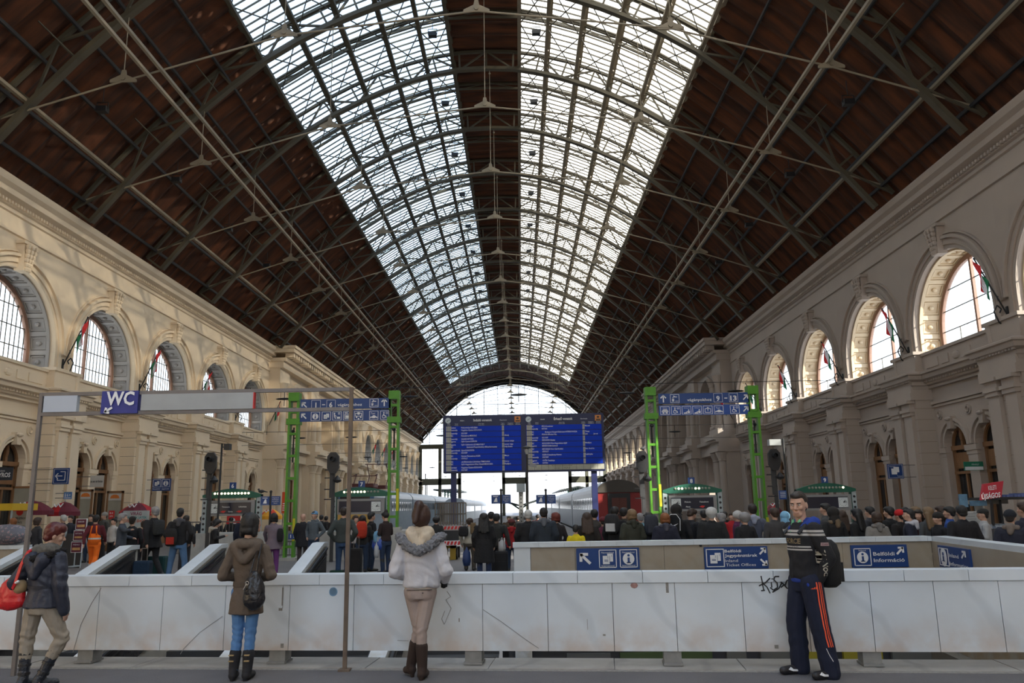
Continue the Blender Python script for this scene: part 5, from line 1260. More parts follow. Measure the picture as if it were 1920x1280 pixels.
umbrella(122, 940, 959, 54, 35.5, 'smaller maroon and red parasol overlapping behind its neighbour', [maroon, maroon, redp])
umbrella(260, 942, 959, 64, 38, 'maroon and red parasol above the flower shop board', [maroon, redp, maroon])
umbrella(508, 953, 967, 42, 45, 'red and yellow striped parasol behind the woman in purple trousers', [('bright_red', (0.6, 0.05, 0.02)), ('bright_yellow', (0.75, 0.35, 0.02))])
umbrella(1449, 943, 957, 30, 38, 'dark red parasol behind the right green post', [maroon, redp])
# yellow stall on the far left
c = Pw(0, 950, 30); fz = floorZ(-19, 30)
t = thing('food_stall', 'yellow awning food stall at the far left edge', 'stall', (c[0]-.4, 30, fz)); ox = t.location[0]
mb = MB(); zt_, zb_ = Pw(0, 944, 30)[2]-fz, Pw(0, 957, 30)[2]-fz; mb.box(-1, Pw(35, 950, 30)[0]-ox, -.4, 1.2, zb_, zt_); mb.build('awning', mat('awning_yellow', (0.62, 0.40, 0.02), .7), t)
mb = MB(); mb.box(Pw(33, 950, 30)[0]-ox-.05, Pw(33, 950, 30)[0]-ox, -.3, -.25, 0, zb_); mb.box(-.9, -.85, -.3, -.25, 0, zb_); mb.build('post', M['lgrey'], t)
mb = MB(); mb.box(-1, .9, 0, 1, 0, 1.0); mb.build('counter', M['grey'], t)
def board(name, lab, rect, Y, back, rows, parent=None, cat='sign', hold=None):
    x0, y0, x1, y1 = rect; p = PX(Y, (x0+x1)/2, (y0+y1)/2); mb = MB(); p.box(mb, x0, y0, x1, y1, 0, .04)
    o = mb.build(name, back, parent)
    if parent is None: tag(o, lab, cat)
    for s2, yb_, h, w, m_ in rows:
        g = MB(); p.text(g, s2, (x0+x1)/2, yb_, h=h, w=w, bold=.02); g.build('lettering', m_, o)
    holder(o, p, rect, Y, hold)
    return o, p
cream = mat('board_cream', (0.5, 0.48, 0.45), .7)
o, p = board('stall_sign', 'white board lettered MR. PIPI GYROS under the left parasol', (20, 958, 49, 985), 31.5, cream, [('MR. PIPI GYROS', 973, 3.5, 27, M['black']), ('& F\'N\'S', 981, 3.5, 15, M['black'])])
mb = MB(); p.disc(mb, 36, 959.5, 6.5); mb.build('red_disc', M['red'], o)
mb = MB(); p.box(mb, 21, 985, 22, 1056, 0, .03); p.box(mb, 47, 985, 48, 1056, 0, .03); mb.build('leg', M['lgrey'], o)
o, p = board('flower_shop_board', 'white board lettered VIRÁG above the embracing couple', (230, 957, 279, 988), 36.5, mat('board_pale', (0.42, 0.46, 0.46), .7), [('VIRÁG', 965.5, 6, 21, mat('purple_letter', (0.2, 0.01, 0.06))), ('AJÁNDÉK JÁTÉK', 972, 4, 42, mat('teal_letter', (0.02, 0.22, 0.22))), ('VIRÁG SHOP', 979, 5.5, 38, mat('orange_letter', (0.55, 0.09, 0.02)))])
mb = MB(); p.box(mb, 231, 988, 232, 1040, 0, .03); p.box(mb, 277, 988, 278, 1040, 0, .03); mb.build('leg', M['lgrey'], o)
# picture stand with three menu posters
Y = 26.5; p = PX(Y, 147, 1010); fz = floorZ(p.X(147), Y); t = thing('menu_stand', 'upright stand with three framed menu posters stacked one over another', 'menu stand', (p.X(145), Y, fz)); ofs = Vector(t.location)
for i, (x0, y0, x1, y1) in enumerate(((139.5, 972, 160, 992.5), (137, 994, 157, 1013), (134.5, 1015, 155, 1035.5))):
    mb = MB(); p.box(mb, x0, y0, x1, y1, 0, .04); fo = lb(mb, ofs).build('poster_frame', M['white'], t)
    mb = MB(); p.box(mb, x0+1, y0+1, x1-1, y1-1, -.01, 0); lb(mb, ofs).build('poster', mat('poster_wine', (0.10, 0.01, 0.03), .5), fo)
    mb = MB(); p.box(mb, x0+3, y0+11, x1-3, y1-4.5, -.016, -.01); lb(mb, ofs).build('food_picture', mat('poster_food', (0.5, 0.28, 0.1), .6, var=.6, scale=9), fo)
    mb = MB(); p.text(mb, ('HAMBURGER', 'HOT DOG', 'MENU')[i], (x0+x1)/2, y0+7, h=2.5, w=12, d=-.014); lb(mb, ofs).build('lettering', M['white'], fo)
mb = MB(); p.box(mb, 141.5, 1034, 143, 1061, .02, .05); p.box(mb, 137, 1060, 147, 1062, -.2, .3); lb(mb, ofs).build('pole', M['lgrey'], t)
# black a-board beside it
Y = 28; p = PX(Y, 140, 1010); fz = floorZ(p.X(140), Y); X0 = p.X(140)
t = thing('a_board', 'black folding a-board standing behind the three menu posters', 'a-board', (X0, Y, fz)); h_ = p.Z(1000)-fz
mb = MB(); mb.prism([(-.42, -.35, 0), (.42, -.35, 0), (.28, 0, h_), (-.28, 0, h_)], (0, .03, 0)); mb.build('board_face', M['black'], t)
mb = MB(); mb.bar((-.47, -.36, 0), (-.3, 0, h_+.1), .035); mb.bar((.47, -.36, 0), (.3, 0, h_+.1), .035); mb.bar((-.47, .36, 0), (-.3, 0, h_+.1), .035); mb.bar((.47, .36, 0), (.3, 0, h_+.1), .035); mb.build('frame', M['lgrey'], t)
# wooden doors standing open with posters, at the left wall
def open_door(x0, y0, x1, y1, Y, lab, poster):
    p = PX(Y, (x0+x1)/2, (y0+y1)/2); mb = MB(); t = thing('open_door', lab, 'door', (p.X((x0+x1)/2), Y, floorZ(p.X(x0), Y))); of = Vector(t.location); zf = p.cy+(p.c[2]-of[2])/p.sz
    for a_ in ((x0, y0, x0+3.5, zf), (x1-3.5, y0, x1, zf), (x0, y0, x1, y0+4), (x0, zf-14, x1, zf)): p.box(mb, *a_, 0, .07)
    lb(mb, of).build('door_frame', M['wood'], t)
    mb = MB(); p.box(mb, x0+3, y0+3, x1-3, zf-12, .02, .04); lb(mb, of).build('pane', mat('door_pane', (0.30, 0.29, 0.24), .3, var=.15), t)
    if poster:
        mb = MB(); p.box(mb, x0+4, y0+5, x1-4, y0+18, -.01, .02); po = lb(mb, of).build('poster', cream, t)
        mb = MB(); m_ = (x0+x1)/2; p.poly(mb, [(m_-9, y0+14), (m_-7, y0+9), (m_-3, y0+7), (m_+3, y0+7), (m_+7, y0+9), (m_+9, y0+14)]); lb(mb, of).build('orange_dome', mat('dome_orange', (0.6, 0.16, 0.02)), po)
open_door(145, 917, 172, 985, 39.4, 'open brown wooden door leaf with a pizza poster left of the doorway', True)
open_door(198, 920, 229.5, 985, 41.5, 'open brown wooden door leaf with a pizza poster right of the doorway', True)
open_door(20, 911, 62, 985, 34.6, 'open brown wooden door leaf behind the left steel post', False)
sign('cafe_sign', 'dark sign ending in ROS over the doorway at the left edge', (-12, 876, 23, 900), 33.9, hold='left', fill=lambda p, a, b: (p.text(a, 'GYROS', 6, 894, h=8, w=28, bold=.03), p.text(a, 'KEBAB', 4, 884, h=3, w=10)), back=mat('cafe_board', (0.03, 0.035, 0.05)))
o, p = board('shop_sign', 'white shop sign above the left doorway with the open doors', (169, 891, 194, 913), 41.2, cream, [('és nem vár Európa', 904, 4, 22, M['black'])], hold='left')
o, p = board('red_notice', 'red notice board on the open door by the orange worker', (204, 957, 214, 973), 41.3, M['red'], [('E-5', 963, 3, 6, M['white']), ('571', 969, 3, 6, M['white'])], hold='legs')
tag_ = sign('poster_board', 'red advertising poster seen below the leftmost platform display', (425, 965, 450, 985), 44, hold='legs', fill=lambda p, a, b: (p.disc(a, 437, 975, 4), p.box(a, 430, 980, 444, 981.5, -.01, 0)), back=M['red'])
sign('poster_board', 'tall red poster strips beside the left green post', (528.5, 922, 535, 962), 46, hold='legs', fill=lambda p, a, b: [p.box(a, 530, 943+i*4, 534, 945+i*4, -.01, 0) for i in range(4)], back=mat('poster_orange', (0.65, 0.08, 0.02)))
# railing behind display 6 and grate by the green post
def railing(x0, x1, yt, Y, lab, step=.14):
    X0, X1 = at(x0, yt, Y)[0], at(x1, yt, Y)[0]; z1 = at((x0+x1)/2, yt, Y)[2]; fz = floorZ(X0, Y); t = thing('railing', lab, 'railing', ((X0+X1)/2, Y, fz)); w = (X1-X0)/2; h = z1-fz
    mb = MB(); mb.bar((-w, 0, h), (w, 0, h), .05); mb.bar((-w, 0, .15), (w, 0, .15), .04); mb.build('rail', M['steelpost'], t)
    mb = MB(); x = -w
    while x <= w: mb.bar((x, 0, 0 if int((x+w)/step) % 8 == 0 else .15), (x, 0, h), .02); x += step
    mb.build('baluster', M['steelpost'], t)
railing(330, 480, 978, 34, 'grey railing behind the leftmost concrete block'); railing(516, 562, 1015, 31.2, 'low grey railing at the foot of the left green post')
# luggage trolley tractor in the middle
Y = 29; p = PX(Y, 850, 990); fz = floorZ(p.X(850), Y)
t = thing('luggage_trolley', 'tall cage luggage trolley with red and white striped edges beside the white jacket', 'trolley', (p.X(846), Y, fz)); of = Vector(t.location)
mb = MB(); zb_, zt_ = p.Z(985)-fz, p.Z(942)-fz; wl, wr = p.X(816)-of[0], p.X(868)-of[0]
for x in [wl+(wr-wl)*i/10 for i in range(11)]:
    mb.bar((x, 0, zb_), (x, 0, zt_), .035); mb.bar((x, 1.6, zb_), (x, 1.6, zt_), .035)
for z in (zb_, (zb_+zt_)/2, zt_):
    for yy in (0, 1.6): mb.bar((wl, yy, z), (wr, yy, z), .035)
    mb.bar((wl, 0, z), (wl, 1.6, z), .035); mb.bar((wr, 0, z), (wr, 1.6, z), .035)
mb.build('cage', mat('cage_steel', (0.12, 0.10, 0.08), .6, var=.3), t)
mb = MB(); mb.box(wl, wr, -.1, 1.7, zb_-.16, zb_); dk_ = mb.build('deck', mat('deck_grey', (0.42, 0.42, 0.42), .6), t)
mb = MB()
for i in range(7):
    x = wl+.05+i*(wr-wl-.1)/7; mb.prism([(x, -.11, zb_-.13), (x+.08, -.11, zb_-.13), (x+.12, -.11, zb_-.02), (x+.04, -.11, zb_-.02)], (0, .01, 0))
    mb.prism([(x, -.31, .52), (x+.08, -.31, .52), (x+.12, -.31, .64), (x+.04, -.31, .64)], (0, .01, 0))
mb.build('red_stripe', M['red'], dk_)
mb = MB(); mb.box(wl+.1, wr-.1, -.3, 1.5, .5, .66); mb.build('bumper', M['white'], t)
mb = MB(); mb.box(wl+.15, wr-.15, -.2, 1.5, .66, zb_-.16); mb.build('chassis', M['black'], t)
mb = MB(); mb.box(wl+.25, wl+.45, -.1, .1, 0, .5); mb.box(wr-.45, wr-.25, -.1, .1, 0, .5); mb.box(wl+.25, wr-.25, -.1, .1, .4, .5); mb.build('axle_frame', mat('axle_yellow', (0.3, 0.2, 0.02)), t)
for x in (wl+.25, wr-.25):
    for yy in (.2, 1.2): mb = MB(); mb.lathe((x, yy, .2), [(.2, -.05), (.2, .05)], 14, 'x'); mb.build('wheel', M['black'], t)

# ================================================================== NEWS STAND ON THE RIGHT
Y = 20.0; p = PX(Y, 1850, 960); fz = floorZ(p.X(1850), Y)
t = thing('news_stand', 'newspaper stand with flat roof and magazine racks at the right edge', 'news stand', (p.X(1860), Y, fz)); of = Vector(t.location)
mb = MB(); p.box(mb, 1866, 932, 1945, 937, -.2, 1.6); lb(mb, of).build('roof_edge', M['black'], t)
mb = MB(); random.seed(5)
for i in range(9): x = 1868+i*7; p.box(mb, x, 925+random.random()*3, x+6, 932, -.2, .3)
lb(mb, of).build('stacked_box', mat('box_blue', (0.07, 0.10, 0.25), .6, var=.6, scale=5), t)
mb = MB(); p.box(mb, 1878, 937, 1880, 1010, 0, .06); p.box(mb, 1938, 937, 1940, 1010, 0, .06); lb(mb, of).build('post', M['black'], t)
mb = MB(); p.box(mb, 1815, 925, 1830, 950, .3, .35); p.box(mb, 1835, 938, 1866, 948, .3, .36); lb(mb, of).build('poster', mat('poster_blue', (0.10, 0.2, 0.3), .6, var=.8, scale=6), t)
mb = MB(); p.box(mb, 1816, 958, 1845, 1010, .2, .3); pp_ = lb(mb, of).build('paper_rack', mat('paper', (0.40, 0.41, 0.40), .7), t)
mb = MB(); [p.box(mb, 1818, 962+i*5, 1842-(i*7 % 9), 963.4+i*5, .19, .2) for i in range(9)]; lb(mb, of).build('headline', M['grey'], pp_)
mb = MB(); p.box(mb, 1850, 937, 1930, 945, .8, .86); p.box(mb, 1852, 948, 1866, 1005, .5, .56); lb(mb, of).build('back_panel', mat('stall_back', (0.25, 0.24, 0.22), .7), t)
mb = MB(); p.box(mb, 1805, 990, 1935, 1030, -.3, .6); lb(mb, of).build('counter', mat('counter_dark', (0.05, 0.05, 0.055), .6), t)
mb = MB()
for i in range(6): p.box(mb, 1806+i*22, 985-(i % 2)*3, 1822+i*22, 990, -.3, .3)
lb(mb, of).build('magazine_pile', mat('magazines', (0.3, 0.32, 0.36), .6, var=.9, scale=12), t)
# parallelogram red sign
mb = MB(); P4 = [(1829.5, 937), (1868, 932), (1876, 902), (1838, 907)]
mb.prism([(p.X(x), Y-.3, p.Z(y)) for x, y in P4], (0, .08, 0)); so = mb.build('newsagent_sign', mat('news_red', (0.42, 0.02, 0.04), .5)); tag(so, 'slanted red sign reading KELETI ÚJSÁGOS on the news stand', 'sign')
sh = Matrix.Rotation(math.radians(7), 4, 'Y')
sh = Matrix.Rotation(math.radians(-6), 4, 'Y')
mb = MB(); letters(mb, 'KELETI', (p.X(1853), Y-.31, p.Z(918)), 8*p.sz, 16*p.sx, .01, 'CENTER', sh, .3); letters(mb, 'ÚJSÁGOS', (p.X(1849), Y-.31, p.Z(933.5)), 9*p.sz, 36*p.sx, .03, 'CENTER', sh, .25); mb.build('lettering', M['white'], so)
mb = MB(); mb.bar((p.X(1853), Y-.2, p.Z(934)), (p.X(1853), Y-.0, fz), .05); mb.build('post', M['black'], so)
# door signs on the right wall
sign('pharmacy_sign', 'green and white sign in the right doorway nearest the news stand', (1808, 865, 1844, 881.5), 34.4, hold='right', fill=lambda p, a, b: (p.box(a, 1809, 874.5, 1843, 880.8, -.01, 0), p.text(a, 'PÁHOLY', 1829, 872, h=3, w=14)), back=mat('pharm_green', (0.01, 0.16, 0.09)))
sign('pharmacy_sign', 'green and white sign in the right doorway at the right edge', (1877, 857, 1892, 874), 31.9, hold='right', fill=lambda p, a, b: p.box(a, 1878, 867, 1891, 873, -.01, 0), back=mat('pharm_green', (0.01, 0.16, 0.09)))
# ================================================================== PEOPLE
def skinm(c): return mat('skin_%.2f' % c[0], c, 0.55, var=.05)
SK = (0.48, 0.29, 0.21)
def cloth(name, c, rough=.9, bump=.35): return mat('cloth_'+name, c, rough, var=.18, scale=9, bump=bump, bscale=22)
def cap(mb, p, q, r0, r1, n=10, k=3, fx=1.0):
    """closed tapered capsule"""
    p, q = Vector(p), Vector(q); d = q-p; L_ = d.length or 1e-4; d = d/L_
    u = Vector((0, 1, 0)) if abs(d[2]) > .7 else Vector((0, 0, 1)); a = d.cross(u).normalized(); b = d.cross(a).normalized(); rings = []
    for i in range(k): t = PI/2*(1-(i+.35)/k); rings.append((p-d*r0*math.sin(t), r0*math.cos(t)))
    rings.append((p, r0)); rings.append((q, r1))
    for i in range(k): t = PI/2*(i+.65)/k; rings.append((q+d*r1*math.sin(t), r1*math.cos(t)))
    mb.loft([[c+(a*math.cos(2*PI*j/n)*fx+b*math.sin(2*PI*j/n))*r for j in range(n)] for c, r in rings]); return mb
def chain(mb, pts, rs, n=10):
    for (p, q), (a, b) in zip(zip(pts, pts[1:]), zip(rs, rs[1:])): cap(mb, p, q, a, b, n)
def tors(mb, rows, n=16):
    """rows (z, rx, ry, cx, cy)"""
    mb.loft([[V3(cx+rx*math.cos(2*PI*i/n), cy+ry*math.sin(2*PI*i/n), z) for i in range(n)] for z, rx, ry, cx, cy in rows]); return mb
DG = [0]
class VT:
    __slots__ = ('co', 'normal')
    def __init__(s, c, n): s.co = c; s.normal = n
def fuse(mb, name, voxel, it=5, wob=0.0, wsc=9.0, fn=None, seed=0):
    """weld the overlapping volumes of mb into one continuous skin"""
    me = mb.mesh('tmp', []) if False else bpy.data.meshes.new('tmp')
    me.from_pydata([tuple(v) for v in mb.v], [], mb.f); me.update()
    o = bpy.data.objects.new('tmp', me); TMP.objects.link(o)
    r = o.modifiers.new('r', 'REMESH'); r.mode = 'VOXEL'; r.voxel_size = voxel
    s = o.modifiers.new('s', 'SMOOTH'); s.factor = .5; s.iterations = it
    
    with bpy.context.temp_override(scene=TSC, view_layer=TSC.view_layers[0]): dg = bpy.context.evaluated_depsgraph_get()
    out = bpy.data.meshes.new_from_object(o.evaluated_get(dg)); out.name = name
    bpy.data.objects.remove(o); bpy.data.meshes.remove(me)
    if wob or fn:
        n_ = len(out.vertices); cs = [0.0]*(3*n_); ns = [0.0]*(3*n_); out.vertices.foreach_get('co', cs); out.vertices.foreach_get('normal', ns)
        for i in range(n_):
            v = VT(Vector(cs[3*i:3*i+3]), Vector(ns[3*i:3*i+3])); c = v.co
            if wob:
                q = Vector((c[0]*wsc, c[1]*wsc, c[2]*wsc*.55+seed)); v.co = c+v.normal*(noise.noise(q)*wob+noise.noise(q*2.7)*wob*.45)
            if fn: fn(v)
            cs[3*i:3*i+3] = v.co
        out.vertices.foreach_set('co', cs)
    out.polygons.foreach_set('use_smooth', [True]*len(out.polygons)); return out
TSC = bpy.data.scenes.new('workbench'); TMP = TSC.collection
# -- joints of a standing figure 1.75 m tall that looks along +y
def joints(pose='stand', fem=False):
    s = .165 if fem else .19; h = .09
    J = dict(hipL=V3(-h, 0, .92), hipR=V3(h, 0, .92), kneL=V3(-h-.01, .02, .50), kneR=V3(h+.01, .02, .50), ankL=V3(-h-.01, -.02, .085), ankR=V3(h+.01, -.02, .085), fL=V3(-h-.03, .15, .04), fR=V3(h+.03, .15, .04),
             shL=V3(-s, 0, 1.40), shR=V3(s, 0, 1.40), elL=V3(-s-.07, -.03, 1.12), elR=V3(s+.07, -.03, 1.12), wrL=V3(-s-.06, .06, .88), wrR=V3(s+.06, .06, .88), lean=0.0)
    def leg(sd, k, a, f): J['kne'+sd], J['ank'+sd], J['f'+sd] = V3(*k), V3(*a), V3(*f)
    def arm(sd, e, w): J['el'+sd], J['wr'+sd] = V3(*e), V3(*w)
    if pose == 'walk': leg('L', (-.09, .16, .51), (-.09, .20, .10), (-.10, .38, .06)); leg('R', (.09, -.02, .50), (.10, -.32, .13), (.10, -.18, .04)); arm('L', (-s-.06, -.12, 1.13), (-s-.05, -.16, .90)); arm('R', (s+.06, .08, 1.13), (s+.04, .26, .95))
    if pose == 'phone': arm('L', (-s-.05, .02, 1.13), (-.07, .26, 1.20)); arm('R', (s+.05, .02, 1.13), (.07, .26, 1.20))
    if pose == 'pocket': arm('L', (-s-.12, -.08, 1.14), (-s-.01, .06, .95)); arm('R', (s+.12, -.08, 1.14), (s+.01, .06, .95))
    if pose == 'wide': leg('L', (-.15, .02, .50), (-.19, -.02, .085), (-.22, .15, .04)); leg('R', (.15, .02, .50), (.19, -.02, .085), (.22, .15, .04)); arm('L', (-s-.1, -.06, 1.14), (-s-.03, .08, .93)); arm('R', (s+.1, -.06, 1.14), (s+.03, .08, .93))
    if pose == 'hug': arm('R', (s+.05, .12, 1.30), (s+.30, .26, 1.33)); arm('L', (-s-.05, .05, 1.14), (-.05, .26, 1.1))
    if pose == 'eat': arm('L', (-s-.05, .1, 1.16), (-.03, .24, 1.42)); arm('R', (s+.05, .02, 1.13), (.08, .26, 1.12)); leg('L', (-.09, .14, .51), (-.09, .14, .10), (-.10, .32, .06))
    if pose == 'reach': arm('L', (-s-.05, .16, 1.2), (-s-.02, .38, 1.0))
    if pose == 'bag': arm('R', (s+.08, -.02, 1.13), (s+.12, .03, .84))
    return J
def head_prims(mb, tilt=(0, 0), yaw=0, hz=0.0, scale=1.0, off=(0, 0)):
    """skull, jaw, nose, ears, lips, brow and neck in one lump; the head turns about the top of the neck"""
    h = MB()
    h.ball((0, -.008, 1.655), (.074*scale, .094, .098), 16, 10); cap(h, (0, .02, 1.60), (0, .046, 1.563), .060, .041, 14); cap(h, (-.020, .058, 1.552), (.020, .058, 1.552), .024, .024)
    cap(h, (0, .080, 1.648), (0, .104, 1.612), .0085, .0135, 8); h.ball((-.013, .092, 1.606), (.010, .012, .009), 8, 5); h.ball((.013, .092, 1.606), (.010, .012, .009), 8, 5)
    for sg in (-1, 1):
        h.ball((sg*.075, -.005, 1.625), (.011, .019, .031), 8, 6); cap(h, (sg*.044, .066, 1.667), (sg*.012, .079, 1.664), .010, .011, 8); h.ball((sg*.042, .062, 1.615), (.022, .022, .022), 8, 6)
    cap(h, (-.018, .086, 1.577), (.018, .086, 1.577), .0085, .0085, 8); cap(h, (-.014, .085, 1.566), (.014, .085, 1.566), .009, .009, 8)
    R = head_mat(tilt, yaw, off)
    h.v = [tuple(R @ Vector(v)) for v in h.v]; mb.add(h.v, h.f)
    cap(mb, (off[0]*.3, off[1]*.3-.012, 1.44), R @ Vector((0, -.015, 1.57)), .056, .054, 12)
def head_mat(tilt=(0, 0), yaw=0, off=(0, 0)):
    return Matrix.Translation((off[0], off[1], 1.53)) @ Matrix.Rotation(yaw, 4, 'Z') @ Matrix.Rotation(tilt[0], 4, 'X') @ Matrix.Rotation(tilt[1], 4, 'Y') @ Matrix.Scale(1.07, 4) @ Matrix.Translation((0, 0, -1.535))
def hand(mb, w, d, side, curl=.35, r=1.0, fingers=True):
    """palm, four bent fingers of different length and a thumb from the palm's side; w wrist, d direction of the hand"""
    d = Vector(d).normalized(); f = Vector((0, 1, 0)); a = d.cross(f); a = a.normalized() if a.length > .1 else Vector((1, 0, 0)); nrm = a.cross(d).normalized()
    c = w+d*.045; cap(mb, w, w+d*.08, .026*r, .032*r, 8)
    for i, (off, L_) in enumerate(((-.027, .062), (-.009, .072), (.009, .068), (.027, .054))):
        b0 = w+d*.085+nrm*0+f*0+ (Vector((0, 1, 0))*off if abs(d[1]) < .7 else Vector((1, 0, 0))*off)
        inn = Vector((-side, 0, 0)) if abs(d[1]) < .7 else Vector((0, 0, -1))
        m1 = b0+d*L_*.5+inn*curl*.012; m2 = m1+(d*(1-curl)+inn*curl).normalized()*L_*.5
        cap(mb, b0, m1, .0095*r, .009*r, 7, 2); cap(mb, m1, m2, .009*r, .0075*r, 7, 2)
    fw = Vector((0, 1, 0)) if abs(d[1]) < .7 else Vector((side*-1, 0, 0))
    t0 = w+d*.03+fw*.02; t1 = t0+(d*.6+fw*.6).normalized()*.04; cap(mb, t0, t1, .0125*r, .0105*r, 7, 2); cap(mb, t1, t1+(d*.9+fw*.2).normalized()*.03, .0105*r, .009*r, 7, 2)
def body_mesh(J, fem, voxel, tilt=(0, 0), yaw=0, off=(0, 0), name='body'):
    mb = MB(); k = .88 if fem else 1.0
    tors(mb, [(.86, .13, .09, 0, 0), (.95, .15, .10, 0, 0), (1.08, .125*k, .09, off[0]*.2, off[1]*.2), (1.25, .145*k, .10, off[0]*.4, off[1]*.4), (1.38, .15*k, .09, off[0]*.6, off[1]*.6), (1.45, .08, .06, off[0]*.7, off[1]*.7)])
    for s_, sg in (('L', -1), ('R', 1)):
        chain(mb, [J['hip'+s_], J['kne'+s_], J['ank'+s_]], [.075, .05, .036]); cap(mb, J['ank'+s_]+V3(0, -.02, -.035), J['f'+s_], .035, .026)
        chain(mb, [J['sh'+s_], J['el'+s_], J['wr'+s_]], [.05*k, .038*k, .027*k]); dd = (J['wr'+s_]-J['el'+s_]).normalized(); hand(mb, J['wr'+s_], dd, sg)
    head_prims(mb, tilt, yaw, off=off)
    Ri = head_mat(tilt, yaw, off).inverted()
    def eyes(v):
        c = Ri @ v.co
        for sg in (-1, 1):
            d2 = (c-Vector((sg*.031, .082, 1.646))).length
            if d2 < .017: v.co += (head_mat(tilt, yaw, off).to_3x3() @ Vector((0, -.007*(1-d2/.017), 0)))
    return fuse(mb, name, voxel, 3, fn=eyes)
def jacket_mesh(J, fem, hem, voxel, puff=0.0, wob=0.006, off=(0, 0), seed=0, belt=False, name='jacket', sleeves=True, collar=True):
    mb = MB(); k = .9 if fem else 1.0; p = puff
    L_ = hem < .8
    rows = []
    if L_: rows += [(hem, .235+p, .165+p, 0, 0), ((hem+.93)/2, .21+p, .15+p, 0, 0)]
    else: rows += [(hem, .178+p, .135+p, 0, 0)]
    rows += [(.96, .172+p, .132+p, 0, 0), (1.08, (.140 if belt else .158)*k+p, (.108 if belt else .12)+p, off[0]*.2, off[1]*.2), (1.22, .165*k+p, .125+p, off[0]*.4, off[1]*.4), (1.33, .180*k+p, .122+p, off[0]*.5, off[1]*.5), (1.41, .165*k+p*.6, .10+p*.6, off[0]*.6, off[1]*.6), (1.465, .09, .075, off[0]*.7, off[1]*.7)]
    if collar: rows += [(1.50, .078, .074, off[0]*.8, off[1]*.8-.005)]
    tors(mb, rows)
    if sleeves:
        for s_ in 'LR':
            e = J['el'+s_]; w = J['wr'+s_]; chain(mb, [J['sh'+s_]+V3(0, 0, -.012), e, w-(w-e).normalized()*.0], [.070*k+p*.5, .060*k+p*.5, .044+p*.3])
    return fuse(mb, name, voxel, 4, wob, 9, seed=seed)
def trouser_mesh(J, voxel, fit=1.0, wob=.005, seed=0, cut=None, name='trousers'):
    mb = MB(); tors(mb, [(.80, .13*fit+.02, .10*fit+.02, 0, -.005), (.90, .158, .118, 0, -.005), (.98, .150, .112, 0, 0), (1.04, .14, .10, 0, 0)])
    for s_ in 'LR':
        a = J['ank'+s_]+V3(0, 0, -.02)
        if cut: a = J['kne'+s_]+(a-J['kne'+s_])*cut
        chain(mb, [J['hip'+s_]+V3(0, 0, -.03), J['kne'+s_], a], [.098*fit, .070*fit, .060*fit])
    return fuse(mb, name, voxel, 4, wob, 8, seed=seed)
def shoe_mesh(J, voxel, boot=0.0, name='shoes', sides='LR', heel=0.0):
    mb = MB()
    for s_ in sides:
        a = J['ank'+s_]; f = J['f'+s_]; d = (f-a); d[2] = 0; d.normalize()
        cap(mb, V3(a[0], a[1], a[2]-.035)-d*.035, V3(f[0], f[1], f[2]), .047, .040, 12); cap(mb, a-d*.02, a+V3(0, 0, .03), .048, .046, 12)
        cap(mb, V3(a[0], a[1], a[2]-.065)-d*.05, V3(f[0], f[1], f[2]-.012), .026, .024, 8)
        if boot: k = J['kne'+s_]; cap(mb, a, a+(k-a)*boot, .052, .066, 12)
        if heel: b = V3(a[0], a[1], a[2]-.05)-d*.045; cap(mb, b, b-V3(0, 0, .05), .028, .022, 8)
    return fuse(mb, name, voxel, 2)
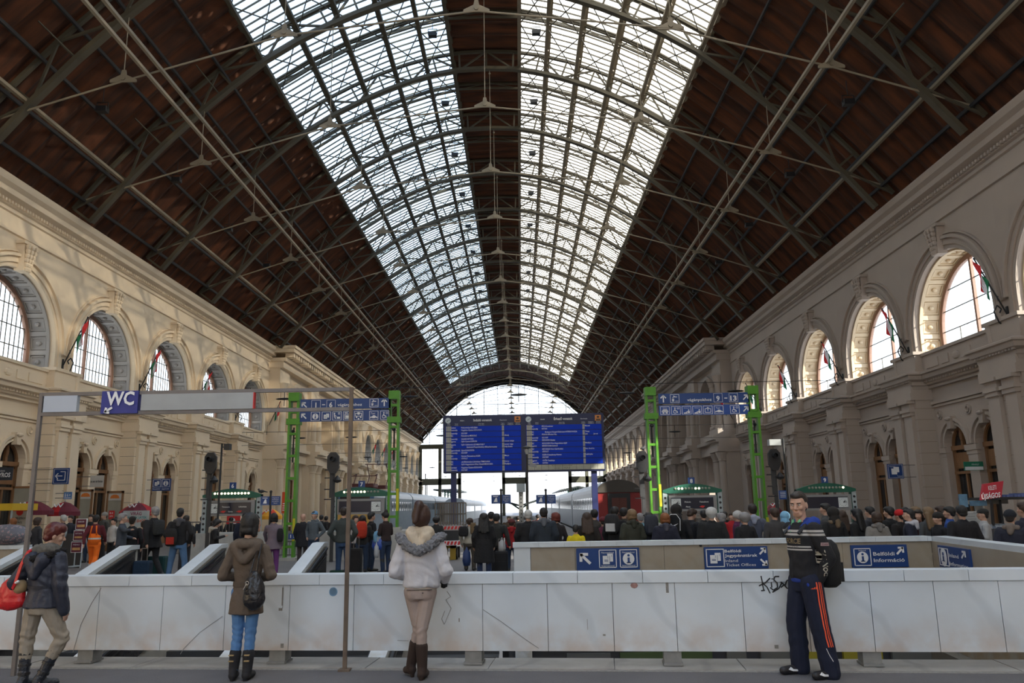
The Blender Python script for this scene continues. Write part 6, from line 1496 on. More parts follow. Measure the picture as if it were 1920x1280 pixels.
def hair_mesh(kind, voxel, tilt=(0, 0), yaw=0, off=(0, 0)):
    h = MB(); b = h.ball
    if kind in ('short', 'crop'):
        k = .006 if kind == 'crop' else .014
        b((0, -.026, 1.668), (.074+k, .083+k, .092+k), 16, 10); b((0, .02, 1.712), (.062+k, .066+k*.5, .045+k), 14, 8); b((0, -.06, 1.60), (.058+k, .035+k, .05), 12, 8)
    elif kind == 'bun':
        b((0, -.026, 1.668), (.088, .098, .106), 16, 10); b((0, .02, 1.712), (.074, .07, .056), 14, 8); b((0, -.08, 1.76), (.05, .05, .06), 12, 8)
    elif kind == 'ponyup':
        b((0, -.03, 1.655), (.098, .108, .125), 16, 10); b((0, .02, 1.715), (.078, .074, .06), 14, 8); b((-.03, -.08, 1.76), (.05, .05, .05), 12, 8); cap(h, (-.04, -.10, 1.75), (-.075, -.13, 1.60), .045, .03)
    elif kind == 'bob':
        b((0, -.028, 1.665), (.097, .105, .112), 16, 10); b((0, .02, 1.715), (.078, .076, .058), 14, 8); cap(h, (-.06, -.03, 1.62), (-.065, -.03, 1.55), .045, .035); cap(h, (.06, -.03, 1.62), (.065, -.03, 1.55), .045, .035); cap(h, (-.03, -.07, 1.58), (.03, -.07, 1.58), .045, .045)
    elif kind == 'long':
        b((0, -.028, 1.665), (.096, .104, .112), 16, 10); b((0, .02, 1.715), (.078, .074, .058), 14, 8)
        for x in (-.06, -.02, .02, .06): cap(h, (x, -.06, 1.62), (x*1.5, -.115, 1.25+abs(x)), .055, .035)
    elif kind == 'puff':
        b((0, -.02, 1.68), (.115, .115, .115), 16, 10); b((0, -.04, 1.6), (.08, .06, .06), 12, 8)
    elif kind == 'beanie':
        b((0, -.012, 1.685), (.090, .108, .098), 16, 10); h.lathe((0, -.012, 1.665), [(.085, 0), (.094, .0), (.096, .035), (.085, .035)], 20)
    elif kind == 'cap':
        b((0, -.015, 1.695), (.087, .103, .078), 16, 10); h.loft([[V3(.07*math.cos(PI*i/8), .06+y*math.sin(PI*i/8), 1.70-z) for i in range(9)]+[V3(.07*math.cos(PI*i/8), .06+y*math.sin(PI*i/8), 1.69-z) for i in range(8, -1, -1)] for y, z in ((.02, 0), (.10, .012))])
    elif kind == 'hood':
        b((0, -.02, 1.665), (.112, .122, .130), 16, 10); cap(h, (0, -.05, 1.56), (0, -.04, 1.48), .095, .11)
    R = head_mat(tilt, yaw, off); h.v = [tuple(R @ Vector(v)) for v in h.v]
    return fuse(h, 'hair', voxel, 2, .004 if kind in ('long', 'bob', 'puff', 'short') else 0, 30)
CACHE = {}
def cached(key, fn):
    if key not in CACHE: CACHE[key] = fn()
    return CACHE[key]
VX = .02
def place(o, x, y, yaw, h):
    o.location = (x, y, floorZ(x, y) if y > 9.5 else 0); o.rotation_euler = (0, 0, math.radians(yaw)); s = h/1.755; w = s*1.05 if h < 1.36 else max(s, .97)*(1.12 if x > -1.5 else 1.05); o.scale = (w, w, s)
def obm(name, me, m, parent=None):
    o = bpy.data.objects.new(name, me); COL.objects.link(o)
    if not me.materials: me.materials.append(m)
    o.material_slots[0].link = 'OBJECT'; o.material_slots[0].material = m
    if parent: o.parent = parent
    return o
HC = dict(black=(.008, .007, .007), brown=(.035, .018, .010), grey=(.22, .21, .21), white=(.42, .42, .41), blond=(.16, .10, .05), red=(.12, .018, .010), ginger=(.20, .07, .02), dkbrown=(.018, .011, .008), skin=SK)
def person(label, px, head, Y, yaw, pose='stand', fem=False, coat=None, hem=.86, legs=(.02, .02, .025), hair='short', hc='dkbrown', puff=0.0, shoes=(.012, .012, .012), hood=None, boot=0.0, fit=1.0, skirt=None, tilt=0, group=None, hat=None, stripe=None, h=None):
    v = at(px, head, Y); x = v[0]; hh = h or (v[2]-floorZ(x, Y)); hh = max(1.15, min(1.95, hh))
    J = joints(pose, fem); tl = (math.radians(-tilt), 0); tk = (tilt,)
    b = obm('person', cached(('b', pose, fem)+tk, lambda: body_mesh(J, fem, VX*.8, tl)), skinm(SK))
    tag(b, label, 'person', group); place(b, x, Y, yaw, hh)
    c = coat or (.01, .01, .012)
    obm('jacket', cached(('j', pose, fem, hem, puff), lambda: jacket_mesh(J, fem, hem, VX, puff, seed=hash((pose, hem)) % 7)), cloth('%.3f_%.3f_%.3f' % c, c), b)
    if skirt is None: obm('trousers', cached(('t', pose, fit), lambda: trouser_mesh(J, VX, fit)), cloth('%.3f_%.3f_%.3f' % legs, legs), b)
    else:
        mb = MB(); tors(mb, [(.52, .20, .15, 0, 0), (.7, .19, .14, 0, 0), (.95, .16, .12, 0, 0)]); obm('skirt', cached(('sk',), lambda: fuse(mb, 'skirt', VX, 3)), cloth('%.3f_%.3f_%.3f' % skirt, skirt), b)
    obm('shoes', cached(('s', pose, boot), lambda: shoe_mesh(J, VX*.8, boot)), mat('shoe_%.3f_%.3f' % shoes[:2], shoes, .5), b)
    if hair: obm('hair', cached(('h', hair)+tk, lambda: hair_mesh(hair, .013, tl)), cloth('hair_'+hc, HC[hc], .6) if not hat else cloth('hat_%.2f_%.2f_%.2f' % hat, hat), b)
    if hat: obm('hair', cached(('h', 'crop')+tk, lambda: hair_mesh('crop', .013, tl)), cloth('hair_'+hc, HC[hc], .6), b)
    if hood:
        mb = MB(); cap(mb, (-.09, -.05, 1.45), (.09, -.05, 1.45), .055, .055); cap(mb, (0, -.10, 1.47), (0, -.13, 1.36), .075, .05); cap(mb, (-.09, .0, 1.47), (-.06, .05, 1.47), .035, .03); cap(mb, (.09, .0, 1.47), (.06, .05, 1.47), .035, .03)
        obm('hood', cached(('hood',), lambda: fuse(mb, 'hood', .014, 3, .006, 16)), cloth('%.3f_%.3f_%.3f' % hood, hood), b)
    return b
def on_back(b, name, label, cat, c, size=(.30, .16, .42), z=1.17, dx=0.0, dy=-.20, m2=None):
    """a bag strapped to the back of person b, placed in that person's own frame"""
    mb = MB(); w, d, h = size; n = 12
    rings = []
    for k, f in ((0, .6), (.08, .9), (.3, 1.0), (.7, 1.0), (.9, .86), (1.0, .55)):
        rings.append([V3(w/2*f*math.copysign(abs(math.cos(2*PI*i/16))**.6, math.cos(2*PI*i/16)), d/2*f*math.copysign(abs(math.sin(2*PI*i/16))**.6, math.sin(2*PI*i/16)), -h/2+h*k) for i in range(16)])
    mb.loft(rings); o = mb.build(name, cloth('bag_%.3f_%.3f_%.3f' % c, c), None, True); tag(o, label, cat)
    R = Matrix.Rotation(b.rotation_euler[2], 4, 'Z'); s = b.scale[0]; p_ = R @ Vector((dx*s, dy*s, 0)); o.location = (b.location[0]+p_[0], b.location[1]+p_[1], b.location[2]+z*s); o.rotation_euler = (0, 0, b.rotation_euler[2]); o.scale = (s, s, s)
    mb = MB(); mb.box(-w*.33, w*.33, -d/2-.025, -d/2+.02, -h*.38, h*.02); mb.build('front_pocket', cloth('bagp_%.3f_%.3f_%.3f' % (m2 or c), m2 or c), o)
    mb = MB()
    for sg in (-1, 1): mb.path([V3(sg*w*.3, d/2, h*.35), V3(sg*w*.34, d/2+.06, h*.50), V3(sg*w*.36, d/2+.14, h*.45)], .012, 5)
    mb.build('strap', M['black'], o); return o
BK = (.010, .010, .012); NV = (.010, .013, .030); JE = (.045, .10, .20); DJ = (.018, .035, .075)
PEOPLE = [
 # label, px, head y, Y, yaw, kwargs
 ('older man in a blue jacket sitting low by the food stall at the left edge', 25, 972, 24, 60, dict(coat=(.03, .06, .16), hair='short', hc='ginger', pose='phone')),
 ('person in a dark coat partly behind the left steel post', 72, 971, 25, -30, dict(coat=(.03, .03, .035), hair='bob', hc='brown', fem=True)),
 ('grey-haired man in a black suit eating beside the black a-board', 119, 966, 29.3, 75, dict(coat=BK, hair='short', hc='white', pose='eat')),
 ('dark-haired man facing the viewer just behind the menu stand', 133, 967, 31, 170, dict(coat=(.02, .025, .04), hair='short')),
 ('man in a black coat and blue jeans facing the viewer by the brown doors', 171, 965, 31, 180, dict(coat=BK, legs=DJ, hair='short', hem=.8)),
 ('person in a grey coat with a headscarf behind the orange worker', 196, 961, 33, 150, dict(coat=(.06, .06, .055), hair='beanie', hat=(.25, .24, .22))),
 ('woman in a white top and black trousers facing the viewer near the doors', 214, 972, 29, 160, dict(coat=(.42, .40, .38), legs=BK, fem=True, hair='bun', hc='black')),
 ('grey-haired man in a slate jacket with his arm round his companion', 231, 967, 21.8, -70, dict(coat=(.045, .055, .075), hair='short', hc='grey', pose='hug', h=1.72)),
 ('companion in a black jacket and flat cap being hugged', 249, 969, 22.3, 10, dict(coat=BK, hair='cap', hat=(.015, .013, .012))),
 ('person in a maroon coat behind the hugging couple', 271, 977, 24, 10, dict(coat=(.05, .012, .02), hair='short', hc='brown')),
 ('tall grey-haired man in a black coat striding left with a suitcase', 291, 951, 21.7, 55, dict(coat=BK, hem=.78, legs=(.012, .012, .014), hair='short', hc='grey', pose='walk', puff=.02)),
 ('man in a black jacket and light blue jeans seen from behind', 339, 953, 20.9, 8, dict(coat=BK, hem=.88, legs=(.07, .15, .29), hair='crop', hc='black', pose='wide', hood=(.06, .06, .07))),
 ('person in a black jacket half behind the man in light jeans', 350, 967, 25, 0, dict(coat=(.02, .02, .025), hair='short')),
 ('person in dark clothes waiting beside the leftmost railway signal', 380, 968, 33, 10, dict(coat=(.02, .025, .035), hair='short')),
 ('woman in a black coat and cream scarf looking down left of the brown coat', 404, 974, 24, -70, dict(coat=BK, hem=.55, fem=True, hair='bob', hc='black', tilt=25, pose='phone', hood=(.4, .36, .3))),
 ('person with curly dark hair seen through the leftmost platform display', 407, 973, 36, 10, dict(coat=(.02, .02, .022), hair='puff', hc='black')),
 ('man with short dark hair seen through the middle of the leftmost display', 434, 970, 36, 5, dict(coat=(.012, .012, .014), hair='short', hc='black')),
 ('person in a dark jacket with white and red shoulders behind the brown coat', 460, 962, 25, 20, dict(coat=NV, hair='short', hc='black', puff=.02)),
 ('woman in a lilac coat and purple trousers with a black shoulder bag', 514, 963, 21.9, 15, dict(coat=(.15, .12, .15), hem=.78, legs=(.13, .035, .16), fem=True, hair='bob', hc='black', pose='reach')),
 ('bald old man in a long black coat seen from behind', 569, 964, 27.5, -8, dict(coat=(.012, .013, .018), hem=.62, legs=(.05, .04, .04), hair='crop', hc='skin', puff=.02)),
 ('man in a blue cap and grey hooded jacket looking back', 590, 959, 26.0, 160, dict(coat=(.08, .10, .12), legs=DJ, hair='cap', hat=(.12, .28, .48), pose='pocket', hood=(.08, .10, .12))),
 ('man in a dark coat in the distance right of the blue cap', 603, 966, 36, 0, dict(coat=(.014, .014, .016), hair='short', hc='black')),
 ('dark clothed traveller in the distance beside the second railway signal', 612, 968, 38, 0, dict(coat=(.02, .015, .015), hair='short', hc='black')),
 ('man with cropped hair in a grey green jacket and jeans seen from behind', 645, 951, 20.8, 3, dict(coat=(.035, .045, .045), hem=.90, legs=(.025, .055, .12), hair='crop', hc='dkbrown', pose='pocket', puff=.012)),
 ('woman with red-brown hair and a white jacket left of the red backpack', 667, 967, 24.5, -150, dict(coat=(.4, .38, .38), fem=True, hair='long', hc='brown')),
 ('person in jeans carrying a bright red backpack', 680, 967, 23.3, 5, dict(coat=(.02, .02, .02), legs=DJ, hair='bob', hc='black', pose='phone')),
 ('man in a black jacket behind the red backpack', 697, 961, 23.9, -60, dict(coat=BK, legs=DJ, hair='short', hc='black', pose='phone')),
 ('woman in a dark brown jacket and tall black boots with a blue picture bag', 724, 960, 22.8, 50, dict(coat=(.022, .012, .012), hem=.92, legs=(.015, .03, .07), boot=.8, fem=True, hair='bun', hc='black', tilt=20, pose='phone')),
 ('person with dark curly hair just right of the white jacket', 818, 970, 27, 0, dict(coat=(.02, .02, .02), hair='puff', hc='black', fem=True)),
 ('woman in a cream jacket walking away with a black handbag', 881, 972, 23.5, -5, dict(coat=(.34, .33, .29), hem=.9, legs=(.06, .05, .04), fem=True, hair='short', hc='brown', pose='bag')),
 ('woman with long black hair in a long black coat walking away', 907, 963, 20.2, 3, dict(coat=BK, hem=.45, legs=(.02, .035, .09), fem=True, hair='long', hc='black', puff=.015, boot=.9, shoes=(.09, .06, .05))),
 ('man in black walking away beside the long black coat', 921, 960, 23.6, -4, dict(coat=(.013, .013, .013), hem=.8, hair='short', hc='black', pose='walk')),
 ('man in a dark jacket pulling a black suitcase', 931, 964, 21.9, -12, dict(coat=(.02, .022, .022), hem=.82, hair='short', hc='black', pose='bag')),
 ('distant man in a brown hat beyond the red coat', 954, 968, 36, 170, dict(coat=(.08, .05, .03), hair='cap', hat=(.2, .14, .08))),
 ('person in a bright red hooded coat and blue jeans', 959, 974, 22.8, 0, dict(coat=(.30, .010, .014), hem=.8, legs=DJ, hair='beanie', hat=(.09, .02, .02), hood=(.30, .010, .014))),
 ('distant person in black between the red coat and the white-haired man', 971, 968, 40, 0, dict(coat=BK, hair='short')),
 ('white-haired man in a black leather jacket behind the balustrade end', 990, 957, 19.6, 0, dict(coat=BK, hem=.95, legs=JE, hair='short', hc='white', puff=.015)),
 ('distant person in dark red right of the white-haired man', 1008, 965, 40, 0, dict(coat=(.06, .01, .01), hair='short')),
 ('man in a slate blue hooded jacket with short black hair', 1019, 953, 19.2, 0, dict(coat=(.018, .026, .038), hair='short', hc='black', hood=(.10, .11, .13), puff=.025)),
 ('red-haired person in a black jacket beside the slate blue jacket', 1041, 962, 19.8, 20, dict(coat=(.02, .016, .018), hair='bob', hc='red', fem=True)),
 ('child in a yellow vest behind the balustrade', 1079, 971, 18.5, -15, dict(h=1.3, coat=(.60, .48, .01), hair='short', hc='black')),
 ('woman with very long brown hair behind the balustrade', 1100, 962, 18.7, 0, dict(coat=(.015, .012, .010), hair='long', hc='brown', fem=True, puff=.02)),
 ('man in an olive jacket with short dark hair by the blue board post', 1114, 956, 21, 0, dict(coat=(.05, .045, .04), hair='short', hc='black')),
 ('person in a plum jacket and dark red hat', 1131, 970, 20.6, 0, dict(coat=(.10, .015, .035), hair='beanie', hat=(.10, .01, .015))),
 ('man in a black jacket with a black and white patterned backpack', 1153, 951, 19.7, -30, dict(coat=BK, hair='short', hc='black', puff=.015)),
 ('dark-haired man holding a camera up behind the patterned backpack', 1170, 953, 21, -35, dict(coat=(.03, .022, .012), hair='short', hc='black', pose='phone')),
 ('woman with wavy blonde-brown hair in an olive parka', 1184, 956, 18.8, 10, dict(coat=(.030, .032, .022), hair='bob', hc='blond', fem=True, puff=.03, hood=(.03, .032, .022))),
 ('person in a pale blue jacket glimpsed behind the olive parka', 1200, 963, 22, 0, dict(coat=(.14, .30, .40), hair='short', hc='grey')),
 ('woman with brown hair carrying a grey backpack', 1216, 962, 19.2, 5, dict(coat=(.04, .04, .05), hair='long', hc='dkbrown', fem=True)),
 ('ginger-haired woman in a wide navy coat with a fur collar', 1246, 963, 18.6, 0, dict(coat=(.012, .013, .028), hair='bob', hc='ginger', fem=True, puff=.045, hood=(.05, .05, .07))),
 ('person in a black hood carrying a black drawstring bag', 1268, 948, 18.9, -25, dict(coat=BK, hair='hood', hat=(.010, .010, .011))),
 ('man with brown hair looking down at his phone', 1294, 954, 19.3, -60, dict(coat=(.014, .014, .017), hair='short', hc='brown', tilt=25, pose='phone')),
 ('man with cropped black hair below the display left of the white-haired man', 1318, 957, 22, 0, dict(coat=(.02, .02, .02), hair='crop', hc='black')),
 ('white-haired man in a broad black coat behind the balustrade', 1333, 954, 18.5, -5, dict(coat=(.010, .011, .012), hair='puff', hc='white', puff=.045)),
 ('grey-haired woman in profile right of the white-haired man', 1350, 963, 20.5, 60, dict(coat=(.06, .06, .07), hair='bob', hc='grey', fem=True)),
 ('distant man in dark clothes left of the red coat group', 1358, 960, 28, 0, dict(coat=BK, hair='short')),
 ('person in a bright red top in the distance', 1371, 962, 27, 170, dict(coat=(.32, .01, .015), hair='short', hc='brown', legs=JE)),
 ('white-haired woman in a plum jacket and scarf looking left', 1381, 960, 22, 70, dict(coat=(.09, .015, .06), hair='puff', hc='white', fem=True)),
 ('woman with short grey-brown hair in a black coat behind the balustrade', 1395, 963, 18.7, 20, dict(coat=BK, hair='puff', hc='grey', fem=True, puff=.02)),
 ('man in a blue-grey fleece with white collar and dark hair', 1410, 946, 19.6, -5, dict(coat=(.085, .095, .135), hair='short', hc='dkbrown', hood=(.3, .33, .42))),
 ('woman with dark brown hair in a grey coat with a shoulder strap', 1451, 953, 19.0, 10, dict(coat=(.045, .043, .045), hair='short', hc='brown', fem=True, puff=.02)),
 ('child in a pale blue hooded snowsuit', 1472, 961, 22, -40, dict(coat=(.20, .42, .62), hair='hood', hat=(.20, .42, .62))),
 ('dark-haired man in profile behind the fur collar', 1546, 945, 20.5, 65, dict(coat=(.06, .06, .06), hair='short', hc='black')),
 ('person in a black hood with a brown fur collar', 1560, 953, 18.8, 20, dict(coat=(.008, .008, .009), hair='hood', hat=(.006, .006, .006), hood=(.14, .10, .06), puff=.02)),
 ('woman with dark hair just right of the fur collar', 1577, 958, 20, 0, dict(coat=(.02, .016, .014), hair='long', hc='brown', fem=True)),
 ('woman with long black hair in a black coat looking left', 1604, 955, 19.3, 45, dict(coat=(.008, .008, .008), hair='long', hc='black', fem=True, puff=.02)),
 ('man in a dark jacket with white sleeve stripes in the back row', 1629, 951, 22, 40, dict(coat=(.03, .03, .035), hair='short', hc='black')),
 ('woman in a light grey duffel coat with brown hair', 1642, 961, 18.4, 0, dict(coat=(.19, .18, .165), hair='bob', hc='brown', fem=True, puff=.01, hood=(.15, .14, .13))),
 ('man in a black coat left of the red headscarf', 1665, 951, 20.4, 40, dict(coat=(.008, .008, .009), hair='short', hc='black', puff=.02)),
 ('person in a bright red knitted hat', 1685, 957, 19.2, 30, dict(coat=(.010, .008, .008), hair='beanie', hat=(.42, .008, .010), puff=.01)),
 ('person in a dark hood behind the red knitted hat', 1696, 952, 23, 0, dict(coat=BK, hair='short', hc='black')),
 ('young man in a navy jacket with a white hood looking left', 1702, 955, 18.3, 60, dict(coat=(.010, .012, .026), hair='crop', hc='black', hood=(.42, .42, .46), puff=.01)),
 ('person in a brown cap among the back row near the stone pier', 1715, 951, 22, 40, dict(coat=(.04, .035, .03), hair='short', hc='blond')),
 ('woman in sunglasses facing the viewer near the white hood', 1721, 957, 20, 150, dict(coat=(.04, .008, .01), hair='long', hc='dkbrown', fem=True)),
 ('woman with long blonde hair in a grey coat', 1738, 952, 19.4, 15, dict(coat=(.055, .06, .065), hair='long', hc='blond', fem=True, hem=.6)),
 ('woman with brown hair between the blonde hair and the blue hood', 1762, 950, 20, 60, dict(coat=(.03, .02, .02), hair='long', hc='brown', fem=True)),
 ('woman in a dark knitted hat holding something in front of the blonde hair', 1757, 962, 18.3, 100, dict(coat=(.010, .010, .013), hair='beanie', hat=(.012, .012, .013), fem=True)),
 ('man in a bright blue jacket in profile', 1778, 951, 19.4, 60, dict(coat=(.02, .07, .28), hair='short', hc='black')),
 ('broad man in black seen from behind left of the news stand', 1801, 949, 17.6, 0, dict(coat=(.009, .008, .010), hair='short', hc='black', puff=.03)),
 ('man in a white coat and cap behind the magazine counter', 1841, 955, 19.3, 70, dict(coat=(.36, .36, .36), hair='cap', hat=(.02, .02, .02), pose='phone')),
 ('person in a navy jacket with a pale shoulder panel and dark hat', 1893, 958, 15.6, -45, dict(coat=(.014, .016, .03), hair='beanie', hat=(.01, .012, .018), puff=.02, hood=(.16, .13, .11))),
 ('person cut by the right edge of the photograph above the news stand', 1918, 943, 16.2, 30, dict(coat=(.012, .014, .03), hair='short', hc='brown')),
]
PL = {}
for lab, px, hy, Y, yaw, kw in PEOPLE: PL[px] = person(lab, px, hy, Y, yaw, **kw)
# orange worker
wk = person('worker in bright orange dungarees with reflective bands walking away', 181, 966, 25.0, 10, 'walk', coat=(.10, .012, .02), legs=(.85, .16, .01), hair='short', hc='black', hem=.95, shoes=(.5, .08, .01), fit=1.12)
mb = MB(); J = joints('walk'); tors(mb, [(.86, .19, .145, 0, 0), (1.08, .175, .135, 0, 0), (1.2, .14, .135, 0, -.01)]); mb.bar((-.09, -.13, 1.15), (-.06, -.10, 1.44), .045, .03); mb.bar((.09, -.13, 1.15), (.06, -.10, 1.44), .045, .03)
mb.build('dungarees_bib', cloth('0.850_0.160_0.010', (.85, .16, .01)), wk, True)
mb = MB(); tors(mb, [(1.02, .182, .142, 0, 0), (1.07, .182, .142, 0, 0)])
for s_ in 'LR':
    a, k = J['ank'+s_], J['kne'+s_]
    for f in (.12, .32): c = a+(k-a)*f; mb.tube(c, c+(k-a).normalized()*.05, .076, 12)
mb.build('reflective_band', mat('reflective', (.5, .5, .5), .4), wk)
# bags and cases, each a thing of its own
on_back(PL[339], 'backpack', 'black and red backpack on the man in light blue jeans', 'backpack', (.012, .012, .012), z=1.02, dx=-.12, m2=(.35, .02, .01), size=(.26, .15, .40))
on_back(PL[680], 'backpack', 'bright red backpack right of the rusty steel post', 'backpack', (.40, .03, .01), z=1.16, m2=(.35, .025, .01), size=(.30, .18, .46))
on_back(PL[1153], 'backpack', 'black and white patterned backpack behind the balustrade', 'backpack', (.02, .02, .022), z=1.22, m2=(.5, .5, .5), size=(.32, .18, .42))
on_back(PL[1216], 'backpack', 'small grey backpack on the brown-haired woman', 'backpack', (.035, .038, .05), z=1.22)
bg2 = on_back(PL[1268], 'drawstring_bag', 'black drawstring bag with a white tick mark', 'bag', (.008, .008, .009), z=1.2, size=(.30, .12, .42))
mb = MB(); mb.prism([(-.08, -.09, -.02), (-.03, -.09, -.06), (.09, -.09, .02), (-.02, -.09, -.02), (-.06, -.09, .02)], (0, .01, 0)); mb.path([(-.12, -.07, -.12), (-.13, -.07, .1), (-.06, -.07, .2), (.06, -.07, .2), (.13, -.07, .1), (.12, -.07, -.12)], .006, 5); mb.build('white_mark', M['white'], bg2)
on_back(PL[291], 'backpack', 'black backpack on the tall grey-haired man', 'backpack', (.02, .022, .024), z=1.2, size=(.26, .14, .36))
on_back(PL[514], 'shoulder_bag', 'black shoulder bag on the woman in the lilac coat', 'bag', BK, z=1.08, dx=.18, dy=-.08, size=(.16, .14, .34))
on_back(PL[724], 'picture_bag', 'blue and white picture shopping bag held by the woman in tall boots', 'bag', (.14, .30, .46), z=.97, dx=-.14, dy=.1, size=(.40, .1, .32), m2=(.35, .42, .5))
on_back(PL[881], 'handbag', 'black handbag hanging from the woman in the cream jacket', 'bag', BK, z=1.0, dx=-.14, size=(.26, .12, .26))
on_back(PL[907], 'handbag', 'tan handbag at the side of the long black coat', 'bag', (.12, .08, .04), z=1.12, dx=-.24, dy=.02, size=(.14, .1, .26))
def suitcase(px, py, Y, w, h, lab, c, dpt=.25, handle=True):
    v = at(px, py, Y); fz = floorZ(v[0], Y); t = thing('suitcase', lab, 'suitcase', (v[0], Y, fz))
    mb = MB(); rings = [[V3(w/2*f*sx, dpt/2*f*sy, z) for sx, sy in ((-1, -.8), (-.8, -1), (.8, -1), (1, -.8), (1, .8), (.8, 1), (-.8, 1), (-1, .8))] for z, f in ((.05, .92), (.09, 1), (h-.05, 1), (h, .9))]
    mb.loft(rings); bo = mb.build('shell', cloth('case_%.3f_%.3f_%.3f' % c, c), t)
    mb = MB(); mb.box(-w*.36, w*.36, -dpt/2-.03, -dpt/2, h*.12, h*.6); mb.build('pocket', cloth('case_%.3f_%.3f_%.3f' % c, c), bo)
    for sg in (-1, 1): mb = MB(); mb.lathe((sg*w*.38, 0, .035), [(.035, -.015), (.035, .015)], 10, 'x'); mb.build('wheel', M['black'], t)
    if handle: mb = MB(); mb.bar((-.07, .05, h), (-.07, .05, h+.3), .015); mb.bar((.07, .05, h), (.07, .05, h+.3), .015); mb.bar((-.07, .05, h+.3), (.07, .05, h+.3), .02); mb.build('handle', M['steelpost'], t)
suitcase(268, 1060, 20.7, .42, .55, 'dark blue suitcase beside the balustrade end', (.012, .03, .06)); suitcase(296, 1040, 22.0, .5, .6, 'dark green suitcase behind the striding man', (.006, .04, .04), handle=False)
suitcase(667, 1050, 22.4, .34, .7, 'black suitcase beside the red backpack', (.012, .012, .014)); suitcase(940, 1055, 21.2, .34, .62, 'black suitcase pulled by the man in the dark jacket', (.012, .012, .014), .3)
suitcase(632, 1060, 20.8, .34, .24, 'low dark green bag on the floor beside the man in the grey green jacket', (.005, .035, .02), handle=False)
# plastic carrier, blue bag
def carrier(px, py, Y, w, h, lab, m_):
    v = at(px, py, Y); mb = MB(); mb.loft([[V3(v[0]+w/2*f*math.cos(2*PI*i/12), v[1]+.07*f*math.sin(2*PI*i/12), v[2]+z) for i in range(12)] for z, f in ((-h, .75), (-h*.7, 1), (-h*.2, .85), (0, .25), (.06, .1))]); o = mb.build('carrier_bag', m_, None, True); tag(o, lab, 'bag')
carrier(941, 1012, 21.3, .2, .3, 'white plastic carrier bag above the black suitcase', mat('plastic_white', (.4, .42, .44), .4)); carrier(710, 1008, 22.7, .38, .32, 'bright blue bag between the backpack wearer and the tall boots', mat('plastic_blue', (.015, .06, .33), .4))
carrier(706, 1020, 22.6, .14, .36, 'narrow white paper bag below the blue bag', mat('plastic_white', (.4, .42, .44), .4)); carrier(875, 1029, 23, .24, .45, 'blue shopping bag beside the cream jacket', mat('plastic_dkblue', (.008, .03, .12), .5))
# floral bundle on the left end wall
v = at(16, 1008, 21.2); mb = MB(); mb.ball((v[0]-.1, 21.3, .88+.26), (.62, .3, .27), 16, 10); mb.ball((v[0]-.5, 21.3, .88+.22), (.4, .28, .24), 12, 8)
def floral():
    m, n, b = newmat('floral'); vo = n.nodes.new('ShaderNodeTexVoronoi'); vo.inputs['Scale'].default_value = 14; tx = n.nodes.new('ShaderNodeTexCoord'); L(n, tx.outputs['Object'], vo.inputs[0]); cr = n.nodes.new('ShaderNodeValToRGB')
    cr.color_ramp.elements[0].position = .15; cr.color_ramp.elements[0].color = (.28, .08, .10, 1); cr.color_ramp.elements[1].position = .45; cr.color_ramp.elements[1].color = (.12, .12, .15, 1); e_ = cr.color_ramp.elements.new(.3); e_.color = (.32, .30, .32, 1)
    L(n, vo.outputs[0], cr.inputs[0]); L(n, cr.outputs[0], b.inputs[0]); return m
tag(mb.build('floral_bag', floral(), None, True), 'big floral patterned bag lying on the left end wall', 'bag')
# pigeons
def pigeon(px, py, Y, lab, yaw=0):
    v = at(px, py, Y); mb = MB(); mb.ball((0, 0, .09), (.13, .06, .06), 10, 7); mb.ball((.11, 0, .16), (.04, .035, .04), 8, 6); cap(mb, (.08, 0, .11), (.11, 0, .15), .04, .03); cap(mb, (-.1, 0, .09), (-.24, 0, .06), .03, .02); cap(mb, (.14, 0, .16), (.175, 0, .155), .010, .005); cap(mb, (0, .02, .05), (0, .02, 0), .01, .008); cap(mb, (0, -.02, .05), (0, -.02, 0), .01, .008)
    o = ob('pigeon', fuse(mb, 'pigeon', .012, 2)); o.data.materials.append(mat('pigeon', (.03, .03, .035), .7)); o.location = (v[0], v[1], v[2]); o.rotation_euler = (0, 0, math.radians(yaw)); tag(o, lab, 'pigeon')
pigeon(490, 925.5, 30, 'dark pigeon perched on the right shoulder of the leftmost display', 170); pigeon(1206, 845, 28.8, 'pigeon perched on the railway signal beside the red train', 60)
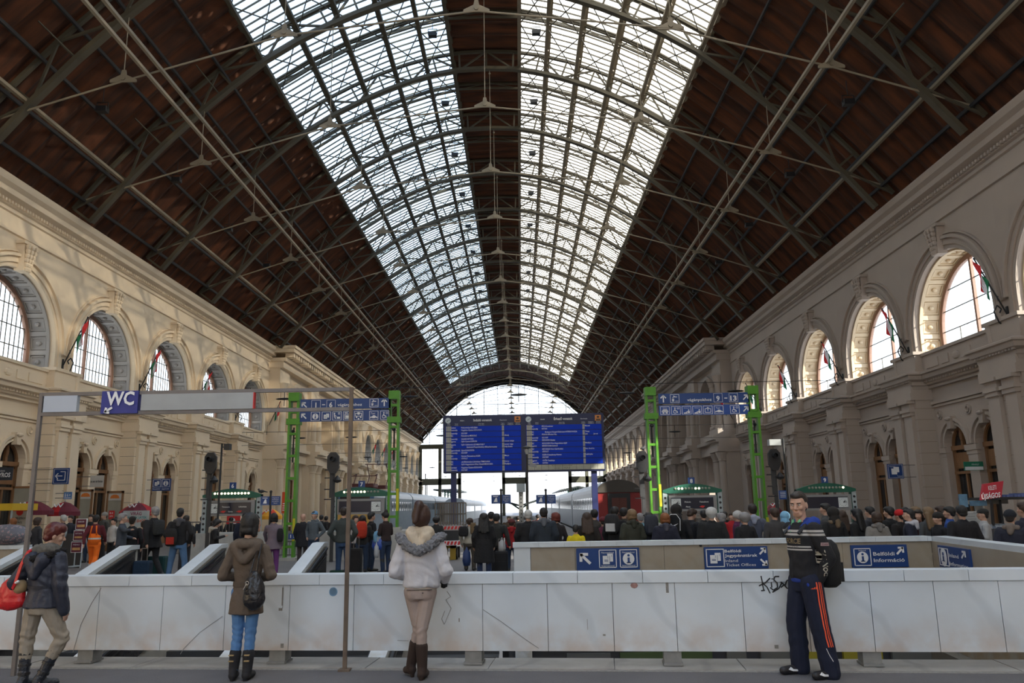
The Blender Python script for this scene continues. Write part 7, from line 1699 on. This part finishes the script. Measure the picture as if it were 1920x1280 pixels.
# ================================================================== THE FOUR PEOPLE AT THE PARAPET
from mathutils.bvhtree import BVHTree
FV = .0085
def bands_mat(name, base, bands):
    """cloth with white knitted stripes at given heights: bands (z0, z1, xmax)"""
    m, n, b = newmat(name); tx = n.nodes.new('ShaderNodeTexCoord'); sx = n.nodes.new('ShaderNodeSeparateXYZ'); L(n, tx.outputs['Object'], sx.inputs[0])
    ax = n.nodes.new('ShaderNodeMath'); ax.operation = 'ABSOLUTE'; L(n, sx.outputs[0], ax.inputs[0]); tot = None
    for z0, z1, xm_ in bands:
        a = n.nodes.new('ShaderNodeMath'); a.operation = 'COMPARE'; a.inputs[1].default_value = (z0+z1)/2; a.inputs[2].default_value = (z1-z0)/2; L(n, sx.outputs[2], a.inputs[0])
        c = n.nodes.new('ShaderNodeMath'); c.operation = 'LESS_THAN'; c.inputs[1].default_value = xm_; L(n, ax.outputs[0], c.inputs[0])
        d = n.nodes.new('ShaderNodeMath'); d.operation = 'MULTIPLY'; L(n, a.outputs[0], d.inputs[0]); L(n, c.outputs[0], d.inputs[1])
        if tot is None: tot = d
        else: e2 = n.nodes.new('ShaderNodeMath'); e2.operation = 'MAXIMUM'; L(n, tot.outputs[0], e2.inputs[0]); L(n, d.outputs[0], e2.inputs[1]); tot = e2
    mx = n.nodes.new('ShaderNodeMix'); mx.data_type = 'RGBA'; mx.inputs[6].default_value = tuple(base)+(1,); mx.inputs[7].default_value = (.45, .43, .41, 1); L(n, tot.outputs[0], mx.inputs[0]); L(n, mx.outputs[2], b.inputs[0]); b.inputs['Roughness'].default_value = .9
    return m
def bvh(me): return BVHTree.FromPolygons([v.co for v in me.vertices], [tuple(p.vertices) for p in me.polygons])
def project(mb, tree, d, lift=.003):
    """lay flat lettering onto a body surface along direction d"""
    d = Vector(d).normalized(); out = []
    for v in mb.v:
        p = Vector(v); hit = tree.ray_cast(p-d*.3, d); out.append(tuple(hit[0]-d*lift) if hit[0] is not None else tuple(p))
    mb.v = out; return mb
def put(o, px, foot, head, yaw, Y=None):
    d = ray(px, foot); t = -EYE/d[2]; Y = Y or d[1]*t; x = at(px, foot, Y)[0]; hh = at(px, head, Y)[2]
    o.location = (x, Y, 0); o.rotation_euler = (0, 0, math.radians(yaw)); s = hh/1.757; o.scale = (s, s, s); return s
def folds(amp, n, z0, z1):
    """horizontal creases between two heights"""
    def f(v):
        c = v.co
        if z0 < c[2] < z1:
            w = math.sin(PI*(c[2]-z0)/(z1-z0)); v.co += v.normal*amp*w*math.sin(c[2]*n+noise.noise(Vector((c[0]*7, c[1]*7, c[2]*4)))*5)
    return f
# ---------- woman in the brown coat
J = joints('stand', True)
J.update(kneL=V3(-.085, .02, .50), kneR=V3(.055, .02, .50), ankL=V3(-.10, -.02, .09), ankR=V3(.05, -.02, .09), fL=V3(-.12, .12, .04), fR=V3(.06, .13, .04), elL=V3(-.27, -.02, 1.10), elR=V3(.27, -.02, 1.10), wrL=V3(-.10, .22, 1.06), wrR=V3(.10, .22, 1.06), shL=V3(-.165, 0, 1.39), shR=V3(.165, 0, 1.39))
tl = (math.radians(-14), math.radians(6)); yw = math.radians(-25)
b = obm('person', body_mesh(J, True, FV, tl, yw), skinm(SK)); tag(b, 'person in a belted brown hooded coat, light jeans and black boots at the parapet', 'person'); put(b, 455, 1274, 966, 0)
mb = MB(); tors(mb, [(.69, .195, .15, 0, 0), (.82, .18, .14, 0, 0), (.96, .158, .122, 0, 0), (1.02, .146, .112, 0, 0), (1.10, .150, .115, 0, 0), (1.24, .170, .125, 0, 0), (1.33, .180, .122, 0, 0), (1.405, .17, .10, 0, 0), (1.46, .09, .08, 0, 0)])
for s_ in 'LR': e = J['el'+s_]; chain(mb, [J['sh'+s_]+V3(0, 0, -.01), e, J['wr'+s_]], [.070, .064, .050])
CB = cloth('brown_coat', (.105, .078, .058)); coat = obm('coat', fuse(mb, 'coat', FV, 4, .009, 8, fn=folds(.003, 60, 1.0, 1.3)), CB, b)
mb = MB(); tors(mb, [(.985, .157, .123, 0, 0), (1.035, .155, .121, 0, 0)], 24); mb.box(.03, .065, -.135, -.115, .99, 1.03); obm('belt', mb.mesh('belt', []), cloth('brown_belt', (.075, .055, .040)), b)
mb = MB(); cap(mb, (-.11, -.05, 1.44), (.11, -.05, 1.44), .07, .07); cap(mb, (-.13, -.08, 1.42), (-.01, -.15, 1.27), .065, .045); cap(mb, (.12, -.08, 1.42), (.01, -.15, 1.27), .065, .045); cap(mb, (-.05, -.12, 1.44), (.05, -.12, 1.44), .055, .055); cap(mb, (-.15, -.02, 1.43), (-.10, .05, 1.47), .035, .03); cap(mb, (.13, -.02, 1.43), (.09, .05, 1.47), .035, .03)
obm('hood', fuse(mb, 'hood', FV, 4, .010, 12), CB, b)
J2 = dict(J); obm('trousers', fuse((lambda m: (chain(m, [J['hipL'], J['kneL'], J['ankL']], [.085, .062, .05]), chain(m, [J['hipR'], J['kneR'], J['ankR']], [.085, .062, .05]), m)[2])(MB()), 'trousers', FV, 3, .006, 14, fn=folds(.004, 90, .3, .62)), cloth('pale_jeans', (.085, .20, .42)), b)
obm('boot', shoe_mesh(J, FV, .46, 'boot', 'L', .02), mat('black_suede', (.012, .012, .016), .8), b); obm('boot', shoe_mesh(J, FV, .46, 'boot', 'R', .02), mat('black_suede', (.012, .012, .016), .8), b)
mb = MB()
for sx in (-.12, .05):
    for z in (.20, .26): mb.box(sx-.02, sx+.035, -.088, -.06, z, z+.012)
obm('boot_buckle', mb.mesh('boot_buckle', []), mat('brass', (.35, .25, .12), .4), b)
obm('hair', hair_mesh('bob', FV, (math.radians(-8), 0), math.radians(-10)), cloth('hair_black', HC['black'], .5), b)
def hobo(b, name, label, c, cx, cy, cz, w, h, m_):
    mb = MB(); mb.ball((0, 0, 0), (w/2, .075, h*.42), 16, 10); mb.ball((.0, 0, -h*.18), (w*.52, .08, h*.30), 16, 10); cap(mb, (-w*.2, 0, h*.3), (-w*.1, 0, h*.48), .05, .03); cap(mb, (w*.15, 0, h*.25), (0, 0, h*.48), .05, .03)
    o = ob(name, fuse(mb, name, FV, 3, .008, 14)); o.data.materials.append(m_); tag(o, label, 'bag'); R = Matrix.Rotation(b.rotation_euler[2], 4, 'Z'); s = b.scale[0]; p_ = R @ Vector((cx*s, cy*s, 0)); o.location = (b.location[0]+p_[0], b.location[1]+p_[1], cz*s); o.rotation_euler = b.rotation_euler; o.scale = (s, s, s); return o
hb = hobo(b, 'shoulder_bag', 'slouchy black leather shoulder bag on the brown coat', None, .15, -.20, .94, .24, .40, mat('black_leather', (.010, .010, .013), .3, bump=.5, bscale=30))
mb = MB(); mb.path([(-.07, .0, .14), (-.03, .03, .35), (.0, .10, .50)], .009, 6); mb.path([(-.0, .0, .14), (.02, .03, .35), (.02, .10, .50)], .009, 6); mb.build('strap', mat('black_leather', (.01, .01, .013)), hb)
mb = MB(); mb.lathe((-.06, -.075, .10), [(.022, 0), (.022, -.008), (.014, -.008), (.014, 0)], 14, 'y'); mb.bar((-.10, -.075, .03), (-.06, -.08, .10), .008); mb.build('metal_ring', mat('chrome', (.5, .5, .5), .2, metal=.8), hb)
# ---------- woman in the white jacket
J = joints('stand', True)
J.update(hipL=V3(-.085, 0, .90), hipR=V3(.085, 0, .90), kneL=V3(-.02, .03, .49), kneR=V3(.02, -.05, .48), ankL=V3(-.075, .16, .11), ankR=V3(.03, -.04, .09), fL=V3(-.13, .28, .04), fR=V3(.05, .10, .04), elL=V3(-.26, -.02, 1.08), elR=V3(.27, -.03, 1.08), wrL=V3(-.14, .18, 1.02), wrR=V3(.25, .10, .99))
J['ankL'] = V3(-.11, .12, .11); J['fL'] = V3(-.17, .22, .05)
tl = (math.radians(-4), 0); yw = math.radians(-35)
b = obm('person', body_mesh(J, True, FV, tl, yw), skinm(SK)); tag(b, 'person in a short white jacket with grey fur collar, beige trousers and brown boots', 'person'); put(b, 787, 1272, 949, 0)
mb = MB(); tors(mb, [(.915, .185, .135, .01, 0), (.94, .20, .15, .01, 0), (1.02, .195, .145, .01, 0), (1.12, .185, .14, 0, 0), (1.24, .195, .14, 0, 0), (1.34, .20, .13, 0, 0), (1.41, .175, .11, 0, 0), (1.46, .1, .08, 0, 0)])
for s_ in 'LR': chain(mb, [J['sh'+s_]+V3(0, 0, -.01), J['el'+s_], J['wr'+s_]], [.085, .080, .060])
WJ = mat('white_jacket', (.50, .50, .54), .6, var=.06, scale=8, bump=.4, bscale=16); obm('jacket', fuse(mb, 'jacket', FV, 4, .013, 8, fn=folds(.004, 55, .92, 1.35)), WJ, b)
mb = MB(); tors(mb, [(.865, .165, .125, 0, 0), (.92, .178, .13, .01, 0)]); obm('hem_band', mb.mesh('hem', []), cloth('hem_band', (.38, .33, .28)), b)
mb = MB(); cap(mb, (-.09, -.06, 1.48), (.09, -.06, 1.48), .07, .07); cap(mb, (-.07, -.11, 1.44), (0, -.15, 1.33), .07, .05); cap(mb, (.07, -.11, 1.44), (0, -.15, 1.33), .07, .05); cap(mb, (-.09, 0, 1.5), (-.08, .06, 1.5), .045, .04); cap(mb, (.09, 0, 1.5), (.08, .06, 1.5), .045, .04)
obm('inner_hood', fuse(mb, 'inner_hood', FV, 3, .014, 16), cloth('cream_fleece', (.50, .42, .32)), b)
mb = MB(); pts = [(-.24, .02, 1.44), (-.20, -.08, 1.42), (-.10, -.155, 1.34), (0, -.175, 1.30), (.10, -.155, 1.34), (.20, -.08, 1.42), (.24, .02, 1.44)]
chain(mb, [V3(*p_) for p_ in pts], [.042, .05, .055, .058, .055, .05, .042])
def furry(v):
    q = v.co*38; v.co += v.normal*(noise.noise(q)*.020+noise.noise(q*2.3)*.012)
obm('fur_collar', fuse(mb, 'fur_collar', .007, 1, fn=furry), mat('grey_fur', (.20, .205, .225), 1.0, var=.45, scale=40, bump=.8, bscale=90), b)
lg = MB(); tors(lg, [(.80, .125, .105, 0, -.02), (.88, .155, .118, 0, -.01), (.96, .145, .105, 0, 0)]); lg.ball((-.068, -.045, .865), (.085, .085, .10), 14, 9); lg.ball((.068, -.045, .865), (.085, .085, .10), 14, 9)
chain(lg, [J['hipL']+V3(0, 0, -.03), J['kneL'], J['ankL']], [.093, .062, .045]); chain(lg, [J['hipR']+V3(0, 0, -.03), J['kneR'], J['ankR']], [.093, .062, .045])
obm('trousers', fuse(lg, 'trousers', FV, 3, .003, 12, fn=folds(.0035, 80, .40, .56)), cloth('taupe', (.33, .265, .24), bump=.1), b)
mb = MB(); mb.box(.035, .05, -.142, -.13, .865, .873); mb.box(-.13, .14, -.138, -.11, .898, .902); obm('pocket_seam', mb.mesh('seam', []), M['black'], b)
for s_ in 'LR': obm('boot', shoe_mesh(J, FV, .60, 'boot', s_, .03), mat('brown_suede', (.030, .017, .013), .85), b)
obm('hair', hair_mesh('ponyup', FV, (0, 0), math.radians(15)), cloth('hair_auburn', (.040, .016, .010), .5), b)
mb = MB(); hand(mb, J['wrR'], (J['wrR']-J['elR']), 1, .5, 1.15); cap(mb, J['wrR']-V3(0, 0, -.03), J['wrR']+V3(0, 0, -.02), .038, .036); obm('glove', fuse(mb, 'glove', .006, 2), cloth('glove', (.008, .008, .009)), b)
# ---------- red haired woman in the navy jacket
J = joints('stand', True)
J.update(hipL=V3(-.09, 0, .90), hipR=V3(.09, 0, .90), kneL=V3(-.14, .0, .50), kneR=V3(.21, .12, .52), ankL=V3(-.12, -.02, .09), ankR=V3(.06, .02, .10), fL=V3(-.11, .15, .045), fR=V3(.16, .14, .045), elL=V3(-.30, -.08, 1.12), elR=V3(.24, -.02, 1.10), wrL=V3(-.20, .14, 1.05), wrR=V3(.26, .05, .84))
tl = (math.radians(-16), math.radians(4)); yw = math.radians(-48)
b = obm('person', body_mesh(J, True, FV, tl, yw, (.03, .03)), skinm(SK)); tag(b, 'person with dark red hair, navy jacket, khaki trousers and tall boots at left edge', 'person'); put(b, 62, 1290, 983, -12)
mb = MB(); tors(mb, [(.85, .205, .15, 0, 0), (.95, .19, .14, 0, 0), (1.06, .165, .13, 0, 0), (1.18, .178, .135, 0, 0), (1.30, .195, .135, .01, .01), (1.39, .18, .115, .02, .02), (1.46, .1, .085, .02, .02)])
for s_ in 'LR': chain(mb, [J['sh'+s_]+V3(0, 0, -.01), J['el'+s_], J['wr'+s_]+(V3(0, 0, -.03) if s_ == 'R' else V3(0, 0, 0))], [.088, .080, .062])
NJ = mat('navy_nylon', (.022, .026, .045), .55, var=.15, scale=8, bump=.5, bscale=18); obm('jacket', fuse(mb, 'jacket', FV, 4, .014, 8, fn=folds(.0045, 50, .95, 1.4)), NJ, b)
mb = MB(); tors(mb, [(1.055, .172, .137, 0, 0), (1.09, .172, .137, 0, 0)], 24); obm('waist_band', mb.mesh('band', []), mat('navy_band', (.012, .013, .022)), b)
mb = MB(); chain(mb, [V3(*q_) for q_ in ((-.20, .0, 1.42), (-.14, -.11, 1.39), (0, -.15, 1.385), (.14, -.09, 1.42), (.19, .04, 1.46))], [.035, .042, .045, .042, .035]); obm('fur_collar', fuse(mb, 'fur_collar', .007, 1, fn=furry), mat('black_fur', (.012, .010, .010), 1.0, var=.4, scale=40), b)
mb = MB(); cap(mb, (-.08, -.03, 1.47), (.09, -.02, 1.48), .075, .075); cap(mb, (-.02, .05, 1.47), (.06, .07, 1.47), .06, .06); obm('scarf', fuse(mb, 'scarf', FV, 3, .018, 22), mat('grey_scarf', (.11, .105, .095), .9, var=.5, scale=25), b)
mb = MB(); cap(mb, (-.08, -.11, 1.37), (0, -.14, 1.20), .09, .05); cap(mb, (.06, -.11, 1.37), (0, -.14, 1.20), .09, .05); obm('hood', fuse(mb, 'hood', FV, 4, .01, 10), NJ, b)
lg = MB(); tors(lg, [(.78, .14, .11, 0, -.01), (.88, .165, .125, 0, -.01), (.95, .15, .11, 0, 0)]); chain(lg, [J['hipL']+V3(0, 0, -.03), J['kneL'], J['kneL']+(J['ankL']-J['kneL'])*.45], [.10, .078, .066]); chain(lg, [J['hipR']+V3(0, 0, -.03), J['kneR'], J['kneR']+(J['ankR']-J['kneR'])*.45], [.10, .078, .066])
obm('trousers', fuse(lg, 'trousers', FV, 3, .009, 11, fn=folds(.006, 55, .36, .66)), cloth('khaki', (.29, .25, .20), bump=.3), b)
for s_ in 'LR':
    bt = obm('boot', shoe_mesh(J, FV, .74, 'boot', s_, .045), mat('navy_leather', (.018, .022, .032), .35, var=.4, scale=14, bump=.8, bscale=25), b)
    a, k = J['ank'+s_], J['kne'+s_]; mb = MB()
    for f in (.12, .34, .62): c = a+(k-a)*f; mb.tube(c, c+(k-a).normalized()*.025, .062+.012*f, 14)
    obm('boot_strap', mb.mesh('boot_strap', []), M['black'], bt)
obm('hair', hair_mesh('short', FV, tl, yw, (.03, .03)), cloth('hair_wine', (.085, .010, .008), .4), b)
rb = hobo(b, 'shoulder_bag', 'bright red and tan shoulder bag at the left edge of the photograph', None, -.36, -.06, .98, .38, .34, mat('red_leather', (.52, .012, .018), .4, bump=.5, bscale=14))
mb = MB(); mb.ball((.13, -.02, .10), (.08, .075, .08), 12, 8); mb.build('tan_panel', mat('tan_leather', (.36, .25, .13), .6), rb, True)
mb = MB(); [mb.bar(p_, q_, .035, .012, (0, 1, 0)) for p_, q_ in zip([(.10, -.09, .08), (.16, -.12, .16), (.20, -.11, .34), (.23, -.06, .48)], [(.16, -.12, .16), (.20, -.11, .34), (.23, -.06, .48), (.24, .03, .52)])]; mb.build('strap', mat('red_leather', (.52, .012, .018)), rb)
mb = MB(); cap(mb, (.17, -.13, .15), (.21, -.14, .165), .012, .016); mb.build('white_clasp', M['white'], rb)
# ---------- man in the black and blue hooded top with a backpack
J = joints('stand')
J.update(hipL=V3(-.09, 0, .93), hipR=V3(.09, 0, .93), kneL=V3(-.12, -.03, .50), kneR=V3(.13, .06, .51), ankL=V3(-.14, -.10, .085), ankR=V3(.17, .02, .085), fL=V3(-.15, .08, .04), fR=V3(.17, .22, .04), elL=V3(-.25, -.11, 1.13), elR=V3(.20, -.15, 1.14), wrL=V3(-.165, -.045, .915), wrR=V3(.10, -.16, .96), shL=V3(-.185, -.02, 1.405), shR=V3(.185, 0, 1.405))
tl = (math.radians(-7), 0); yw = math.radians(36)
bm_ = body_mesh(J, False, .0065, tl, yw); b = obm('person', bm_, skinm((.50, .30, .215))); tag(b, 'person in a striped black hooded top and navy trousers with orange stripes looking left', 'person')
put(b, 1526, 1268, 923, 106)
mb = MB(); tors(mb, [(.915, .165, .125, 0, 0), (.95, .178, .138, 0, 0), (1.06, .17, .13, 0, 0), (1.2, .18, .132, 0, 0), (1.32, .195, .13, 0, 0), (1.40, .18, .108, 0, 0), (1.465, .09, .08, 0, 0)])
for s_ in 'LR': chain(mb, [J['sh'+s_]+V3(0, 0, -.01), J['el'+s_], J['wr'+s_]], [.078, .066, .050])
jm = fuse(mb, 'hooded_top', .0075, 4, .009, 9, fn=folds(.003, 55, .93, 1.25)); jk = obm('hooded_top', jm, bands_mat('striped_knit', (.010, .010, .013), [(1.372, 1.394, 9), (1.338, 1.360, 9), (1.224, 1.238, .178), (1.196, 1.210, .178)]), b)
BLU = cloth('royal_blue', (.012, .04, .26))
mb = MB(); cap(mb, (-.10, -.05, 1.45), (.10, -.05, 1.45), .062, .062); cap(mb, (-.10, -.09, 1.46), (-.02, -.15, 1.36), .06, .045); cap(mb, (.10, -.09, 1.46), (.02, -.15, 1.36), .06, .045); cap(mb, (-.115, -.02, 1.46), (-.065, .075, 1.40), .035, .025); cap(mb, (.115, -.02, 1.46), (.065, .075, 1.40), .035, .025)
obm('hood', fuse(mb, 'hood', .0075, 3, .008, 16), BLU, b)
mb = MB(); cap(mb, (-.055, .045, 1.48), (-.02, .105, 1.37), .016, .010); cap(mb, (.055, .045, 1.48), (.02, .105, 1.37), .016, .010); obm('hood_lining', fuse(mb, 'hood_lining', .006, 2), mat('mint_green', (.16, .50, .26), .8), b)
mb = MB(); tors(mb, [(.885, .168, .126, 0, 0), (.93, .172, .13, 0, 0)]); mb.ball((-.15, .03, .875), (.035, .07, .045), 10, 7); obm('shirt_hem', fuse(mb, 'hem', .0085, 2), BLU, b)
lg = MB(); tors(lg, [(.80, .15, .12, 0, -.01), (.90, .165, .128, 0, -.01), (.97, .155, .115, 0, 0)])
for s_ in 'LR': a = J['ank'+s_]+V3(0, 0, -.03); chain(lg, [J['hip'+s_]+V3(0, 0, -.03), J['kne'+s_], a], [.118, .098, .092])
tmesh = fuse(lg, 'trousers', .0075, 3, .007, 9, fn=folds(.004, 45, .1, .5)); tro = obm('trousers', tmesh, cloth('navy_track', (.006, .010, .030), bump=.2), b)
tt, tj = bvh(tmesh), bvh(jm)
OR = mat('orange_stripe', (.75, .09, .03), .6)
def leg_strip(off, z0, z1, w, m_, nm, side=-1, drift=0.0):
    mb = MB(); N = 40; A, B = [], []
    for i in range(N+1):
        z = z0+(z1-z0)*i/N; k = (J['hipL'] if z > .5 else J['kneL']); k2 = (J['kneL'] if z > .5 else J['ankL']); f = (k[2]-z)/(k[2]-k2[2]); c = k+(k2-k)*f
        for lst, o2 in ((A, off-w/2), (B, off+w/2)):
            p_ = V3(-.6, c[1]+o2+drift*(z0-z), z); h_ = tt.ray_cast(p_, V3(1, 0, 0)); lst.append(h_[0]+V3(-.003, 0, 0) if h_[0] is not None else V3(c[0]-.08, p_[1], z))
    mb.strip(A, B); obm(nm, mb.mesh(nm, []), m_, tro)
for k in range(3): leg_strip(-.024+.024*k, .90, .30, .012, OR, 'orange_stripe')
leg_strip(.05, .29, .17, .005, M['white'], 'white_piping', drift=-.3)
mb = MB()
for i, h_ in enumerate((.010, .018, .026)): mb.add([(-.5, .062-.018*i, .835), (-.5, .075-.018*i, .835), (-.5, .075-.018*i-.012, .835+h_), (-.5, .066-.018*i-.012, .835+h_)], [(0, 1, 2, 3)])
mb.v = [tuple(Vector(v)+V3(0, .0, 0)) for v in mb.v]; project(mb, tt, (1, 0, 0)); obm('three_bar_mark', mb.mesh('mark', []), OR, tro)
# lettering on the chest (front, +y) and down the near sleeve
R180 = Matrix.Rotation(PI, 4, 'Z')
mb = MB(); letters(mb, 'FORCE', (-.02, .4, 1.262), .048, .19, .03, 'CENTER', R180); project(mb, tj, (0, -1, 0)); obm('lettering', mb.mesh('l', []), mat('gold_letter', (.20, .15, .08), .7), jk)
mb = MB(); letters(mb, 'Club', (-.06, .4, 1.243-.025), .022, .07, .0, 'CENTER', R180); project(mb, tj, (0, -1, 0)); obm('lettering', mb.mesh('l', []), mat('dim_letter', (.06, .06, .065), .7), jk)
Rs = Matrix.Rotation(-PI/2, 4, 'Z') @ Matrix.Rotation(-PI/2, 4, 'Y')
mb = MB(); letters(mb, "DON'T FL", (-.5, -.075, .955), .036, .25, .03, 'LEFT', Rs); mb.v = [(v[0], v[1]-(v[2]-1.0)*-.15, v[2]) for v in mb.v]; project(mb, tj, (1, 0, 0)); obm('lettering', mb.mesh('l', []), mat('cream_letter', (.42, .40, .34), .7), jk)
mb = MB()
for i in range(4):
    for j in range(1): pass
N = 8; A = [V3(-.5, -.10+.085*i/N, 1.275) for i in range(N+1)]; B_ = [V3(-.5, -.10+.085*i/N, 1.243) for i in range(N+1)]; mb.strip(A, B_); project(mb, tj, (1, 0, 0)); pt_ = obm('sleeve_patch', mb.mesh('p', []), mat('patch_pink', (.32, .22, .22), .7), jk)
mb = MB(); letters(mb, 'Custom', (-.5, -.058, 1.252), .014, .07, .02, 'CENTER', Matrix.Rotation(-PI/2, 4, 'Z')); project(mb, tj, (1, 0, 0), .005); obm('lettering', mb.mesh('l', []), mat('patch_text', (.12, .01, .02), .7), pt_)
# shoes with a white tick each
for s_ in 'LR':
    sm_ = shoe_mesh(J, .0065, 0, 'shoe', s_); so_ = obm('shoe', sm_, mat('trainer_black', (.014, .013, .016), .5), b); ts = bvh(sm_); a, f = J['ank'+s_], J['f'+s_]
    mb = MB(); pts = [(-.07, .055), (-.02, .036), (.03, .032), (.09, .05), (.15, .078), (.08, .062), (.03, .052), (-.015, .056), (-.035, .075)]
    d = V3(f[0]-a[0], f[1]-a[1], 0).normalized(); nrm = V3(-d[1], d[0], 0)*(1 if s_ == 'L' else 1)
    if nrm[0] > 0: nrm = -nrm
    bs = [a+d*(.10-u)+nrm*.3+V3(0, 0, w_-a[2]) for u, w_ in pts]
    c0 = sum(bs, V3(0, 0, 0))/len(bs); mb.add(bs, [tuple(range(9))])
    project(mb, ts, -nrm, .006); obm('white_tick', mb.mesh('tick', []), M['white'], so_)
# face details
hm = head_mat(tl, yw)
def hp(*p_): return hm @ Vector(p_)
for sg in (-1, 1):
    mb = MB(); mb.ball(hp(sg*.031, .0735, 1.6445), .0115, 12, 8); ey = obm('eye', mb.mesh('eye', []), mat('eye_white', (.55, .52, .50), .3), b)
    mb = MB(); mb.ball(hp(sg*.031+.002, .0815, 1.644), .0052, 10, 6); obm('iris', mb.mesh('iris', []), mat('iris', (.02, .015, .012), .2), ey)
    mb = MB(); cap(mb, hp(sg*.048, .077, 1.6615), hp(sg*.017, .088, 1.6595), .0042, .005, 8); obm('eyebrow', fuse(mb, 'eyebrow', .0025, 1), cloth('hair_dkbrown', HC['dkbrown']), b)
    mb = MB(); cap(mb, hp(sg*.043, .0755, 1.652), hp(sg*.021, .083, 1.653), .0030, .0032, 8); obm('eyelid', fuse(mb, 'eyelid', .002, 1), skinm((.43, .25, .175)), b)
mb = MB(); cap(mb, hp(-.019, .0895, 1.5745), hp(.019, .0895, 1.5745), .0045, .0045, 8); cap(mb, hp(-.013, .0905, 1.569), hp(.013, .0905, 1.569), .005, .005, 8); obm('lips', fuse(mb, 'lips', .003, 2), skinm((.38, .19, .15)), b)
hd = MB(); hb_ = hd.ball; hb_((0, -.024, 1.674), (.080, .088, .092), 18, 12); hb_((0, .018, 1.722), (.062, .070, .036), 16, 8); hb_((0, -.06, 1.61), (.062, .038, .05), 12, 8)
hd.v = [tuple(hm @ Vector(v)) for v in hd.v]; obm('hair', fuse(hd, 'hair', .007, 2, .003, 50), cloth('hair_dkbrown', HC['dkbrown'], .7), b)
bp = on_back(b, 'backpack', 'big black backpack worn over the striped black hooded top', 'backpack', (.010, .010, .011), size=(.33, .21, .46), z=1.06, dx=-.01, dy=-.235)
mb = MB(); [mb.path([V3(sg*.09, .12, .22), V3(sg*.10, .18, .34), V3(sg*.11, .27, .38), V3(sg*.12, .36, .30)], .018, 6) for sg in (-1, 1)]; mb.build('shoulder_strap', M['black'], bp)

bpy.data.scenes.remove(TSC)
